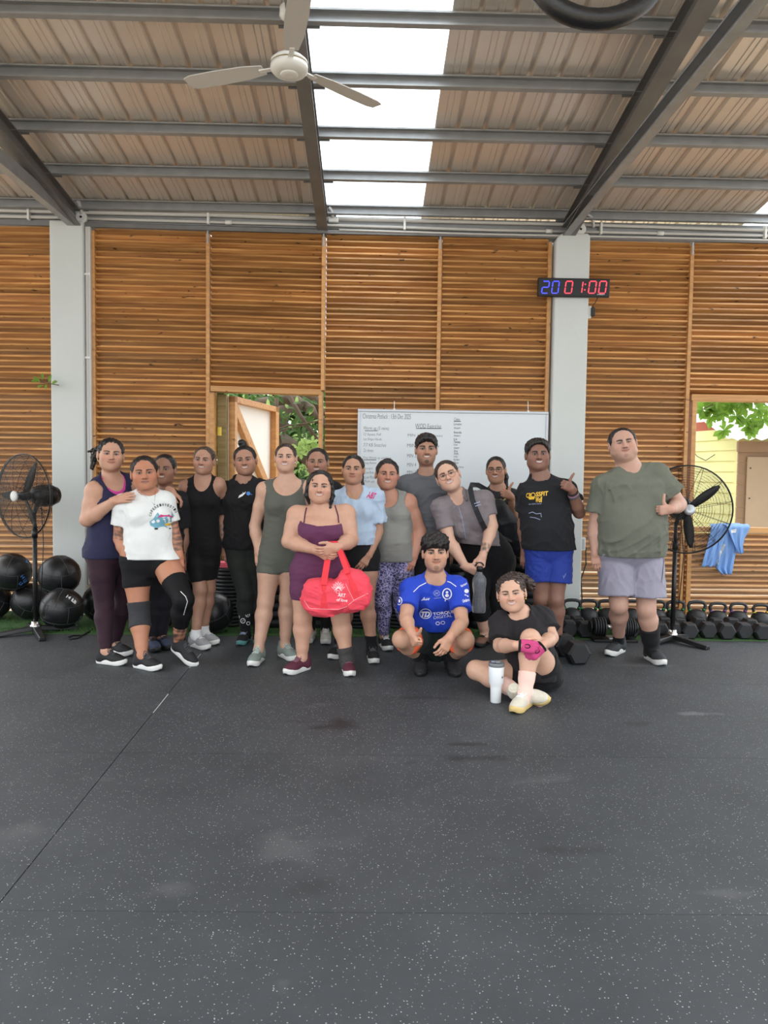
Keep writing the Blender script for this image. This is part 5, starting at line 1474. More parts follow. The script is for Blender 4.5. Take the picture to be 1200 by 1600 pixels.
GARMENTS = {}
class Person:
    def __init__(s, q):
        s.q = q; Y = s.Y = q['Y']; s.s = Y / FPX
        J = lambda t, base=0.0: at_y(t[0], t[1], Y + base + (t[2] if len(t) > 2 else 0))
        s.J = J
        s.N = J(q['neck']); s.S = [J(t) for t in q['sh']]; s.E = [J(t) for t in q['el']]; s.W = [J(t) for t in q['wr']]
        s.H = [J(t) for t in q['hip']]; s.K = [J(t) if len(t) > 2 else J(t, -0.03) for t in q['kn']]
        s.AN = []; s.toe = []
        for t in q['an']:
            if len(t) == 3: g = on_floor(t[0], t[1]); s.AN.append(Vector((g.x, g.y, 0.095))); s.toe.append(t[2])
            else: s.AN.append(J((t[0], t[1], t[2]))); s.toe.append(t[3])
        s.P = (s.H[0] + s.H[1]) / 2
        fx = sum((a.x for a in s.AN)) / 2; fy = sum((a.y for a in s.AN)) / 2
        s.root = empty('person', (fx, fy, 0), label=q['label'], cat='person', group='people posing for the group photo')
        s.off = wloc(s.root)
        s.frame(); s.body_prims(); s.head_frame(); s.head_prims()
    def frame(s):
        q = s.q; up = (s.N - s.P); s.L = up.length; up.normalize()
        f = Vector((math.sin(R(q.get('yaw', 0))), -math.cos(R(q.get('yaw', 0))), 0))
        f = (f - up * f.dot(up)).normalized(); la = up.cross(f)
        s.up, s.f, s.la = up, f, la
    def T(s, t, x=0, y=0): return s.P + s.up * (t * s.L) + s.la * x + s.f * y
    def loft(s, tag_, T, A, Bf, Bb, k=0.03, e=2.2):
        tt, (A, Bf, Bb) = smooth_table(np.array(T) * s.L, (A, Bf, Bb))
        return Prim('loft', tag_, k, 'u', o=V3(s.P), la=V3(s.la), fw=V3(s.f), up=V3(s.up), T=tt, A=np.maximum(A, 0.01), Bf=np.maximum(Bf, 0.01), Bb=np.maximum(Bb, 0.01), e=e)
    def body_prims(s):
        q = s.q; k = q.get('bulk', 1.0); sc = s.s
        wh, ww, wb = [w * sc for w in q['w']]; ws = (s.S[0] - s.S[1]).length / 2
        g = q.get('leg', 1.0); m = q.get('arm', 1.0); fem = q.get('bust', 1.0)
        bel = q.get('belly', 0.0)
        s.tab = ([-.24, -.1, .05, .25, .42, .6, .72, .84, .93, 1.0, 1.07],
                 [wh * .55, wh * .92, wh, (wh + ww) * .51, ww, (ww + wb) * .5, wb, wb * .98, ws * .80, ws * .42, .05],
                 [.07, .095 * k, .105 * k + bel * .5, .112 * k + bel, .105 * k + bel, .105 * k + bel * .4, .108 * k, .098 * k, .074, .056, .05],
                 [.07, .115 * k, .125 * k, .10 * k, .085 * k, .09 * k, .10 * k, .10 * k, .085, .066, .055])
        s.wb, s.wh, s.ww, s.ws = wb, wh, ww, ws
        pr = [s.loft('torso', *s.tab)]
        if fem > 0:
            for sx in (-1, 1):
                pr.append(ell('torso', s.T(.67, sx * wb * .46, .075 * k), (.062 * fem, .055 * fem, .060 * fem), k=.04))
        else:
            for sx in (-1, 1): pr.append(ell('torso', s.T(.76, sx * wb * .45, .07 * k), (.07, .035, .05), k=.04))
        for i in (0, 1):
            pr.append(ell('torso', s.H[i] - s.f * .055 * k - s.up * .0, (.085 * g, .085 * g, .095 * g), k=.05))
            pr.append(cone('torso', s.N - s.up * .005, s.S[i] + s.up * .012, .050, .042 * m, .04))
            pr.append(cone('torso', s.T(.86, 0, .0), s.S[i], .07, .05 * m, .03))
            S_, E_, W_ = s.S[i], s.E[i], s.W[i]; tg = 'arm%d' % i
            pr.append(ell(tg + 'u', S_, (.056 * m, .056 * m, .058 * m), k=.03))
            pr.append(cone(tg + 'u', S_, S_.lerp(E_, .45), .053 * m, .050 * m, .02)); pr.append(cone(tg + 'u', S_.lerp(E_, .45), E_, .050 * m, .040 * m, .015))
            pr.append(cone(tg + 'f', E_, E_.lerp(W_, .28), .040 * m, .0425 * m, .015)); pr.append(cone(tg + 'f', E_.lerp(W_, .28), W_, .0425 * m, .0265 * m ** .5, .015))
            H_, K_, A_ = s.H[i], s.K[i], s.AN[i]; tg = 'leg%d' % i
            pr.append(cone(tg + 't', H_, H_.lerp(K_, .4), .092 * g, .083 * g, .03)); pr.append(cone(tg + 't', H_.lerp(K_, .4), K_, .083 * g, .056 * g, .02))
            kf = (K_ - (H_ + A_) / 2); fr = s.f if kf.length < .06 else kf.normalized()
            pr.append(ell(tg + 'k', K_ + fr * .005, (.051 * g, .051 * g, .056 * g), k=.03))
            c1 = K_.lerp(A_, .30) - fr * .010
            pr.append(cone(tg + 'c', K_, c1, .053 * g, .060 * g, .02)); pr.append(cone(tg + 'c', c1, K_.lerp(A_, .75), .060 * g, .041 * g ** .7, .02)); pr.append(cone(tg + 'c', K_.lerp(A_, .75), A_, .041 * g ** .7, .036, .015))
            if i in q.get('nofoot', ()): continue
            td = Vector((math.sin(R(s.toe[i])), -math.cos(R(s.toe[i])), 0))
            tp = q.get('toevec', {}).get(i); td = Vector(tp).normalized() if tp else td
            low = Vector((0, 0, -.05)) if not tp else td.cross(Vector((0, 1, 0))).normalized() * .0
            pr.append(cone('foot%d' % i, A_, A_ + td * .06 + low, .032, .030, .02)); pr.append(cone('foot%d' % i, A_ + low * 1.1, A_ + td * .14 + low * 1.25, .030, .020, .02)); pr.append(cone('foot%d' % i, A_, A_ - td * .03 + low, .032, .026, .02))
        s.bp = pr
    def head_frame(s):
        px, py, H, yaw, roll, pitch = s.q['head'][:6]; dy = s.q['head'][6] if len(s.q['head']) > 6 else -0.03
        s.C = at_y(px, py, s.Y + dy); s.hk = H * (s.Y + dy) / FPX / 0.232
        f = Vector((math.sin(R(yaw)) * math.cos(R(pitch)), -math.cos(R(yaw)) * math.cos(R(pitch)), math.sin(R(pitch))))
        up0 = Vector((math.sin(R(roll)), 0, math.cos(R(roll))))
        u = (up0 - f * up0.dot(f)).normalized(); x = u.cross(f)
        s.HR = np.array([[x[i], f[i], u[i]] for i in range(3)], F4)       # columns: right, forward, up
    def hp(s, x, y, z): return s.C + Vector(tuple(s.HR @ np.array([x, y, z], F4) * s.hk))
    def head_prims(s):
        q = s.q; fw = q['fw'] = q.get('facew', 1.0) * (1.09 if q.get('bust', 1) else 1.05); k = s.hk; hp = s.hp; RH = s.HR; jaw = q.get('jaw', 1.0) * 1.04
        E = lambda c, r, kk=.02, op='u': ell('head', hp(*c), np.array(r) * k, RH, kk * k, op)
        Cn = lambda a, b, ra, rb, kk=.012: cone('head', hp(*a), hp(*b), ra * k, rb * k, kk * k)
        pr = [E((0, -.012, .033), (.074 * fw, .094, .082)), E((0, .022, -.03), (.065 * fw, .070, .082), .03), E((0, .014, -.062), (.060 * fw * jaw, .068, .046), .03), E((0, .064, -.090), (.026 * jaw, .022, .020), .03)]
        for sx in (-1, 1):
            pr += [E((sx * .040 * fw, .056, -.022), (.026, .026, .026), .03), Cn((sx * .012, .084, .026), (sx * .046 * fw, .068, .024), .009, .008, .02)]
            pr.append(E((sx * .033, .098, .004), (.020, .016, .012), .014, 's'))
            pr.append(E((sx * .032, .076, .005), (.0135, .0125, .0115), .004))
            pr.append(E((sx * .014, .093, -.028), (.0095, .011, .008), .008))
            pr.append(E((sx * .077 * fw, -.004, -.006), (.010, .021, .032), .008)); pr.append(E((sx * .086 * fw, .004, -.002), (.008, .012, .018), .006, 's'))
        pr += [Cn((0, .086, .018), (0, .104, -.020), .0085, .0115, .014), E((0, .106, -.025), (.0115, .011, .0095), .01)]
        sm = q.get('smile', 1.0)
        pr += [E((0, .081, -.0475), (.025 + .004 * sm, .0135, .0065), .008), E((0, .080, -.0585), (.022 + .003 * sm, .0135, .0075), .008)]
        if sm > .7: pr.append(E((0, .100, -.053), (.021, .010, .0030), .004, 's'))
        s.neck_top = hp(0, -.018, -.06)
        nr = q.get('neckr', .052)
        pr.append(cone('neck', s.neck_top, s.N - s.up * .01, nr, nr * 1.12, .03))
        if q.get('chin2'): pr.append(E((0, .03, -.098), (.045, .045, .028), .03))
        s.hpr = pr
    def local(s, v): return (v - V3(s.C)) @ s.HR / s.hk
    def paint_head(s, v, base):
        q = s.q; n = len(v); c = np.tile(base, (n, 1)); p = s.local(v); x, y, z = p.T; ax = np.abs(x); fr = y > .025
        def mixin(w, col): 
            nonlocal c
            w = np.clip(w, 0, 1)[:, None]; c = c * (1 - w) + np.array(col)[None] * w
        sstep = lambda a, b, t: np.clip((t - a) / (b - a), 0, 1)
        red = base * np.array([1.10, .78, .76])
        mixin(.5 * np.exp(-(((ax - .043) / .02) ** 2 + ((z + .024) / .02) ** 2)) * fr * q.get('flush', 1.0), red)
        mixin(.35 * np.exp(-((x / .014) ** 2 + ((z + .022) / .014) ** 2)) * fr, red)
        mixin(.30 * np.exp(-(((ax - .033) / .02) ** 2 + ((z - .006) / .011) ** 2)) * fr, base * .55)
        hairc = np.array(q.get('browc', (.018, .013, .011)))
        # brows
        zb = .0255 - 9 * (ax - .036) ** 2; th = .0044 * (1.15 - (ax - .014) / .05 * .6) * q.get('brow', 1.0)
        mixin(fr * (ax > .012) * (ax < .054) * sstep(1.5, .5, np.abs(z - zb) / th) * .95, hairc)
        # eyes
        eo = q.get('eye', 1.0) * .86
        ex = (ax - .032) / .0148; ez = (z - .0055) / (.0060 * eo)
        r2 = np.sqrt(ex ** 2 + ez ** 2)
        mixin(fr * sstep(1.5, 1.05, r2), base * .38)
        mixin(fr * sstep(1.0, .75, r2) * .9, (.40, .36, .34))
        mixin(fr * sstep(1.15, .85, np.sqrt(((ax - .0315) / .0074) ** 2 + ez ** 2)), (.022, .014, .010))
        mixin(fr * (np.abs(ex) < 1.15) * sstep(.0026, .001, np.abs(z - (.0055 + .0062 * eo * np.sqrt(np.clip(1 - ex ** 2 * .75, 0, 1))))), (.02, .014, .012))
        # nostrils, mouth
        mixin(fr * sstep(1.3, .6, np.sqrt(((ax - .0085) / .005) ** 2 + ((z + .0335) / .0032) ** 2)) * (y > .085) * .85, base * .22)
        sm = q.get('smile', 1.0); zl = -.053 + sm * 7.5 * x ** 2
        wl = .025 + .005 * sm
        t = np.clip(1 - (x / wl) ** 2, 0, 1)
        lip = np.array(q.get('lip', tuple(base * np.array([.82, .48, .48]))))
        mixin(fr * (ax < wl) * sstep(1.2, .8, np.abs(z - zl) / (.0108 * np.sqrt(t) + 1e-4)) * .85, lip)
        if sm > .7:
            tt = np.clip(1 - (x / (wl * .86)) ** 2, 0, 1)
            mixin(fr * (ax < wl * .74) * sstep(1.25, .85, np.abs(z - zl - .0008) / (.0048 * tt ** .5 + 1e-4)), (.62, .58, .54))
        else:
            mixin(fr * (ax < wl) * sstep(.0028, .0012, np.abs(z - zl)), base * .3)
        # smile creases
        mixin(.35 * sm * fr * sstep(.004, .0015, np.abs(ax - (.026 + .30 * (-.028 - z)))) * (z < -.026) * (z > -.052), base * .55)
        if q.get('beard'):
            mixin(q['beard'] * fr * sstep(1.1, .7, np.sqrt((x / .020) ** 2 + ((z + .088) / .016) ** 2)), hairc)
            mixin(.55 * q['beard'] * fr * (ax < .03) * sstep(.0075, .004, np.abs(z + .0415 + .12 * ax)) , hairc)
            mixin(.35 * q['beard'] * sstep(.012, .03, ax) * sstep(-.055, -.075, z) * (y > -.01), hairc)
        return c
    def build_body(s):
        q = s.q; base = np.array(srgb(*q['skin'])[:3]); base = base * .88 + base.mean() * .12
        # trunk and limbs
        h = 0.0110
        prs = s.bp + [p for p in s.hpr if p.tag == 'neck']
        d, o = field(prs, h); v, f = surfnet(d, o, h)
        nm = s.neck_top.lerp(s.N, .45); nd = (s.neck_top - s.N).normalized()
        v, f, _ = drop_beyond(v, f, nm + nd * .006, nd)
        # keep the hands' share to the finer meshes
        hands = []; s.hand_f = []
        for i in (0, 1):
            kind, hf, th = q['hand'][i]
            fa = (s.W[i] - s.E[i]).normalized()
            pr, fr_, tips = hand_prims(s.W[i], hf, th, i == 0, kind, q.get('hsc', 0.95))
            arm = [p for p in s.bp if p.tag == 'arm%df' % i]
            lo = np.min([p.box()[0] for p in pr], 0); hi = np.max([p.box()[1] for p in pr], 0)
            dd, oo = field(pr + arm, 0.0040, lo, hi, pad=.012); hv, hff = surfnet(dd, oo, 0.0040)
            hv, hff, _ = drop_beyond(hv, hff, s.W[i] - fa * .026, -fa)
            hands.append((hv, hff, tips)); s.hand_f.append((fr_, tips))
        cc = np.tile(base, (len(v), 1))
        # a little more colour over joints, tattoos where the photo shows them
        for tt in q.get('tattoo', ()):
            a, b, r_, st, sd = tt
            a = V3(a(s)); b = V3(b(s)); ab = b - a; t = np.clip(((v - a) @ ab) / (ab @ ab), -1, 2); inn = (t > 0) & (t < 1) & (np.linalg.norm(v - a - t[:, None] * ab, axis=1) < r_)
            nz = sines(1.0, .035, sd, n=6)(v[:, 0], v[:, 1], v[:, 2])
            w = np.clip(.55 + .8 * nz, 0, 1) * st * inn
            cc = cc * (1 - w[:, None]) + np.array([.035, .04, .04])[None] * w[:, None]
        hh = 0.0029 * max(.95, s.hk)
        hl = [p for p in s.hpr]
        lo = np.min([p.box()[0] for p in hl if p.tag == 'head' and p.op == 'u'], 0); hi = np.max([p.box()[1] for p in hl if p.tag == 'head' and p.op == 'u'], 0)
        lo = np.minimum(lo, V3(nm) - .07); hi = np.maximum(hi, V3(nm) + .07)
        d, o = field(hl, hh, lo, hi, pad=.012); v2, f2 = surfnet(d, o, hh)
        v2, f2, _ = drop_beyond(v2, f2, nm - nd * .006, -nd)
        c2 = s.paint_head(v2, base)
        vs, fs, cs = [v, v2], [f, f2 + len(v)], [cc, c2]; n = len(v) + len(v2)
        for hv, hff, tips in hands:
            c3 = np.tile(base * np.array([1.0, .95, .94]), (len(hv), 1))
            for tp in tips:
                w = np.exp(-(np.linalg.norm(hv - V3(tp), axis=1) / .011) ** 2) * .35
                c3 = c3 * (1 - w[:, None]) + np.minimum(base * 1.35 + .04, .9)[None] * w[:, None]
            vs.append(hv); fs.append(hff + n); cs.append(c3); n += len(hv)
        V_ = np.concatenate(vs) - V3(s.off); F_ = np.concatenate(fs); C_ = np.concatenate(cs)
        me = np_mesh('body', V_, F_, True)
        at = me.attributes.new('tone', 'FLOAT_COLOR', 'POINT')
        at.data.foreach_set('color', np.concatenate([C_, np.ones((len(C_), 1))], 1).astype(F4).ravel())
        s.body = link('body', me, M['skin'], s.root)
        return s
    def part(s, name, prims, m, h=0.0095, clips=(), noise=None, label=None, key=None, parent=None, drop=None):
        d, o = field(prims, h, clips=clips, noise=noise); v, f = surfnet(d, o, h)
        if len(f) == 0: print('EMPTY', name, s.q['label']); return None
        me = np_mesh(name, v - V3(s.off), f, True)
        ob = link(name, me, m, s.root)
        if label: ob['label'] = label
        if key: s.g = getattr(s, 'g', {}); s.g[key] = (v, f)
        s.last = (v, f)
        return ob
    def P_(s, *tags): return [p for p in s.bp if p.tag in tags]
    # ------------------------------------------------ clothes
    def neck_carve(s, kind, w=None, dep=None):
        if kind == 'crew': return ell('n', s.N + s.f * .035 + s.up * .035, (w or .078, .095, dep or .062), np.array([[s.la[i], s.f[i], s.up[i]] for i in range(3)]), .006, 's')
        if kind == 'scoop': return ell('n', s.N + s.f * .10 + s.up * .055, (w or .10, .135, dep or .15), np.array([[s.la[i], s.f[i], s.up[i]] for i in range(3)]), .006, 's')
        if kind == 'v': 
            return ell('n', s.N + s.f * .09 + s.up * .06, (w or .075, .12, dep or .16), np.array([[s.la[i], s.f[i], s.up[i]] for i in range(3)]), .006, 's')
    def RT(s): return np.array([[s.la[i], s.f[i], s.up[i]] for i in range(3)])
    def tee(s, m, off=.012, hem=None, hemw=None, sleeve=.55, sl_r=.020, neck='crew', name='t_shirt', noise=(.0035, .10), key='top', nw=None, nd=None, hemdir=None, chest=0.0, fit=1.0, h=.0085, neckfront=None):
        T, A, Bf, Bb = [list(x) for x in s.tab]
        hemp = s.J(hem); th = (hemp - s.P).dot(s.up) / s.L; s.hem_t = th
        wmax = hemw * s.s if hemw else max(s.wh, s.ww) + off
        A2, B2, C2 = [], [], []
        for t, a, b, c in zip(T, A, Bf, Bb):
            if t < .72:
                lo_ = np.interp(t, [min(th, .0), .72], [wmax, s.wb + off])
                a2 = a + off if fit < .5 else max(min(a + off, 9), lo_ * fit)
                if hemw: a2 = np.interp(t, [th, .72], [wmax, s.wb + off + chest])
            else: a2 = a + off * (1 if t < .9 else .8) + (chest if t < .9 else 0)
            A2.append(a2 + (.006 if t < .4 else 0)); B2.append(b + off + (.022 if t < .5 and fit > .5 else 0)); C2.append(c + off * .8 + (.010 if t < .4 else 0))
        pr = [s.loft('top', T, A2, B2, C2, .03)]
        for p in s.bp:
            if p.tag == 'torso' and p.kind != 'loft': pr.append(p.infl(off * .85, k=.035))
        if th < .25 and (s.H[0] - s.K[0]).z > .25: pr += [p.infl(off + .005, k=.03) for i in (0, 1) for p in s.P_('leg%dt' % i)]
        for i in (0, 1):
            S_, E_ = s.S[i], s.E[i]; m_ = s.q.get('arm', 1.0)
            pr.append(ell('top', S_, np.array((.056, .056, .058)) * m_ + off * .9, k=.03))
            if sleeve:
                sl = sleeve[i] if isinstance(sleeve, (tuple, list)) else sleeve
                e = S_.lerp(E_, sl); dr = (E_ - S_).normalized()
                c = cone('top', S_, S_.lerp(E_, sl + .15), .054 * m_ + off, .047 * m_ + sl_r, .02).clip(e, dr)
                pr.append(c)
        if neck: pr.append(s.neck_carve(neck, nw, nd))
        hd = Vector(hemdir) if hemdir else Vector((0, 0, -1)) if abs(s.up.z) > .9 else -s.up
        nz = folds(noise[0] * 2.6, noise[1] * .9, len(s.q['label']) * 7 + int(s.Y * 100)) if noise else None
        return s.part(name, pr, m, h, [(hemp, hd)], nz, key=key)
    def tank(s, m, off=.006, hem=None, neck='scoop', nw=None, nd=None, arm_r=.088, arm_out=.025, arm_dn=-.01, name='tank_top', low=None, bottom=None, noise=(.002, .09), key='top', back=True, hemw=None):
        """sleeveless: carved at the neck and round each shoulder; low: trunk goes on into shorts legs"""
        T, A, Bf, Bb = [np.array(x, float) for x in s.tab]
        A = A + off; Bf = Bf + off; Bb = Bb + off
        if hemw:
            th = (s.J(hem) - s.P).dot(s.up) / s.L
            Bf = Bf + np.where(T < .45, .016, 0); Bb = Bb + np.where(T < .45, .020, 0)
            A = np.where(T < .6, np.maximum(A * 0, np.interp(T, [th, .6], [hemw * s.s, np.interp(.6, T, A)])), A)
        pr = [s.loft('top', T, A, Bf, Bb)] + [p.infl(off + (.010 if hemw else 0), k=.035) for p in s.bp if p.tag == 'torso' and p.kind != 'loft']
        clips = []
        if low:
            for i in (0, 1):
                hemp = s.J(low[i]); d_ = (s.K[i] - s.H[i]).normalized()
                for p in s.P_('leg%dt' % i): pr.append(p.infl(off).clip(hemp, d_))
        elif hem:
            pr += [p.infl(off + .005, k=.03) for i in (0, 1) for p in s.P_('leg%dt' % i)]
            clips.append((s.J(hem), (0, 0, -1))); s.hem_t = (s.J(hem) - s.P).dot(s.up) / s.L
        pr.append(s.neck_carve(neck, nw, nd))
        for i, sx in ((0, -1), (1, 1)):
            pr.append(ell('n', s.S[i] + s.la * sx * arm_out + s.up * arm_dn, (arm_r, arm_r * 1.25, arm_r * 1.15), s.RT(), .006, 's'))
        nz = folds(noise[0] * 1.8, noise[1] * .8, len(s.q['label']) * 5 + 3, True) if noise else None
        return s.part(name, pr, m, .009, clips, nz, key=key)
    def legs(s, m, low, waist=.30, off=.006, flare=0.0, name='shorts', noise=(.0015, .08), calves=False, key='low', h=.009, sides=(0, 1)):
        """shorts or leggings from the waist down to the low points (one per leg)"""
        T, A, Bf, Bb = [np.array(x, float) for x in s.tab]
        pr = [s.loft('low', T, A + off, Bf + off, Bb + off)] + [p.infl(off, k=.03) for p in s.bp if p.tag == 'torso' and p.kind == 'ell' and p.kw['c'] @ V3(s.up) < (V3(s.T(.3)) @ V3(s.up))]
        top = (s.T(min(waist, getattr(s, 'hem_t', .3) + s.q.get('tuck', .05))), s.up)
        for p in pr: p.clip(*top)
        for i in sides:
            hemp = s.J(low[i]); 
            if calves:
                d_ = (s.AN[i] - s.K[i]).normalized()
                for p in s.P_('leg%dt' % i, 'leg%dk' % i): pr.append(p.infl(off).clip(*top))
                for p in s.P_('leg%dc' % i): pr.append(p.infl(off).clip(hemp, d_))
            else:
                d_ = (s.K[i] - s.H[i]).normalized()
                if flare:
                    t = max(.2, (hemp - s.H[i]).dot(d_) / (s.K[i] - s.H[i]).length); g = s.q.get('leg', 1.0)
                    e = s.H[i].lerp(s.K[i], t + .25)
                    pr.append(cone('low', s.H[i], e, .094 * g + off, .078 * g + off + flare, .008).clip(hemp, d_))
                else:
                    for p in s.P_('leg%dt' % i, 'leg%dk' % i): pr.append(p.infl(off).clip(hemp, d_).clip(*top))
        nz = folds(noise[0] * 2.0, noise[1] * .9, len(s.q['label']) * 3 + 1, flare == 0) if noise else None
        return s.part(name, pr, m, h, (), nz, key=key)
    def sleeve_on(s, i, a, b, m, off=.007, name='knee_sleeve', noise=(.001, .03), limb='leg', h=.007):
        """a tube of fabric round the leg between two picture points"""
        pa, pb = s.J(a), s.J(b); tags = ['leg%d' % i + c for c in 'tkc'] + ['foot%d' % i] if limb == 'leg' else ['arm%d' % i + c for c in 'uf']
        ref = s.K[i] if limb == 'leg' else s.E[i]
        prs = [p.infl(off) for p in s.P_(*tags)]
        d0 = (s.K[i] - s.H[i]).normalized() if limb == 'leg' else (s.E[i] - s.S[i]).normalized()
        d1 = (s.AN[i] - s.K[i]).normalized() if limb == 'leg' else (s.W[i] - s.E[i]).normalized()
        ua = d0 if (pa - ref).dot(d0) < 0.0 else d1
        ub = d0 if (pb - ref).dot(d1) < 0.0 else d1
        nz = folds(noise[0] * 2, noise[1], 5 + i, True) if noise else None
        return s.part(name, prs, m, h, [(pa, -ua), (pb, ub)], nz)
    def shoes(s, cols, sc=.88, which=(0, 1), pitch=(0, 0), lift=(0, 0)):
        for i in which:
            put_shoe(s.root, s.AN[i], s.toe[i], cols, sc, pitch[i], 0, lift[i])
    # ------------------------------------------------ hair
    def hair(s, m, style='back', line=0.0, extra=(), noise=.0016, h=.0051, temple=0.0, nape=-.06):
        k = s.hk; hp = s.hp; RH = s.HR; fw = s.q['fw']
        E = lambda c, r, kk=.012, op='u': ell('hair', hp(*c), np.array(r) * k, RH, kk * k, op)
        Cn = lambda a, b, ra, rb, kk=.012: cone('hair', hp(*a), hp(*b), ra * k, rb * k, kk * k)
        u = Vector(tuple(s.HR[:, 2])); f = Vector(tuple(s.HR[:, 1]))
        pr = [E((0, -.015, .034), (.0800 * fw, .102, .0885))]
        if style in ('short', 'fringe'):
            pr.append(E((0, .0, .060), (.080 * fw, .098, .068), .02))
        face = E((0, .112, -.004 + line), (.0785 * fw + temple, .096, .106), .022, 's')
        cl = [(hp(0, -.1, nape), Vector(tuple(-(s.HR[:, 2]) + .45 * s.HR[:, 1])))]
        for p in pr: p.clip(*cl[0])
        ex = []
        for e_ in extra:
            if e_[0] == 'c': ex.append(Cn(*e_[1:]))
            else: ex.append(E(*e_[1:]))
        if style == 'fringe':
            pr += [face] + [E((0, .066, .070), (.068, .040, .032), .02), E((-.035, .070, .052), (.03, .024, .026), .02), E((.035, .070, .052), (.03, .024, .026), .02), E((0, .078, .052), (.03, .02, .022), .015)] + ex
        else: pr += [face] + ex
        nz = sines(noise, .022, int(s.Y * 1000), (1.4, 1, .5), 6)
        return s.part('hair', pr, m, h, (), nz)
    def glasses(s, m, r=.022, zc=.003, square=False):
        mb = MB()
        for sx in (-1, 1):
            n = 20; pts = []
            for j in range(n):
                a = 2 * PI * j / n
                cx, cz = math.cos(a), math.sin(a)
                if square: cx = np.sign(cx) * abs(cx) ** .6; cz = np.sign(cz) * abs(cz) ** .6 * .8
                pts.append(s.hp(sx * .034 + cx * r, .106 - abs(sx * .034 + cx * r) * .22, zc + cz * r))
            mb.tube(pts, .0017 * s.hk, 5, closed=True)
            mb.tube([s.hp(sx * (.034 + r), .094, zc + .004), s.hp(sx * .078, .06, zc + .006), s.hp(sx * .083, -.005, zc + .002)], .0016 * s.hk, 5)
        mb.tube([s.hp(-.012, .104, zc + .004), s.hp(0, .110, zc + .007), s.hp(.012, .104, zc + .004)], .0016 * s.hk, 5)
        return mb.build('glasses', m, s.root)
    def earrings(s, m, r=.006, drop=.0, hoop=False):
        for sx in (-1, 1):
            mb = MB(); c = s.hp(sx * .082 * s.q.get('facew', 1), .004, -.042 - drop)
            if hoop: mb.tube([c + Vector((math.cos(a) * r * .3, 0, math.sin(a) * r)) for a in np.linspace(0, 2 * PI, 13)[:-1]], .0022, 5, closed=True)
            else: mb.sphere(c, r, 8, 6)
            mb.build('earring', m, s.root)
    # ------------------------------------------------ prints laid on a garment along the sight lines
    def decal(s, shapes, m, key='top', name='print', off=.003):
        """shapes: (points in picture pixels, faces)"""
        v, f = s.g[key]
        if not hasattr(s, 'bvh'): s.bvh = {}
        if key not in s.bvh: s.bvh[key] = BVHTree.FromPolygons([tuple(p) for p in v.tolist()], [tuple(q) for q in f.tolist()])
        t = s.bvh[key]; V_ = []; Fs = []
        for pts, fs in shapes:
            loc = []; ok = True
            for px, py in pts:
                d = ray(px, py).normalized(); hit = t.ray_cast(CAMV, d)
                if hit[0] is None: loc.append(None)
                else: loc.append(hit[0] - d * off)
            b = len(V_); mp = {}
            for i, p in enumerate(loc):
                if p is not None: mp[i] = len(V_); V_.append(p - s.off)
            for q in fs:
                if all(i in mp for i in q): Fs.append(tuple(mp[i] for i in q))
        if not Fs: print('decal missed', name, s.q['label']); return
        me = bpy.data.meshes.new(name); me.from_pydata([tuple(p) for p in V_], [], Fs); me.update()
        return link(name, me, m, s.root)
def dtext(key, cx, cy, w, h=None, rot=0.0, bend=None):
    """lettering as picture-pixel points"""
    v, f, W, H = TX[key]; kx = w / W; ky = (h / H) if h else kx
    c, s_ = math.cos(R(rot)), math.sin(R(rot)); out = []
    for x, y in v:
        X, Y_ = x * kx, -y * ky
        if bend: Y_ += bend * (X / w * 2) ** 2
        out.append((cx + X * c - Y_ * s_, cy + X * s_ + Y_ * c))
    return out, f
def dpoly(pts, sub=3):
    """a filled outline, fanned and subdivided so that it follows the cloth"""
    n = len(pts); cx = sum(p[0] for p in pts) / n; cy = sum(p[1] for p in pts) / n
    V_ = [(cx, cy)]; F_ = []
    for r in range(1, sub + 1):
        t = r / sub; V_ += [(cx + (p[0] - cx) * t, cy + (p[1] - cy) * t) for p in pts]
    for i in range(n): F_.append((0, 1 + i, 1 + (i + 1) % n))
    for r in range(sub - 1):
        for i in range(n):
            a, b = 1 + r * n + i, 1 + r * n + (i + 1) % n
            F_.append((a, a + n, b + n, b))
    return V_, F_
def dline(pts, w, closed=False):
    V_ = []; F_ = []
    m = len(pts)
    P2 = []
    for i in range(m - (0 if closed else 1)):
        a, b = pts[i], pts[(i + 1) % m]
        k = max(1, int(math.hypot(b[0] - a[0], b[1] - a[1]) / 4))
        for j in range(k): P2.append((a[0] + (b[0] - a[0]) * j / k, a[1] + (b[1] - a[1]) * j / k))
    if not closed: P2.append(pts[-1])
    n = len(P2)
    for i, p in enumerate(P2):
        a, b = (P2[i - 1], P2[(i + 1) % n]) if closed else (P2[max(i - 1, 0)], P2[min(i + 1, n - 1)])
        dx_, dy_ = b[0] - a[0], b[1] - a[1]; l = math.hypot(dx_, dy_) or 1
        V_ += [(p[0] - dy_ / l * w / 2, p[1] + dx_ / l * w / 2), (p[0] + dy_ / l * w / 2, p[1] - dx_ / l * w / 2)]
    for i in range(n if closed else n - 1):
        j = (i + 1) % n; F_.append((2 * i, 2 * i + 1, 2 * j + 1, 2 * j))
    return V_, F_
def dell(cx, cy, rx, ry, n=20, sub=2): return dpoly([(cx + rx * math.cos(2 * PI * i / n), cy + ry * math.sin(2 * PI * i / n)) for i in range(n)], sub)
def dring(cx, cy, rx, ry, w, n=20): return dline([(cx + rx * math.cos(2 * PI * i / n), cy + ry * math.sin(2 * PI * i / n)) for i in range(n)], w, True)
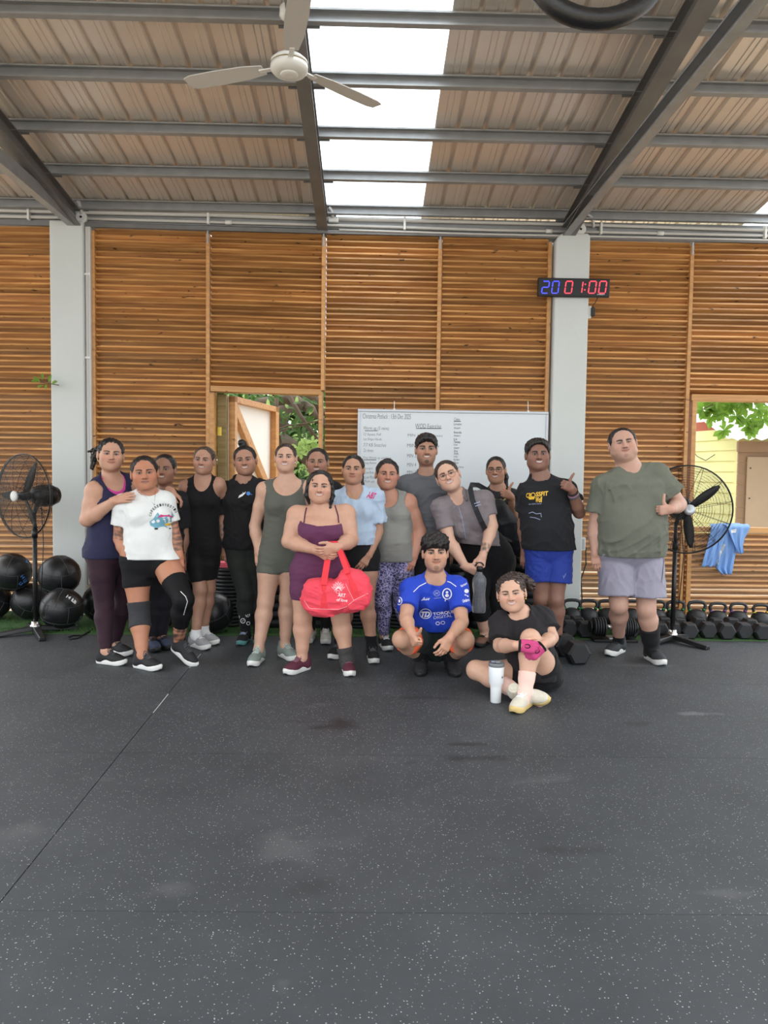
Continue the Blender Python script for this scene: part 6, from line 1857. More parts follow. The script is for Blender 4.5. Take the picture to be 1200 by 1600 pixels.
# ================================================================== THE SEVENTEEN PEOPLE (joints read off the photograph, image-left limb first)
DN = (0, 0, -1)
BK = cloth(22, 22, 24); BK2 = cloth(31, 31, 34); BKL = cloth(20, 20, 22, .7, .15)
WHT = M['white']
def shoe_m(r, g, b): return mat('shoe_fabric', srgb(r, g, b), .75, noise=.12, nscale=40, bump=.2, bscale=120)
SOLE_W = mat('white_sole', srgb(222, 222, 218), .6); SOLE_K = mat('black_sole', srgb(24, 24, 24), .6)
SH_K = (shoe_m(30, 30, 32), SOLE_W, cloth(84, 84, 88)); SH_KK = (shoe_m(28, 28, 30), SOLE_K, M['black'])
GOLD = mat('gold_jewellery', srgb(220, 190, 120), .25, 1.0); SILV = mat('silver_jewellery', srgb(205, 205, 210), .25, 1.0)

# 1 -- navy tank, turned to the right
p = Person(dict(label='woman in a navy tank top and burgundy leggings, leftmost of the group', Y=5.52, yaw=42,
    head=(173, 711, 50, 24, 3, 0), neck=(173, 746, .02), sh=((149, 768, -.10), (203, 760, .12)), el=((136, 812, -.14), (236, 786, .22)), wr=((180, 782, -.22), (268, 768, .22)),
    hand=(('flat', (.95, -.25, .22), (.1, .5, 1)), ('droop', (.75, .0, -.6), (-.1, -1, .2))),
    hip=((158, 866, -.06), (186, 866, .10)), kn=((163, 945, -.06), (194, 940, .12)), an=((165, 1037, 72), (178, 1022, 66)),
    w=(33, 29, 31), bulk=1.2, bust=1.1, arm=1.28, leg=1.05, tuck=.16, skin=(198, 148, 120), facew=1.04, smile=.55, neckr=.056))
p.build_body(); p.hair(M['hair_black'], extra=(('e', (-.05, -.10, .03), (.035, .04, .045)), ('c', (-.055, -.12, .02), (-.10, -.15, -.02), .034, .026), ('c', (-.10, -.15, -.02), (-.115, -.15, -.10), .026, .014), ('c', (-.09, -.15, .04), (-.14, -.16, .02), .018, .008)), noise=.004)
p.tank(cloth(42, 42, 70), hem=(170, 871), nw=.105, nd=.185, arm_r=.085, off=.009, hemw=37); p.legs(cloth(50, 30, 40, .75, .15), ((165, 1024), (179, 1012)), calves=True, name='leggings')
p.part('sports_top', [q.infl(.0035) for q in p.bp if q.tag == 'torso'] + [p.neck_carve('scoop', .090, .155), ell('n', p.S[0] + p.la * .0, (.085, .1, .1), p.RT(), .006, 's'), ell('n', p.S[1], (.085, .1, .1), p.RT(), .006, 's')], cloth(206, 70, 150), clips=[(p.T(.6), -p.up)])
p.shoes(SH_K, .86); p.earrings(SILV)

# 3 -- half hidden in black behind the white tee
p = Person(dict(label='woman in a black tee peeking out behind the woman in the white tee', Y=5.85, yaw=5,
    head=(257, 734, 47, 3, 2, 0), neck=(260, 772), sh=((232, 786), (284, 784)), el=((226, 838), (288, 838)), wr=((228, 880), (284, 870, -.04)),
    hand=(('rest', DN, (1, -.3, 0)), ('rest', DN, (-1, -.3, 0))), hip=((244, 868), (272, 868)), kn=((242, 945), (258, 942)), an=((236, 1014, 35), (252, 1011, 40)),
    w=(30, 27, 28), bulk=1.05, bust=.9, arm=1.0, leg=.95, skin=(152, 108, 84), smile=.8))
p.build_body(); p.hair(M['hair_black'], line=.004)
p.tee(BK2, hem=(258, 880), sleeve=.75, sl_r=.018); p.legs(cloth(30, 28, 34, .8, .15), ((237, 1000), (251, 998)), calves=True, name='leggings')
p.shoes((shoe_m(56, 64, 86), SOLE_K, M['black']), .86)

# 4 -- black tank and biker shorts
p = Person(dict(label='older woman in a black tank top and black knee-length biker shorts, light grey sneakers', Y=5.95, yaw=8,
    head=(319, 720, 43.5, 0, 3, 0), neck=(317, 748), sh=((291, 762), (341, 758)), el=((281, 806, .04), (362, 790, .14)), wr=((270, 842, .02), (384, 772, .15)),
    hand=(('rest', DN, (1, -.2, 0)), ('droop', (.7, 0, -.4), (0, -1, .3))), hip=((301, 852), (327, 852)), kn=((313, 921, -.05), (326, 920, .05)), an=((306, 1011, 50), (318, 1004, 55)),
    w=(27, 25, 26), bulk=1.0, bust=.95, arm=.98, leg=.92, skin=(180, 132, 106), facew=1.02, smile=1.0, flush=1.0))
p.build_body(); p.hair(M['hair_grey'], line=.006)
p.tank(BK, hem=(318, 868), neck='v', nw=.080, nd=.16, arm_r=.078, arm_out=.03); p.legs(BKL, ((310, 909), (326, 905)), name='biker_shorts', off=.008)
p.part('sock', [q.infl(.004) for q in p.P_('leg0c', 'foot0')], cloth(225, 225, 225), h=.007, clips=[(p.AN[0] + Vector((0, 0, .05)), (0, 0, 1))]); p.part('sock', [q.infl(.004) for q in p.P_('leg1c', 'foot1')], cloth(225, 225, 225), h=.007, clips=[(p.AN[1] + Vector((0, 0, .05)), (0, 0, 1))])
p.shoes((shoe_m(158, 158, 160), SOLE_W, M['white']), .88)

# 2 -- white tee, knee braces
p = Person(dict(label='woman in a white printed tee and black shorts with braces on both knees', Y=5.4, yaw=22,
    head=(226, 740, 54, 17, -4, 0), neck=(231, 770), sh=((192, 788, -.03), (258, 784, .04)), el=((187, 842, -.02), (273, 838, .03)), wr=((205, 884, -.08), (280, 868, -.02)),
    hand=(('rest', (.22, -.15, -1), (1, -.2, .1)), ('rest', (.05, -.1, -1), (-1, -.4, 0))), hip=((212, 876), (256, 874)), kn=((218, 962, -.05), (287, 937, -.20)), an=((222, 1044, 62), (279, 1002, -.02, 62)),
    w=(42, 35, 36), bulk=1.15, bust=1.12, arm=1.1, leg=1.12, skin=(190, 126, 92), facew=1.02, smile=.1, lip=(.33, .14, .12),
    nofoot=(1,), tattoo=((lambda s: s.S[0].lerp(s.E[0], .55), lambda s: s.S[0].lerp(s.E[0], 1.0), .07, .75, 3), (lambda s: s.S[1].lerp(s.E[1], .5), lambda s: s.W[1], .07, .75, 4), (lambda s: s.K[1].lerp(s.AN[1], .4), lambda s: s.K[1].lerp(s.AN[1], .92), .09, .9, 5))))
p.build_body(); p.hair(M['hair_black'])
p.tee(cloth(226, 229, 227, .85, .3), hem=(236, 872), hemw=37, sleeve=.60, sl_r=.020, off=.009, noise=(.0018, .10))
p.legs(BK, ((216, 916), (268, 892)), name='shorts', off=.007)
p.sleeve_on(0, (218, 940), (221, 988), cloth(58, 58, 61), name='knee_sleeve', noise=(.002, .03)); p.g['grey_brace'] = p.last; p.sleeve_on(1, (278, 921), (286, 962), cloth(15, 15, 17, .7, .1, sheen=0), name='knee_brace'); p.g['brace'] = p.last
p.decal([dline([(282, 924), (290, 932), (293, 940), (290, 950), (287, 961)], .9)], M['print_white'], key='brace', name='brace_line'); p.decal([dline([(223, 980), (225, 978), (228, 977)], 1.4)], M['print_white'], key='grey_brace', name='brace_mark')
put_shoe(p.root, p.AN[0], 62, SH_K, .88); put_shoe(p.root, p.AN[1], 62, SH_K, .88, pitch=-28, lift=.065)
cx, cy = 254, 811
car = [(234, 815), (240, 810), (246, 801), (268, 799), (272, 806), (274.5, 815), (274, 823), (262, 825), (243, 825), (235, 821)]
p.decal([dpoly(car, 3)], mat('teal_print', srgb(112, 168, 188), .8), name='car_print'); p.decal([dpoly([(246, 809), (251, 804), (269, 803), (271, 808.5)], 2)], M['print_pink'], name='car_windscreen', off=.0045)
p.decal([dell(239.5, 815, 3, 2.6), dell(247, 814, 2.8, 2.5)], M['print_white'], name='headlights', off=.0045); p.decal([dpoly([(258, 818), (267, 817), (267, 821), (258, 822)], 2)], M['print_gold'], name='licence_plate', off=.0045)
p.decal([dpoly([(241, 825), (247, 825), (246.5, 827.5), (242, 827.5)], 1), dpoly([(264, 824.5), (273, 823.5), (272, 826), (265, 827)], 1)], M['ink_black'], name='tyre_print', off=.004)
letters = []
for i in range(14):
    a = R(188 + i * 11.2); letters.append(dtext('arc%d' % i, 256 + 21.5 * math.cos(a), 808 + 19.5 * math.sin(a), 2.8, 4.2, math.degrees(a) + 90))
p.decal(letters, M['ink'], name='arched_lettering')
ch = [p.hp(-.045, .035, -.115), p.N + p.f * .095 - p.la * .045 - p.up * .02]
q0 = p.J((241, 788, -.165))
mb = MB(); mb.tube([p.N - p.la * .055 + p.f * .03 + p.up * .02, p.N - p.la * .045 + p.f * .09 - p.up * .0, q0], .0018, 5); mb.tube([p.N + p.la * .055 + p.f * .03 + p.up * .02, p.N + p.la * .045 + p.f * .09 - p.up * .0, q0], .0018, 5); mb.sphere(q0, .007, 8, 6)
mb.build('necklace', SILV, p.root)

# 5 -- black tee, dark leggings, top knot
p = Person(dict(label='woman with a top-knot bun in a black tee and dark green leggings', Y=6.05, yaw=-4,
    head=(383, 720, 45.5, 6, -6, 0), neck=(381, 751), sh=((353, 768), (408, 764)), el=((346, 820), (418, 818, .05)), wr=((350, 853, -.03), (414, 850, .04)),
    hand=(('rest', (.15, -.1, -1), (1, -.3, 0)), ('rest', DN, (-1, -.2, 0))), hip=((367, 850), (395, 850)), kn=((383, 930, -.05), (399, 928, .05)), an=((383, 1003, -4), (404, 1001, 8)),
    w=(27, 26, 28), bulk=1.08, bust=1.05, arm=1.05, leg=.98, skin=(178, 128, 102), facew=1.06, smile=1.0,
    tattoo=((lambda s: s.E[0], lambda s: s.W[0], .06, .6, 8),)))
p.build_body(); p.hair(M['hair_black'], extra=(('e', (-.012, -.02, .145), (.034, .034, .028)), ('e', (.0, -.02, .118), (.03, .03, .02))))
p.tee(cloth(30, 30, 32), hem=(380, 856), hemw=28, sleeve=.66, sl_r=.026, noise=(.005, .10), nw=.082, nd=.075); p.legs(cloth(44, 47, 44, .8, .2), ((383, 962), (401, 960)), calves=True, name='leggings')
for i in (0, 1): p.part('sock', [q.infl(.005) for q in p.P_('leg%dc' % i, 'foot%d' % i)], cloth(28, 28, 30), h=.007, clips=[(p.J(((383, 956), (401, 954))[i]), (0, 0, 1))])
p.g['sock'] = p.last
for i in (0,):
    p.part('sock_cuff', [q.infl(.0058) for q in p.P_('leg0c')], cloth(30, 30, 32), h=.007, clips=[(p.J((383, 957)), (0, 0, 1)), (p.J((383, 990)), (0, 0, -1))], key='cuff')
    p.decal([dring(387, 961, 3, 3, 1.1, 12), dring(379.5, 970, 3.6, 3.6, 1.1, 12), dring(388, 974, 2.6, 2.6, 1.0, 10), dring(373, 964, 1.2, 3, .8, 10), dline([(386, 962), (388, 960)], .8), dline([(378, 971), (381, 969)], .8)], M['print_white'], key='cuff', name='sock_print')
p.shoes((shoe_m(28, 29, 31), mat('teal_toe', srgb(96, 152, 150), .6), M['print_grey']), .86)
p.decal([dpoly([(372, 778.5), (374, 774), (382, 769.5), (384, 770), (379, 775), (375, 777)], 2), dline([(379, 769), (381, 772), (384, 768)], .7)], M['print_white'], name='chest_print'); p.decal([dell(388, 771, 3, 3), dline([(389, 771), (394, 773)], .8)], M['print_blue'], name='chest_emblem')
p.earrings(SILV, .005)

# 7 -- behind, black tee, white sneakers
p = Person(dict(label='woman in a black tee standing at the back, behind the woman with the red bag', Y=6.2, yaw=-3,
    head=(496, 723, 44.5, 0, 0, 0), neck=(498, 753), sh=((473, 766), (523, 766)), el=((452, 790, .06), (530, 815)), wr=((432, 752, -.02), (526, 850)),
    hand=(('droop', (-.9, -.25, -.35), (-.1, -.6, 1)), ('rest', DN, (-1, -.2, 0))), hip=((483, 850), (513, 850)), kn=((484, 925), (511, 925)), an=((485, 1000, -5), (509, 1001, 4)),
    w=(27, 25, 26), bulk=1.05, bust=1.0, arm=.95, leg=.95, skin=(174, 124, 98), facew=1.04, smile=.9))
p.build_body(); p.hair(M['hair_black'], line=.004)
p.tee(cloth(34, 34, 38), hem=(498, 868), sleeve=.62); p.legs(BKL, ((485, 985), (508, 985)), calves=True, name='leggings')
p.shoes((shoe_m(196, 194, 186), SOLE_W, M['white']), .9); p.earrings(GOLD, .006)

# 6 -- grey-green romper
p = Person(dict(label='woman in a grey-green one-piece romper with hoop earrings and sage sneakers', Y=5.55, yaw=6,
    head=(446.5, 716, 45, 2, 0, 2), neck=(448, 752), sh=((413, 766), (479, 764)), el=((398, 822, .02), (489, 822, .06)), wr=((404, 862, -.03), (487, 862, .02)),
    hand=(('rest', (.12, -.12, -1), (1, -.25, 0)), ('rest', DN, (-1, -.2, 0))), hip=((424, 866), (459, 866)), kn=((415, 940, -.03), (449, 935, .03)), an=((404, 1034, -8), (445, 1027, 36)),
    w=(34, 30, 32), bulk=1.08, bust=1.05, arm=1.02, leg=1.06, skin=(202, 156, 130), facew=1.0, jaw=.98, smile=1.15, lip=(.42, .15, .15), brow=1.15))
p.build_body(); p.hair(M['hair_brown'])
p.tank(cloth(92, 94, 86, .75, .18), neck='scoop', nw=.128, nd=.16, arm_r=.074, arm_out=.036, low=((418, 894), (460, 890)), name='romper', off=.005, noise=(.0025, .07))
p.shoes((shoe_m(128, 140, 134), SOLE_W, cloth(176, 186, 180)), .9); p.earrings(GOLD, .016, .012, True)

# 9 -- light blue tee
p = Person(dict(label='young woman in a light blue V-neck tee and black shorts beside the red bag', Y=5.62, yaw=4,
    head=(552, 734, 45, -2, 1, 0), neck=(553, 766), sh=((527, 781, .02), (586, 778)), el=((521, 830, .05), (591, 830)), wr=((524, 868, .05), (577, 866, -.08)),
    hand=(('rest', DN, (1, -.2, 0)), ('rest', (-.5, -.25, -.85), (-.8, -.2, .4))), hip=((540, 870), (574, 868)), kn=((543, 946, .02), (573, 942, -.02)), an=((530, 1024, -18), (581, 1030, 8)),
    w=(30, 27, 30), bulk=1.0, bust=1.0, arm=.95, leg=.98, skin=(184, 134, 106), facew=1.03, smile=.5, brow=1.35, flush=.6))
p.build_body(); p.hair(M['hair_black'], extra=(('c', (.05, -.07, -.02), (.07, -.03, -.12), .03, .02), ('c', (.07, -.03, -.12), (.065, -.02, -.17), .02, .008)))
p.tee(cloth(172, 190, 210, .85, .3), hem=(550, 849), hemw=31, sleeve=.74, sl_r=.030, neck='v', nw=.080, nd=.135, noise=(.0045, .09)); p.legs(BKL, ((540, 886), (576, 890)), name='shorts', off=.008)
p.decal([dtext('pink', 580.5, 774, 15, 11, 12)], M['print_pink'], name='shoulder_print'); p.decal([dline([(524, 776), (545, 777), (570, 779), (588, 783)], .6)], cloth(150, 170, 192), name='yoke_seam', off=.002)
for i in (0, 1): p.part('sock', [q.infl(.004) for q in p.P_('leg%dc' % i, 'foot%d' % i)], BK, h=.007, clips=[(p.AN[i] + Vector((0, 0, .09)), (0, 0, 1))])
p.shoes(SH_K, .88)
mb = MB(); mb.tube([p.N - p.la * .05 + p.f * .045 + p.up * .02, p.N + p.f * .10 - p.up * .06, p.N + p.la * .055 + p.f * .045 + p.up * .02], .0018, 5); mb.build('necklace', GOLD, p.root)

# 11 -- tall man in grey tee
p = Person(dict(label='tall young man in a dark grey tee in front of the whiteboard', Y=6.08, yaw=0,
    head=(666, 703, 48, 0, 0, 0), neck=(666, 743), sh=((633, 758), (698, 758)), el=((624, 815, .03), (708, 812, .05)), wr=((628, 862), (702, 860, .03)),
    hand=(('rest', DN, (1, -.3, 0)), ('rest', DN, (-1, -.3, 0))), hip=((651, 842), (683, 842)), kn=((652, 925), (684, 925)), an=((654, 1006, -6), (686, 1006, 6)),
    w=(31, 29, 33), bulk=1.0, bust=0, arm=1.1, leg=1.0, skin=(176, 130, 104), facew=.97, smile=1.1, beard=.7, brow=1.4, neckr=.056))
p.build_body(); p.hair(M['hair_black'], 'short', line=-.026, extra=(('e', (.0, .052, .083), (.058, .040, .032)), ('e', (-.04, .05, .07), (.03, .034, .028))), noise=.003)
p.tee(cloth(100, 102, 107, .85, .35), hem=(666, 862), hemw=33, sleeve=.65, sl_r=.022, nw=.072, nd=.045, noise=(.004, .12)); p.legs(BK, ((653, 912), (684, 912)), flare=.02, name='shorts')
p.shoes(SH_K, .98)

# 10 -- grey tank, patterned leggings
def paisley():
    m = bpy.data.materials.new('patterned_leggings'); m.use_nodes = True; nt = m.node_tree; b = nt.nodes['Principled BSDF']; b.inputs['Roughness'].default_value = .75
    tc = nt.nodes.new('ShaderNodeTexCoord'); v = nt.nodes.new('ShaderNodeTexVoronoi'); v.feature = 'DISTANCE_TO_EDGE'; v.inputs['Scale'].default_value = 42
    n = nt.nodes.new('ShaderNodeTexNoise'); n.inputs['Scale'].default_value = 7; n.inputs['Detail'].default_value = 3
    n3 = nt.nodes.new('ShaderNodeTexNoise'); n3.inputs['Scale'].default_value = 60
    mxv = nt.nodes.new('ShaderNodeMix'); mxv.data_type = 'VECTOR'; mxv.inputs[0].default_value = .04
    nt.links.new(tc.outputs['Object'], n3.inputs['Vector']); nt.links.new(tc.outputs['Object'], mxv.inputs[4]); nt.links.new(n3.outputs['Color'], mxv.inputs[5])
    nt.links.new(mxv.outputs[1], v.inputs['Vector']); nt.links.new(tc.outputs['Object'], n.inputs['Vector'])
    r = nt.nodes.new('ShaderNodeValToRGB'); r.color_ramp.elements[0].position = .05; r.color_ramp.elements[0].color = srgb(176, 172, 206); r.color_ramp.elements[1].position = .14; r.color_ramp.elements[1].color = srgb(58, 56, 92)
    nt.links.new(v.outputs['Distance'], r.inputs[0])
    r2 = nt.nodes.new('ShaderNodeValToRGB'); r2.color_ramp.elements[0].position = .4; r2.color_ramp.elements[0].color = (.55, .55, .6, 1); r2.color_ramp.elements[1].position = .6; r2.color_ramp.elements[1].color = (1.2, 1.15, 1.25, 1)
    nt.links.new(n.outputs[0], r2.inputs[0]); mm = nt.nodes.new('ShaderNodeMix'); mm.data_type = 'RGBA'; mm.blend_type = 'MULTIPLY'; mm.inputs[0].default_value = 1
    nt.links.new(r.outputs[0], mm.inputs[6]); nt.links.new(r2.outputs[0], mm.inputs[7]); nt.links.new(mm.outputs[2], b.inputs['Base Color'])
    return m
p = Person(dict(label='woman in a light grey tank top and purple patterned leggings', Y=5.88, yaw=-3,
    head=(605, 742, 46, 4, 2, 0), neck=(607, 774), sh=((578, 790), (637, 786)), el=((573, 836, .03), (656, 830, .02)), wr=((576, 876), (647, 868, -.06)),
    hand=(('rest', DN, (1, -.2, 0)), ('rest', (-.35, -.25, -.9), (-1, -.1, .2))), hip=((597, 868), (630, 868)), kn=((598, 940, -.03), (627, 942, .02)), an=((600, 1011, 14), (640, 1017, 12)),
    w=(35, 35, 32), bulk=1.15, belly=.035, bust=1.1, arm=1.28, leg=1.0, skin=(192, 134, 108), facew=1.06, smile=1.05, flush=1.7))
p.build_body(); p.hair(M['hair_black'], extra=(('e', (0, .02, .112), (.035, .03, .018)),), noise=.0025)
p.tank(cloth(138, 137, 132, .85, .2), hem=(612, 876), nw=.095, nd=.15, arm_r=.088, arm_out=.03, noise=(.003, .08), hemw=34); p.legs(paisley(), ((600, 997), (637, 1000)), calves=True, name='leggings', noise=(.0025, .04))
p.shoes((shoe_m(36, 37, 40), SOLE_W, M['print_white']), .88)

# 14 -- thumbs-up woman with glasses
p = Person(dict(label='woman with dark-rimmed glasses and ponytail giving a thumbs up at the whiteboard', Y=6.38, yaw=-6,
    head=(775, 735, 42, -14, -3, 0), neck=(778, 764), sh=((758, 776), (800, 776)), el=((752, 820, .03), (804, 812, -.04)), wr=((756, 855), (798, 776, -.20)),
    hand=(('rest', DN, (1, -.3, 0)), ('fist', (-.75, -.55, .35), (.25, -.1, 1))), hip=((765, 850), (791, 850)), kn=((766, 925), (790, 925)), an=((767, 994, -5), (790, 994, 5)),
    w=(23, 22, 23), bulk=.95, bust=.95, arm=.9, leg=.92, skin=(182, 132, 104), facew=.97, smile=.9, brow=1.2))
p.build_body(); p.hair(M['hair_black'], extra=(('e', (.03, -.11, .03), (.03, .03, .03)), ('c', (.05, -.11, .01), (.075, -.09, -.06), .024, .022), ('c', (.075, -.09, -.06), (.078, -.08, -.16), .022, .014)))
p.tee(cloth(46, 47, 50), hem=(778, 862), sleeve=.64, sl_r=.026); p.legs(BKL, ((767, 980), (790, 980)), calves=True, name='leggings')
p.glasses(M['black'], .023, .003, True); p.shoes(SH_K, .86)
p.decal([dpoly([(768, 779), (791, 778), (791, 798), (768, 798)], 4)], mat('olive_print', srgb(176, 160, 98), .8), name='chest_print'); p.decal([dline([(773, 786), (776, 781), (780, 790), (784, 780), (786, 788)], 1.3), dline([(770, 795), (788, 793)], 1.2)], M['ink_black'], name='print_lines', off=.0045)

# 13 -- leaning woman in taupe with round glasses
p = Person(dict(label='leaning woman with round glasses, taupe zip polo and black pants', Y=5.88, yaw=-14,
    head=(700, 744, 49, -8, -22, 4, -.14), neck=(716, 776, -.07), sh=((689, 794, -.10), (757, 782, -.04)), el=((702, 845, -.16), (769, 822, -.10)), wr=((728, 886, -.24), (754, 869, -.24)),
    hand=(('grip', (.8, -.2, -.35), (.3, -.6, .8)), ('grip', (-.2, -.35, -.9), (-.8, -.4, -.1))), hip=((748, 878, .14), (782, 874, .18)), kn=((750, 942, .14), (778, 942, .18)), an=((757, 1007, -32), (784, 1006, 5)),
    w=(40, 30, 34), bulk=1.2, bust=1.2, arm=1.12, leg=1.12, tuck=.22, skin=(212, 166, 140), facew=1.03, smile=.9, lip=(.45, .14, .14), brow=1.2,
    tattoo=((lambda s: s.E[1].lerp(s.W[1], .62), lambda s: s.E[1].lerp(s.W[1], .98), .06, .8, 12),)))
p.build_body(); p.hair(M['hair_brown'], line=.0)
p.tee(cloth(126, 118, 121, .8, .2), hem=(738, 850), hemw=32, hemdir=(-.06, 0, -1), sleeve=.62, sl_r=.016, neck='v', nw=.055, nd=.10, off=.012, name='zip_polo', noise=(.003, .07)); p.legs(BK, ((757, 985), (784, 985)), calves=True, name='pants', waist=.6, off=.004)
p.decal([dline([(716, 790), (722, 810), (728, 842)], .9)], M['print_grey'], name='zip', off=.002)
cl = MB(); cl.tube([p.N - p.la * .06 + p.f * .085 - p.up * .02, p.N - p.la * .068 + p.f * .02 + p.up * .03, p.N - p.f * .06 + p.up * .04, p.N + p.la * .068 + p.f * .02 + p.up * .03, p.N + p.la * .06 + p.f * .085 - p.up * .02], [.010, .014, .014, .014, .010], 8); cl.build('collar', cloth(118, 110, 113, .8, .2), p.root)
p.glasses(mat('thin_gold_rim', srgb(150, 110, 100), .3, .8), .0245, .0); put_shoe(p.root, p.AN[0], -30, (shoe_m(120, 84, 66), SOLE_K, M['black']), .82); put_shoe(p.root, p.AN[1], 5, SH_K, .86); p.earrings(SILV, .005)
LEAN = p
# 15 -- man in the gym's black tee
p = Person(dict(label='man in a black gym tee and blue shorts, thumb up beside the right pillar', Y=5.75, yaw=-4,
    head=(840, 711, 48, -4, -2, 0), neck=(844, 746), sh=((825, 770), (884, 766)), el=((818, 818, .03), (905, 801, -.02)), wr=((820, 862, .02), (893, 764, -.17)),
    hand=(('rest', DN, (1, -.3, 0)), ('fist', (-.7, -.55, .35), (.12, -.15, 1))), hip=((841, 856), (873, 856)), kn=((846, 934, .02), (869, 936, -.03)), an=((842, 1014, -10), (870, 1022, -22)),
    w=(37, 36, 37), bulk=1.18, belly=.02, bust=0, arm=1.15, leg=1.04, skin=(142, 100, 82), facew=1.10, jaw=1.1, smile=1.15, brow=1.3, neckr=.068))
p.build_body(); p.hair(M['hair_black'], 'short', line=-.010, extra=(('e', (0, .045, .098), (.05, .035, .02)),), noise=.003)
p.tee(cloth(34, 35, 38, .9, .35), hem=(854, 858), hemw=39, sleeve=(.60, .62), sl_r=.026, nw=.082, nd=.085, noise=(.005, .11), fit=1.0)
p.legs(cloth(38, 58, 142, .7, .4), ((843, 906), (868, 909)), flare=.026, off=.010, name='shorts', noise=(.004, .08))
p.part('sock', [q.infl(.006) for q in p.P_('leg1c', 'foot1')], cloth(34, 33, 35), h=.007, clips=[(p.AN[1] + Vector((0, 0, .03)), (0, 0, 1))]); p.part('sock', [q.infl(.006) for q in p.P_('leg0c', 'foot0')], cloth(34, 33, 35), h=.007, clips=[(p.AN[0] + Vector((0, 0, .03)), (0, 0, 1))])
wrd = p.E[1].lerp(p.W[1], .86); wd = (p.W[1] - p.E[1]).normalized(); wo = wd.orthogonal().normalized(); wx = wd.cross(wo)
for kk, mm_ in ((.0, M['black']), (-.02, mat('woven_bracelet', srgb(150, 110, 130), .7, noise=.5, nscale=120)), (-.036, mat('beaded_bracelet', srgb(70, 80, 90), .5, noise=.6, nscale=160))):
    MB().tube([wrd + wd * kk + (wo * math.cos(t) + wx * math.sin(t)) * .036 for t in np.linspace(0, 2 * PI, 17)[:-1]], .008, 6, closed=True).build('bracelet', mm_, p.root)
p.decal([dtext('crossfit_a', 826, 774, 8, 7.5, -3), dtext('crossfit_b', 847, 771.5, 20, 7, -5), dring(833, 773.5, 3.2, 3.4, 1.1), dell(829, 778.5, 3.5, 2.2), dell(833, 778, 2.2, 2.5), dtext('wolf', 842, 780.5, 11, 9, -4)], M['print_gold'], name='lettering')
p.decal([dtext('sanp', 836, 787.5, 20, 2.2, -3)], M['print_grey'], name='lettering'); p.decal([dline([(826, 802), (832, 800), (838, 803), (845, 802), (846, 808)], .9), dline([(828, 808), (836, 809), (844, 812)], .9)], M['print_grey'], name='cracked_print')
p.decal([dline([(880, 899), (881, 904), (884, 896)], .7)], M['print_grey'], key='low', name='shorts_mark')

# 17 -- big man in khaki tee
p = Person(dict(label='big man in a khaki tee and grey shorts with a black shin sleeve, far right', Y=5.6, yaw=3,
    head=(973, 694, 49, -10, -9, 2), neck=(983, 731), sh=((943, 761), (1026, 742)), el=((930, 824, .03), (1061, 788, -.02)), wr=((930, 864, -.02), (1047, 796, -.22)),
    hand=(('rest', (.1, -.1, -1), (1, -.35, 0)), ('fist', (-.95, -.25, -.1), (-.3, -.1, 1))), hip=((962, 858), (1009, 858)), kn=((967, 945, -.02), (1010, 952, -.04)), an=((966, 1020, -42), (1018, 1032, 6)),
    w=(52, 53, 51), bulk=1.55, belly=.04, bust=.7, arm=1.35, leg=1.18, skin=(196, 150, 128), facew=1.16, jaw=1.22, smile=.6, eye=.6, brow=1.4, chin2=1, neckr=.080, beard=.3))
p.build_body(); p.hair(M['hair_black'], 'back', line=.020, temple=.0, extra=())
p.tee(cloth(106, 109, 97, .85, .35), hem=(986, 868), hemw=52, sleeve=(.62, .66), sl_r=.034, nw=.080, nd=.045, noise=(.006, .13))
p.legs(cloth(146, 143, 158, .6, .3), ((960, 928), (1012, 932)), flare=.042, off=.014, name='shorts', noise=(.005, .10))
p.sleeve_on(1, (1012, 982), (1017, 1023), cloth(26, 26, 28, .7, .2), name='shin_sleeve', off=.020); p.part('sock', [q.infl(.005) for q in p.P_('leg0c', 'foot0')], BK, h=.007, clips=[(p.AN[0] + Vector((0, 0, .045)), (0, 0, 1))])
p.decal([dline([(1038, 868), (1036, 890), (1034, 910)], 1.0)], M['ink'], key='low', name='side_stripe')
p.shoes((shoe_m(52, 54, 58), SOLE_W, M['black']), .98)

# 8 -- burgundy one-piece, holds the red bag
p = Person(dict(label='shorter woman in a burgundy one-piece holding a red duffel bag in front', Y=5.25, yaw=3,
    head=(500, 761, 51, 3, 2, 0), neck=(503, 797), sh=((464, 806), (540, 804)), el=((451, 846, -.06), (549, 844, -.05)), wr=((495, 860, -.24), (525, 856, -.26)),
    hand=(('droop', (.8, -.2, -.45), (.2, -.5, .8)), ('droop', (-.85, -.3, -.25), (-.1, -.3, 1))), hip=((476, 892), (521, 892)), kn=((473, 966, -.03), (532, 966, -.02)), an=((472, 1048, -36), (542, 1049, 12)),
    w=(40, 35, 37), bulk=1.2, bust=1.15, arm=1.24, leg=1.12, skin=(202, 152, 124), facew=1.05, smile=1.0))
p.build_body(); p.hair(M['hair_black'], 'back', line=.002, extra=(('c', (-.076, .015, .03), (-.088, .01, -.06), .022, .020), ('c', (-.088, .01, -.06), (-.072, .0, -.12), .02, .010), ('c', (.078, .012, .03), (.09, .01, -.06), .018, .018), ('c', (.09, .01, -.06), (.078, .02, -.15), .018, .008), ('c', (-.05, .07, .06), (-.06, .072, -.05), .003, .002), ('c', (0, -.09, 0), (0, -.08, -.10), .05, .03)), noise=.0025)
p.tank(cloth(98, 52, 84, .7, .15), neck='scoop', nw=.25, nd=.165, arm_r=.105, arm_out=.035, arm_dn=.02, low=((472, 936), (527, 932)), name='one_piece', off=.005, noise=(.0022, .06))
p.g['body'] = (np.array([tuple(v.co) for v in p.body.data.vertices], F4) + V3(p.off), np.array([tuple(q.vertices) for q in p.body.data.polygons]))
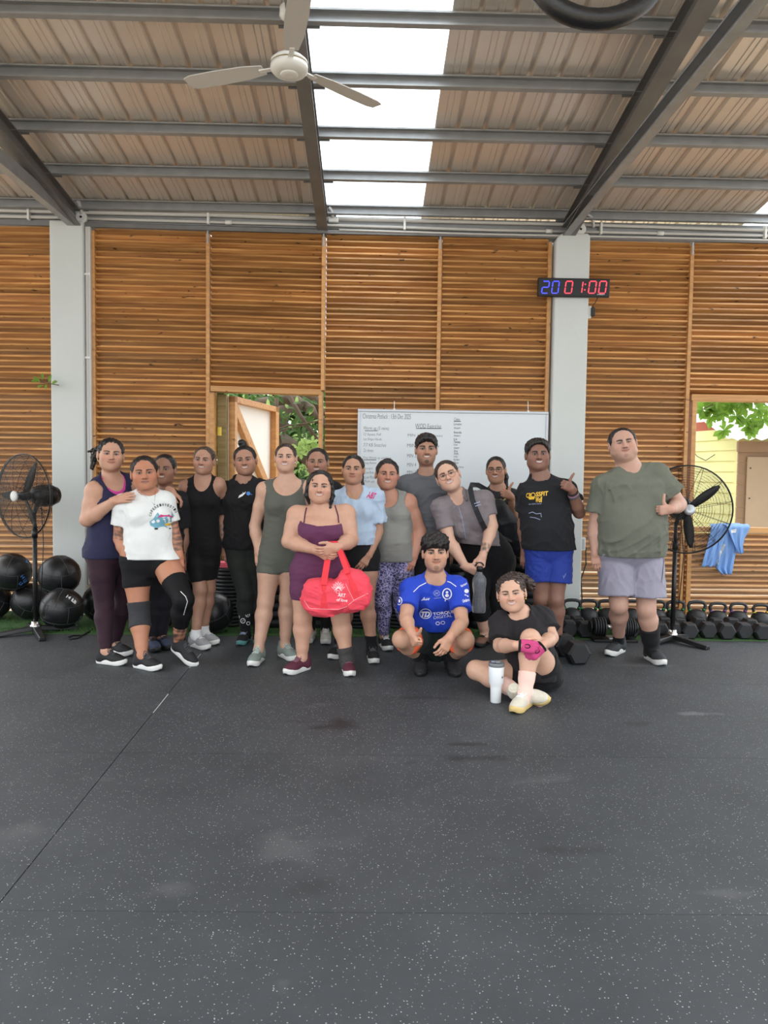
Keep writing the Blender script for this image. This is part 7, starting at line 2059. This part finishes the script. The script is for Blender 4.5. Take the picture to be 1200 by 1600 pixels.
for pts in ([(481.5, 782), (479, 793), (476.5, 804), (475, 817)], [(521.5, 784), (525, 795), (528, 805), (529.5, 817)]):
    p.decal([dline(pts, 2.0)], cloth(84, 40, 66, .7, .15), key='body', name='strap', off=.005)
p.sleeve_on(1, (540, 1010), (543, 1040), cloth(66, 64, 64), name='ankle_sleeve', off=.014, noise=(.003, .03))
p.shoes((shoe_m(88, 36, 54), SOLE_W, cloth(130, 90, 102)), .88)
BAGP = p
# 12 -- squatting man in blue jersey
p = Person(dict(label='young man squatting in front in a blue football jersey, thumb up', Y=5.2, yaw=2,
    head=(680, 864, 56, 0, -2, 2, -.10), neck=(680, 903, -.05), sh=((641, 921, -.08), (715, 918, -.08)), el=((634, 966, -.28), (722, 972, -.26)), wr=((643, 989, -.46), (702, 997, -.44)),
    hand=(('fist', (.30, -.6, -.75), (.12, -.25, 1)), ('droop', (-.42, -.3, -.85), (-.8, -.4, .3))), hip=((668, 1002, .17), (698, 1002, .17)), kn=((627, 999, -.27), (727, 1000, -.25)), an=((660, 1032, .08, -8), (703, 1034, .08, 10)),
    w=(37, 35, 36), bulk=1.05, bust=0, arm=1.08, leg=1.02, skin=(202, 152, 122), facew=.98, smile=.5, brow=1.5, beard=.45, neckr=.056))
p.build_body(); p.hair(M['hair_black'], 'fringe', extra=(('e', (0, .0, .085), (.085, .092, .055)), ('e', (-.06, .02, .06), (.03, .05, .05)), ('e', (.06, .02, .06), (.03, .05, .05))), noise=.005, line=-.030)
JB = cloth(36, 68, 188, .6, .25)
p.tee(JB, hem=(683, 987, -.02), hemw=38, sleeve=.66, sl_r=.024, nw=.078, nd=.065, name='jersey', noise=(.004, .10), hemdir=(0, .25, -1))
def squat_shorts(p, m, off, t0, t1, name, sides=(0, 1)):
    prs = []
    for i in sides:
        d_ = (p.K[i] - p.H[i]).normalized()
        prs.append(cone('low', p.H[i], p.H[i].lerp(p.K[i], t1 + .1), .098 + off, .085 + off, .03).clip(p.H[i].lerp(p.K[i], t1), d_))
        if t0 > 0: prs[-1].clip(p.H[i].lerp(p.K[i], t0), -d_)
    if t0 <= 0:
        prs += [q.infl(off, k=.03).clip(p.T(.3), p.up) for q in p.bp if q.tag == 'torso' and (q.kind == 'loft' or q.kw.get('c', V3(p.T(9))) @ V3(p.up) < (V3(p.T(.3)) @ V3(p.up)))]
    return p.part(name, prs, m, .009, (), sines(.003, .08, 4))
squat_shorts(p, cloth(36, 48, 45), .010, 0, .74, 'shorts'); squat_shorts(p, cloth(232, 104, 64), .013, .70, .78, 'shorts_hem', (0,)); squat_shorts(p, cloth(232, 104, 64), .013, .70, .78, 'shorts_hem', (1,))
for i in (0, 1): p.part('sock', [q.infl(.004) for q in p.P_('leg%dc' % i, 'foot%d' % i)], BK, h=.007, clips=[(p.AN[i].lerp(p.K[i], .42), p.K[i] - p.AN[i])])
put_shoe(p.root, p.AN[0], -8, SH_KK, .96, pitch=-16, lift=.035); put_shoe(p.root, p.AN[1], 10, SH_KK, .96, pitch=-16, lift=.035)
p.decal([dtext('torque', 693.5, 958, 34, 5.4, -7), dtext('digital', 692, 963.5, 29, 4.2, -7)], M['print_white'], name='sponsor_lettering'); p.decal([dtext('td', 665, 960, 14, 9, 0), dring(665, 959, 9, 7.5, 1.0, 20)], M['print_white'], name='sponsor_logo')
p.decal([dring(698.5, 928, 6.8, 8.2, 1.7, 22), dell(698.5, 925.5, 2.2, 2.0), dell(698.5, 930.5, 3.0, 2.6), dline([(696, 937), (695.5, 939.5)], 1.5), dline([(701, 937), (701.5, 939.5)], 1.5)], M['print_white'], name='crest'); p.decal([dtext('ace', 665, 935.5, 13, 5, -4), dline([(658, 938), (670, 936.5)], .6)], M['print_white'], name='maker_script')
p.decal([dring(682.5, 927, 4.8, 4.5, .7, 12), dline([(678, 935), (689, 934)], .7), dline([(680, 925), (685, 929)], .8), dline([(679, 929), (686, 925)], .8)], M['print_grey'], name='shadow_print')
p.decal([dline([(646, 925), (655, 916), (666, 910.5)], 1.1), dline([(694, 907), (704, 910), (713, 916.5)], 1.1), ], M['print_white'], name='piping'); p.decal([dring(624, 939, 4, 6, 1.3, 14), dell(624, 939, 1.6, 2.6)], M['print_white'], name='sleeve_crest')
p.decal([dtext('sleeve1', 725, 914, 11, 5, -28), dell(729, 923.5, 3.6, 3.2), dline([(726, 929), (732, 932)], 1.6), dtext('sleeve2', 728, 938, 11, 5, -14)], M['print_white'], name='sleeve_lettering')
p.decal([dring(684, 974, 3, 2.4, .8, 12), dring(692, 973, 3, 2.4, .8, 12)], M['print_white'], name='hem_logo')

# 16 -- sitting woman with gloves
p = Person(dict(label='smiling woman sitting on the mat in a black tee and pink gloves', Y=4.82, yaw=-8,
    head=(799, 927, 57, -12, -8, 2, -.08), neck=(812, 958, -.04), sh=((783, 975, -.05), (848, 966, .0)), el=((781, 1009, -.16), (862, 996, -.12)), wr=((812, 1009, -.40), (846, 1010, -.36)),
    hand=(('grip', (.95, -.15, -.05), (.1, .3, 1)), ('grip', (-.75, -.25, -.6), (-.4, .2, .9))), hip=((822, 1056, .0), (854, 1057, .02)), kn=((744, 1047, -.04), (829, 999, -.27)), an=((812, 1083, -.27, 62), (820, 1105, -34)),
    w=(37, 34, 33), bulk=1.12, bust=1.1, arm=1.05, leg=1.05, skin=(212, 164, 136), facew=1.05, smile=1.35, eye=.65, flush=1.2, toevec={0: (.75, -.55, -.25)}))
p.build_body(); p.hair(M['hair_brown'], extra=(('e', (.055, -.07, .075), (.05, .05, .045)), ('e', (.10, -.08, .05), (.038, .04, .04)), ('e', (.125, -.07, .03), (.03, .03, .035)), ('e', (.02, -.05, .10), (.05, .05, .03))), noise=.007)
p.tee(cloth(37, 35, 37), hem=(830, 1058), hemw=38, sleeve=(.78, .66), sl_r=.026, nw=.085, nd=.07, noise=(.004, .09))
squat_shorts(p, BK, .012, 0, .36, 'shorts')
PK = cloth(240, 202, 188, .85, .2)
for i in (0, 1): p.part('sock', [q.infl(.006) for q in p.P_('leg%dc' % i, 'foot%d' % i)], PK, h=.007, clips=[(p.AN[i].lerp(p.K[i], .38), p.K[i] - p.AN[i])])
CR = (shoe_m(206, 200, 184), mat('cream_gum_sole', srgb(214, 186, 120), .6), M['print_white'])
put_shoe(p.root, p.AN[1], -34, CR, .88); put_shoe(p.root, Vector((p.AN[0].x + .01, p.AN[0].y - .02, 0)), 62, CR, .88, roll=48, pitch=0, lift=.035)
GP = cloth(196, 70, 122, .75, .3)
for i in (0, 1):
    pr, fr_, tips = hand_prims(p.W[i], *[(.95, -.15, -.05), (-.75, -.25, -.6)][i:i + 1], [(.1, .3, 1), (-.4, .2, .9)][i], i == 0, 'grip', .95)
    sel = [q.infl(.004) for j, q in enumerate(pr) if j < 6] + [q.infl(.0035) for j, q in enumerate(pr[6:18]) if j % 3 < 1]
    fa = fr_[0]; p.part('glove', sel, GP, .005, [(p.W[i] - fa * .01, -fa)])
    MB().tube([p.W[i] + fa * .0 + (fr_[1] * math.cos(t) * .032 + fr_[2] * math.sin(t) * .027) for t in np.linspace(0, 2 * PI, 17)[:-1]], .009, 6, closed=True).build('glove_cuff', BK, p.root)
    dorsal = fr_[2]; cc_ = p.W[i] + fa * .045 + dorsal * .022
    MB().tube([cc_ + (fa * math.cos(t) * .016 + fr_[1] * math.sin(t) * .011) + dorsal * (.001) for t in np.linspace(0, 2 * PI, 13)[:-1]], .0028, 5, closed=True).build('glove_opening', BK, p.root)
p.earrings(GOLD, .006)
# ================================================================== THINGS HELD, WORN OVER THE SHOULDER OR LEFT ABOUT
# ---- red duffel bag
RED = cloth(236, 76, 92, .75, .45, 30); RED2 = cloth(230, 62, 72, .7, .2, 60); SEAMW = mat('pale_piping', srgb(246, 160, 164), .7)
BY = 5.0
bagc = at_y(524, 930, BY)
bag = empty('duffel_bag', at_y(520, 963, BY), label='red canvas duffel bag with white print held by its two handles', cat='bag')
ba, bb_ = at_y(470, 939, BY), at_y(581, 920, BY)
bu_ = (bb_ - ba).normalized(); bv_ = Vector((-bu_.z, 0, bu_.x)); bl_ = (bb_ - ba).length; sc_ = BY / FPX
# loft: axis along the bag, 'la' upward, 'fw' to the camera
def bag_loft():
    T_ = np.array([0.0, .04, .12, .25, .4, .52, .65, .8, .92, .98, 1.0]) * bl_
    hh_ = np.array([4, 13, 24, 29, 29, 28, 29.5, 29, 23, 12, 4]) * sc_
    dd_ = np.array([.02, .05, .08, .095, .10, .10, .10, .095, .08, .05, .02])
    tt, (A, B_, C_) = smooth_table(T_, (hh_, dd_, dd_))
    return Prim('loft', 'bag', .02, 'u', o=V3(ba), la=V3(bv_), fw=V3((0, -1, 0)), up=V3(bu_), T=tt, A=np.maximum(A, .01), Bf=np.maximum(B_, .01), Bb=np.maximum(C_, .01), e=3.2)
class Held:
    """enough of Person to lay prints on a held thing"""
    decal = Person.decal
    def __init__(s, root): s.root = root; s.off = wloc(root); s.g = {}; s.q = {'label': root.name}
    part = Person.part
hb = Held(bag)
bump_ = [bag_loft(), ell('bag', at_y(543, 900, BY), (.07, .07, .05), k=.05), ell('bag', at_y(566, 906, BY), (.05, .06, .04), k=.04), ell('bag', at_y(492, 918, BY), (.06, .07, .04), k=.05), ell('bag', at_y(520, 896, BY - .02), (.035, .12, .045), k=.05, op='s')]
hb.part('bag_body', bump_, RED, .0062, (), folds(.010, .075, 21), key='bag')
hb.decal([dline([(475, 938), (483, 950), (487, 951), (510, 952), (530, 952), (541, 948), (553, 938), (565, 932), (579, 925)], .9), dline([(487, 951), (483, 962)], .9), dline([(553, 938), (546, 925), (540, 912)], .7)], SEAMW, key='bag', name='piping', off=.002)
hb.decal([dpoly([(501, 908), (511.5, 906), (512, 951), (500.5, 951)], 5)], RED2, key='bag', name='sewn_webbing', off=.0035); hb.decal([dpoly([(535, 889), (546, 886), (556, 912), (562, 930), (553, 936), (545, 915)], 6)], RED2, key='bag', name='sewn_webbing', off=.0035)
pet = []
for k in range(7):
    a = R(-90 + (k - 3) * 24); c_ = (527 + 7.5 * math.cos(a) + 1.5, 921.5 + 9.5 * math.sin(a))
    pet.append(dline([(529 + 2.5 * math.cos(a - .5), 922 + 2.5 * math.sin(a - .5)), (c_[0] + 1.2 * math.cos(a - 1.2), c_[1] + 1.2 * math.sin(a - 1.2)), (527 + 11 * math.cos(a) + 1.5, 921 + 13 * math.sin(a)), (c_[0] + 1.2 * math.cos(a + 1.2), c_[1] + 1.2 * math.sin(a + 1.2)), (529 + 2.5 * math.cos(a + .5), 922 + 2.5 * math.sin(a + .5))], .55))
pet += [dline([(522, 924), (528, 918), (535, 924)], .55), dring(528, 925, 3, 2.2, .5, 10)]
hb.decal(pet, M['print_white'], key='bag', name='lotus_print'); hb.decal([dtext('art', 534, 930, 12, 6, 8), dtext('love', 534.5, 937.5, 17, 5, 6)], M['print_white'], key='bag', name='lettering')
def ribbon(pts, w, m, name, parent, t=.004):
    """flat band through points (3-D), its width across the view"""
    vs = []; pts = [Vector(p) for p in pts]
    for i, p_ in enumerate(pts):
        d_ = (pts[min(i + 1, len(pts) - 1)] - pts[max(i - 1, 0)]).normalized(); sd = d_.cross(Vector((0, -1, 0)))
        sd = sd.normalized() if sd.length > .05 else Vector((1, 0, 0)); nn = d_.cross(sd)
        vs += [p_ + sd * w / 2 + nn * t / 2, p_ - sd * w / 2 + nn * t / 2, p_ - sd * w / 2 - nn * t / 2, p_ + sd * w / 2 - nn * t / 2]
    fs = []
    for i in range(len(pts) - 1):
        for j in range(4): fs.append((i * 4 + j, i * 4 + (j + 1) % 4, i * 4 + 4 + (j + 1) % 4, i * 4 + 4 + j))
    fs += [(0, 1, 2, 3), tuple(len(vs) - 4 + k for k in (3, 2, 1, 0))]
    return MB().add(vs, fs).build(name, m, parent)
ribbon([at_y(506, 914, BY - .10), at_y(507, 905, BY - .09), at_y(509, 892, BY - .03), at_y(511, 880, BY), at_y(513, 868, BY + .015)], .042, RED2, 'handle', bag)
ribbon([at_y(543, 896, BY - .09), at_y(540, 886, BY - .06), at_y(535, 872, BY - .03), at_y(530, 858, BY - .02), at_y(525, 849, BY + .0), at_y(517, 849, BY + .06), at_y(512, 858, BY + .08)], .036, RED2, 'handle', bag)
ribbon([at_y(546, 892, BY + .07), at_y(541, 880, BY + .05), at_y(534, 864, BY + .03), at_y(529, 853, BY + .03), at_y(523, 850, BY + .06)], .034, RED2, 'handle', bag)
# ---- smoky water bottle hanging from the leaning woman's hands
SMK = bpy.data.materials.new('smoky_plastic'); SMK.use_nodes = True
_b = SMK.node_tree.nodes['Principled BSDF']; _b.inputs['Base Color'].default_value = (.62, .64, .68, 1); _b.inputs['Roughness'].default_value = .08; _b.inputs['Transmission Weight'].default_value = .82; _b.inputs['IOR'].default_value = 1.33
by_ = 5.60; bt_ = at_y(748, 957, by_); bs = by_ / FPX
bo = empty('water_bottle', bt_, label='large smoky clear water bottle hanging from the hands of the leaning woman', cat='bottle')
prof = [(6, 0), (10, .5), (11, 3), (11.2, 12), (10.2, 22), (9.6, 30), (10.2, 38), (11, 46), (10.8, 53), (8.5, 58), (5, 61.5), (4.4, 63.5), (4.4, 66)]
MB().lathe([(r * bs, z * bs) for r, z in prof], bt_, None, 24).build('bottle_body', SMK, bo)
MB().lathe([(4.9 * bs, 65 * bs), (5.0 * bs, 72 * bs), (3.6 * bs, 73.5 * bs)], bt_, None, 18).build('cap', M['black'], bo)
MB().tube([bt_ + Vector((math.cos(t) * 6 * bs, 0, (74 + math.sin(t) * 5) * bs)) for t in np.linspace(0, PI, 9)], 1.3 * bs, 6).build('carry_loop', M['black'], bo)
# ---- black backpack on her shoulder
pk = empty('backpack', at_y(806, 866, 6.12), label='black gym backpack hanging behind the leaning woman from her shoulder', cat='bag')
hk_ = Held(pk)
NYL = cloth(34, 35, 39, .55, .5, 18)
hk_.part('bag_body', [cone('b', at_y(778, 795, 6.06), at_y(796, 828, 6.12), .07, .10, .04), cone('b', at_y(790, 825, 6.12), at_y(805, 852, 6.14), .10, .085, .04), cone('b', at_y(770, 800, 6.08), at_y(780, 840, 6.14), .08, .09, .04), ell('b', at_y(812, 855, 6.12), (.045, .06, .05), k=.03)], NYL, .008, (), folds(.016, .22, 5), key='bag')
ribbon([at_y(812, 850, 6.02), at_y(800, 846, 6.0), at_y(784, 838, 6.0)], .02, M['black'], 'webbing', pk)
ribbon([at_y(770, 778, 5.98), at_y(758, 764, 5.93), at_y(747, 758, 5.86), at_y(737, 757.5, 5.79), at_y(735, 765, 5.72), at_y(738, 780, 5.685), at_y(744, 797, 5.66), at_y(752, 815, 5.67), at_y(760, 830, 5.76)], .040, NYL, 'shoulder_strap', pk, .008)
for t_ in (0, 1): ribbon([at_y(741 + t_ * 1.5, 787 + 4 * t_, 5.662), at_y(750 + t_ * 1.5, 784 + 4 * t_, 5.668)], .006, M['print_grey'], 'buckle', pk)
# ---- white tumbler
tw = on_floor(774.5, 1097); ts = tw.y / FPX
tb_ = empty('tumbler', tw, label='tall white insulated tumbler with a clear lid standing on the mat', cat='tumbler')
MB().lathe([(7.6 * ts, 0), (8.4 * ts, 1 * ts), (9.0 * ts, 24 * ts), (9.5 * ts, 28 * ts), (11.6 * ts, 32 * ts), (12.4 * ts, 58 * ts), (12.2 * ts, 58.5 * ts)], tw, None, 28).build('cup', mat('white_powder_coat', srgb(232, 236, 238), .4), tb_)
MB().lathe([(12.4 * ts, 58 * ts), (12.7 * ts, 59 * ts), (12.7 * ts, 63 * ts), (11.5 * ts, 64.5 * ts), (10.8 * ts, 62 * ts), (3 * ts, 62 * ts)], tw, None, 28).build('lid', mat('grey_clear_lid', srgb(150, 156, 160), .2, trans=.5), tb_)
MB().box(tw + Vector((1.5 * ts, -3 * ts, 65 * ts)), (7 * ts, 8 * ts, 2.4 * ts)).build('lid_slider', M['alu'], tb_, bevel=.003)
MB().box(tw + Vector((-5 * ts, 2 * ts, 64.2 * ts)), (6 * ts, 7 * ts, 1.6 * ts)).build('lid_slider', M['print_grey'], tb_, bevel=.002)
for k_ in range(3): MB().box(tw + Vector(((7.6 + .55 * k_) * ts, (-9.6 + .5 * k_) * ts, (42 + 1.4 * (k_ % 2)) * ts)), (.9 * ts, .9 * ts, 1.8 * ts)).build('logo_mark', M['ink'], tb_)
# ---- blue shirt over the sill
BLU = cloth(132, 170, 224, .85, .4, 30)
so_ = WP(wall_uz(1130, 824, .05)[0], .06, wall_uz(1130, 824, .05)[1])
shirt = empty('blue_shirt', so_, label='crumpled light blue shirt hanging over the window sill', cat='shirt')
hs_ = Held(shirt)
def drape(rows, name, v0, amp, nf, ph, lean=0.0):
    """a hanging layer of cloth: rows of (y, left x, right x) in the plane of the wall, gathered into folds"""
    ry = [r[0] for r in rows]; n, m_ = 36, 26
    front, back = [], []
    for i in range(n):
        t = i / (n - 1); y = ry[0] + (ry[-1] - ry[0]) * t
        xl = np.interp(y, ry, [r[1] for r in rows]); xr = np.interp(y, ry, [r[2] for r in rows])
        for j in range(m_):
            u = j / (m_ - 1); x = xl + (xr - xl) * u
            f_ = math.sin(2 * PI * nf * u + ph + 1.2 * math.sin(3.1 * t + ph)) + .5 * math.sin(2 * PI * nf * 2.3 * u + 2 * ph + 2 * t)
            v = v0 + amp * f_ * (.35 + .65 * t) - (max(0, .12 - t) / .12) ** 2 * .06 + lean * t
            b = on_wall(x, y + .8 * f_ * (t > .9), .06); uz = (b - WO).dot(WU)
            front.append(WP(uz, v, b.z)); back.append(WP(uz, v - .012, b.z))
    N_ = n * m_; V_ = [p_ - hs_.off for p_ in front + back]; F_ = []
    for i in range(n - 1):
        for j in range(m_ - 1):
            a_ = i * m_ + j; F_.append((a_, a_ + m_, a_ + m_ + 1, a_ + 1)); F_.append((N_ + a_, N_ + a_ + 1, N_ + a_ + m_ + 1, N_ + a_ + m_))
    edge = [j for j in range(m_)] + [i * m_ + m_ - 1 for i in range(1, n)] + [(n - 1) * m_ + j for j in range(m_ - 2, -1, -1)] + [i * m_ for i in range(n - 2, 0, -1)]
    for a_, b_ in zip(edge, edge[1:] + edge[:1]): F_.append((a_, b_, N_ + b_, N_ + a_))
    o = link(name, np_mesh(name, [tuple(p_) for p_ in V_], F_, True), BLU, shirt)
    hs_.g[name] = (np.array([tuple(p_) for p_ in V_]) + V3(hs_.off), np.array(F_))
    return o
drape([(819, 1112, 1138), (838, 1107, 1132), (860, 1101, 1124), (885, 1095, 1116)], 'sleeve', .075, .014, 2.0, .4)
drape([(818, 1126, 1160), (835, 1124, 1155), (858, 1121, 1152), (872, 1120, 1149), (888, 1118, 1146), (897, 1127, 1143)], 'shirt_body', .070, .018, 2.6, 1.7)
drape([(819, 1132, 1170), (828, 1135, 1167), (840, 1139, 1161), (852, 1144, 1158), (864, 1149, 1159)], 'collar_flap', .105, .012, 1.6, 3.0)
hs_.decal([dline([(1132, 850), (1124, 868), (1121, 882)], 4)], cloth(206, 206, 204), key='shirt_body', name='lining', off=.004); hs_.decal([dpoly([(1142, 828), (1151, 826), (1150, 832), (1143, 833)], 2)], M['print_white'], key='collar_flap', name='care_label', off=.004)
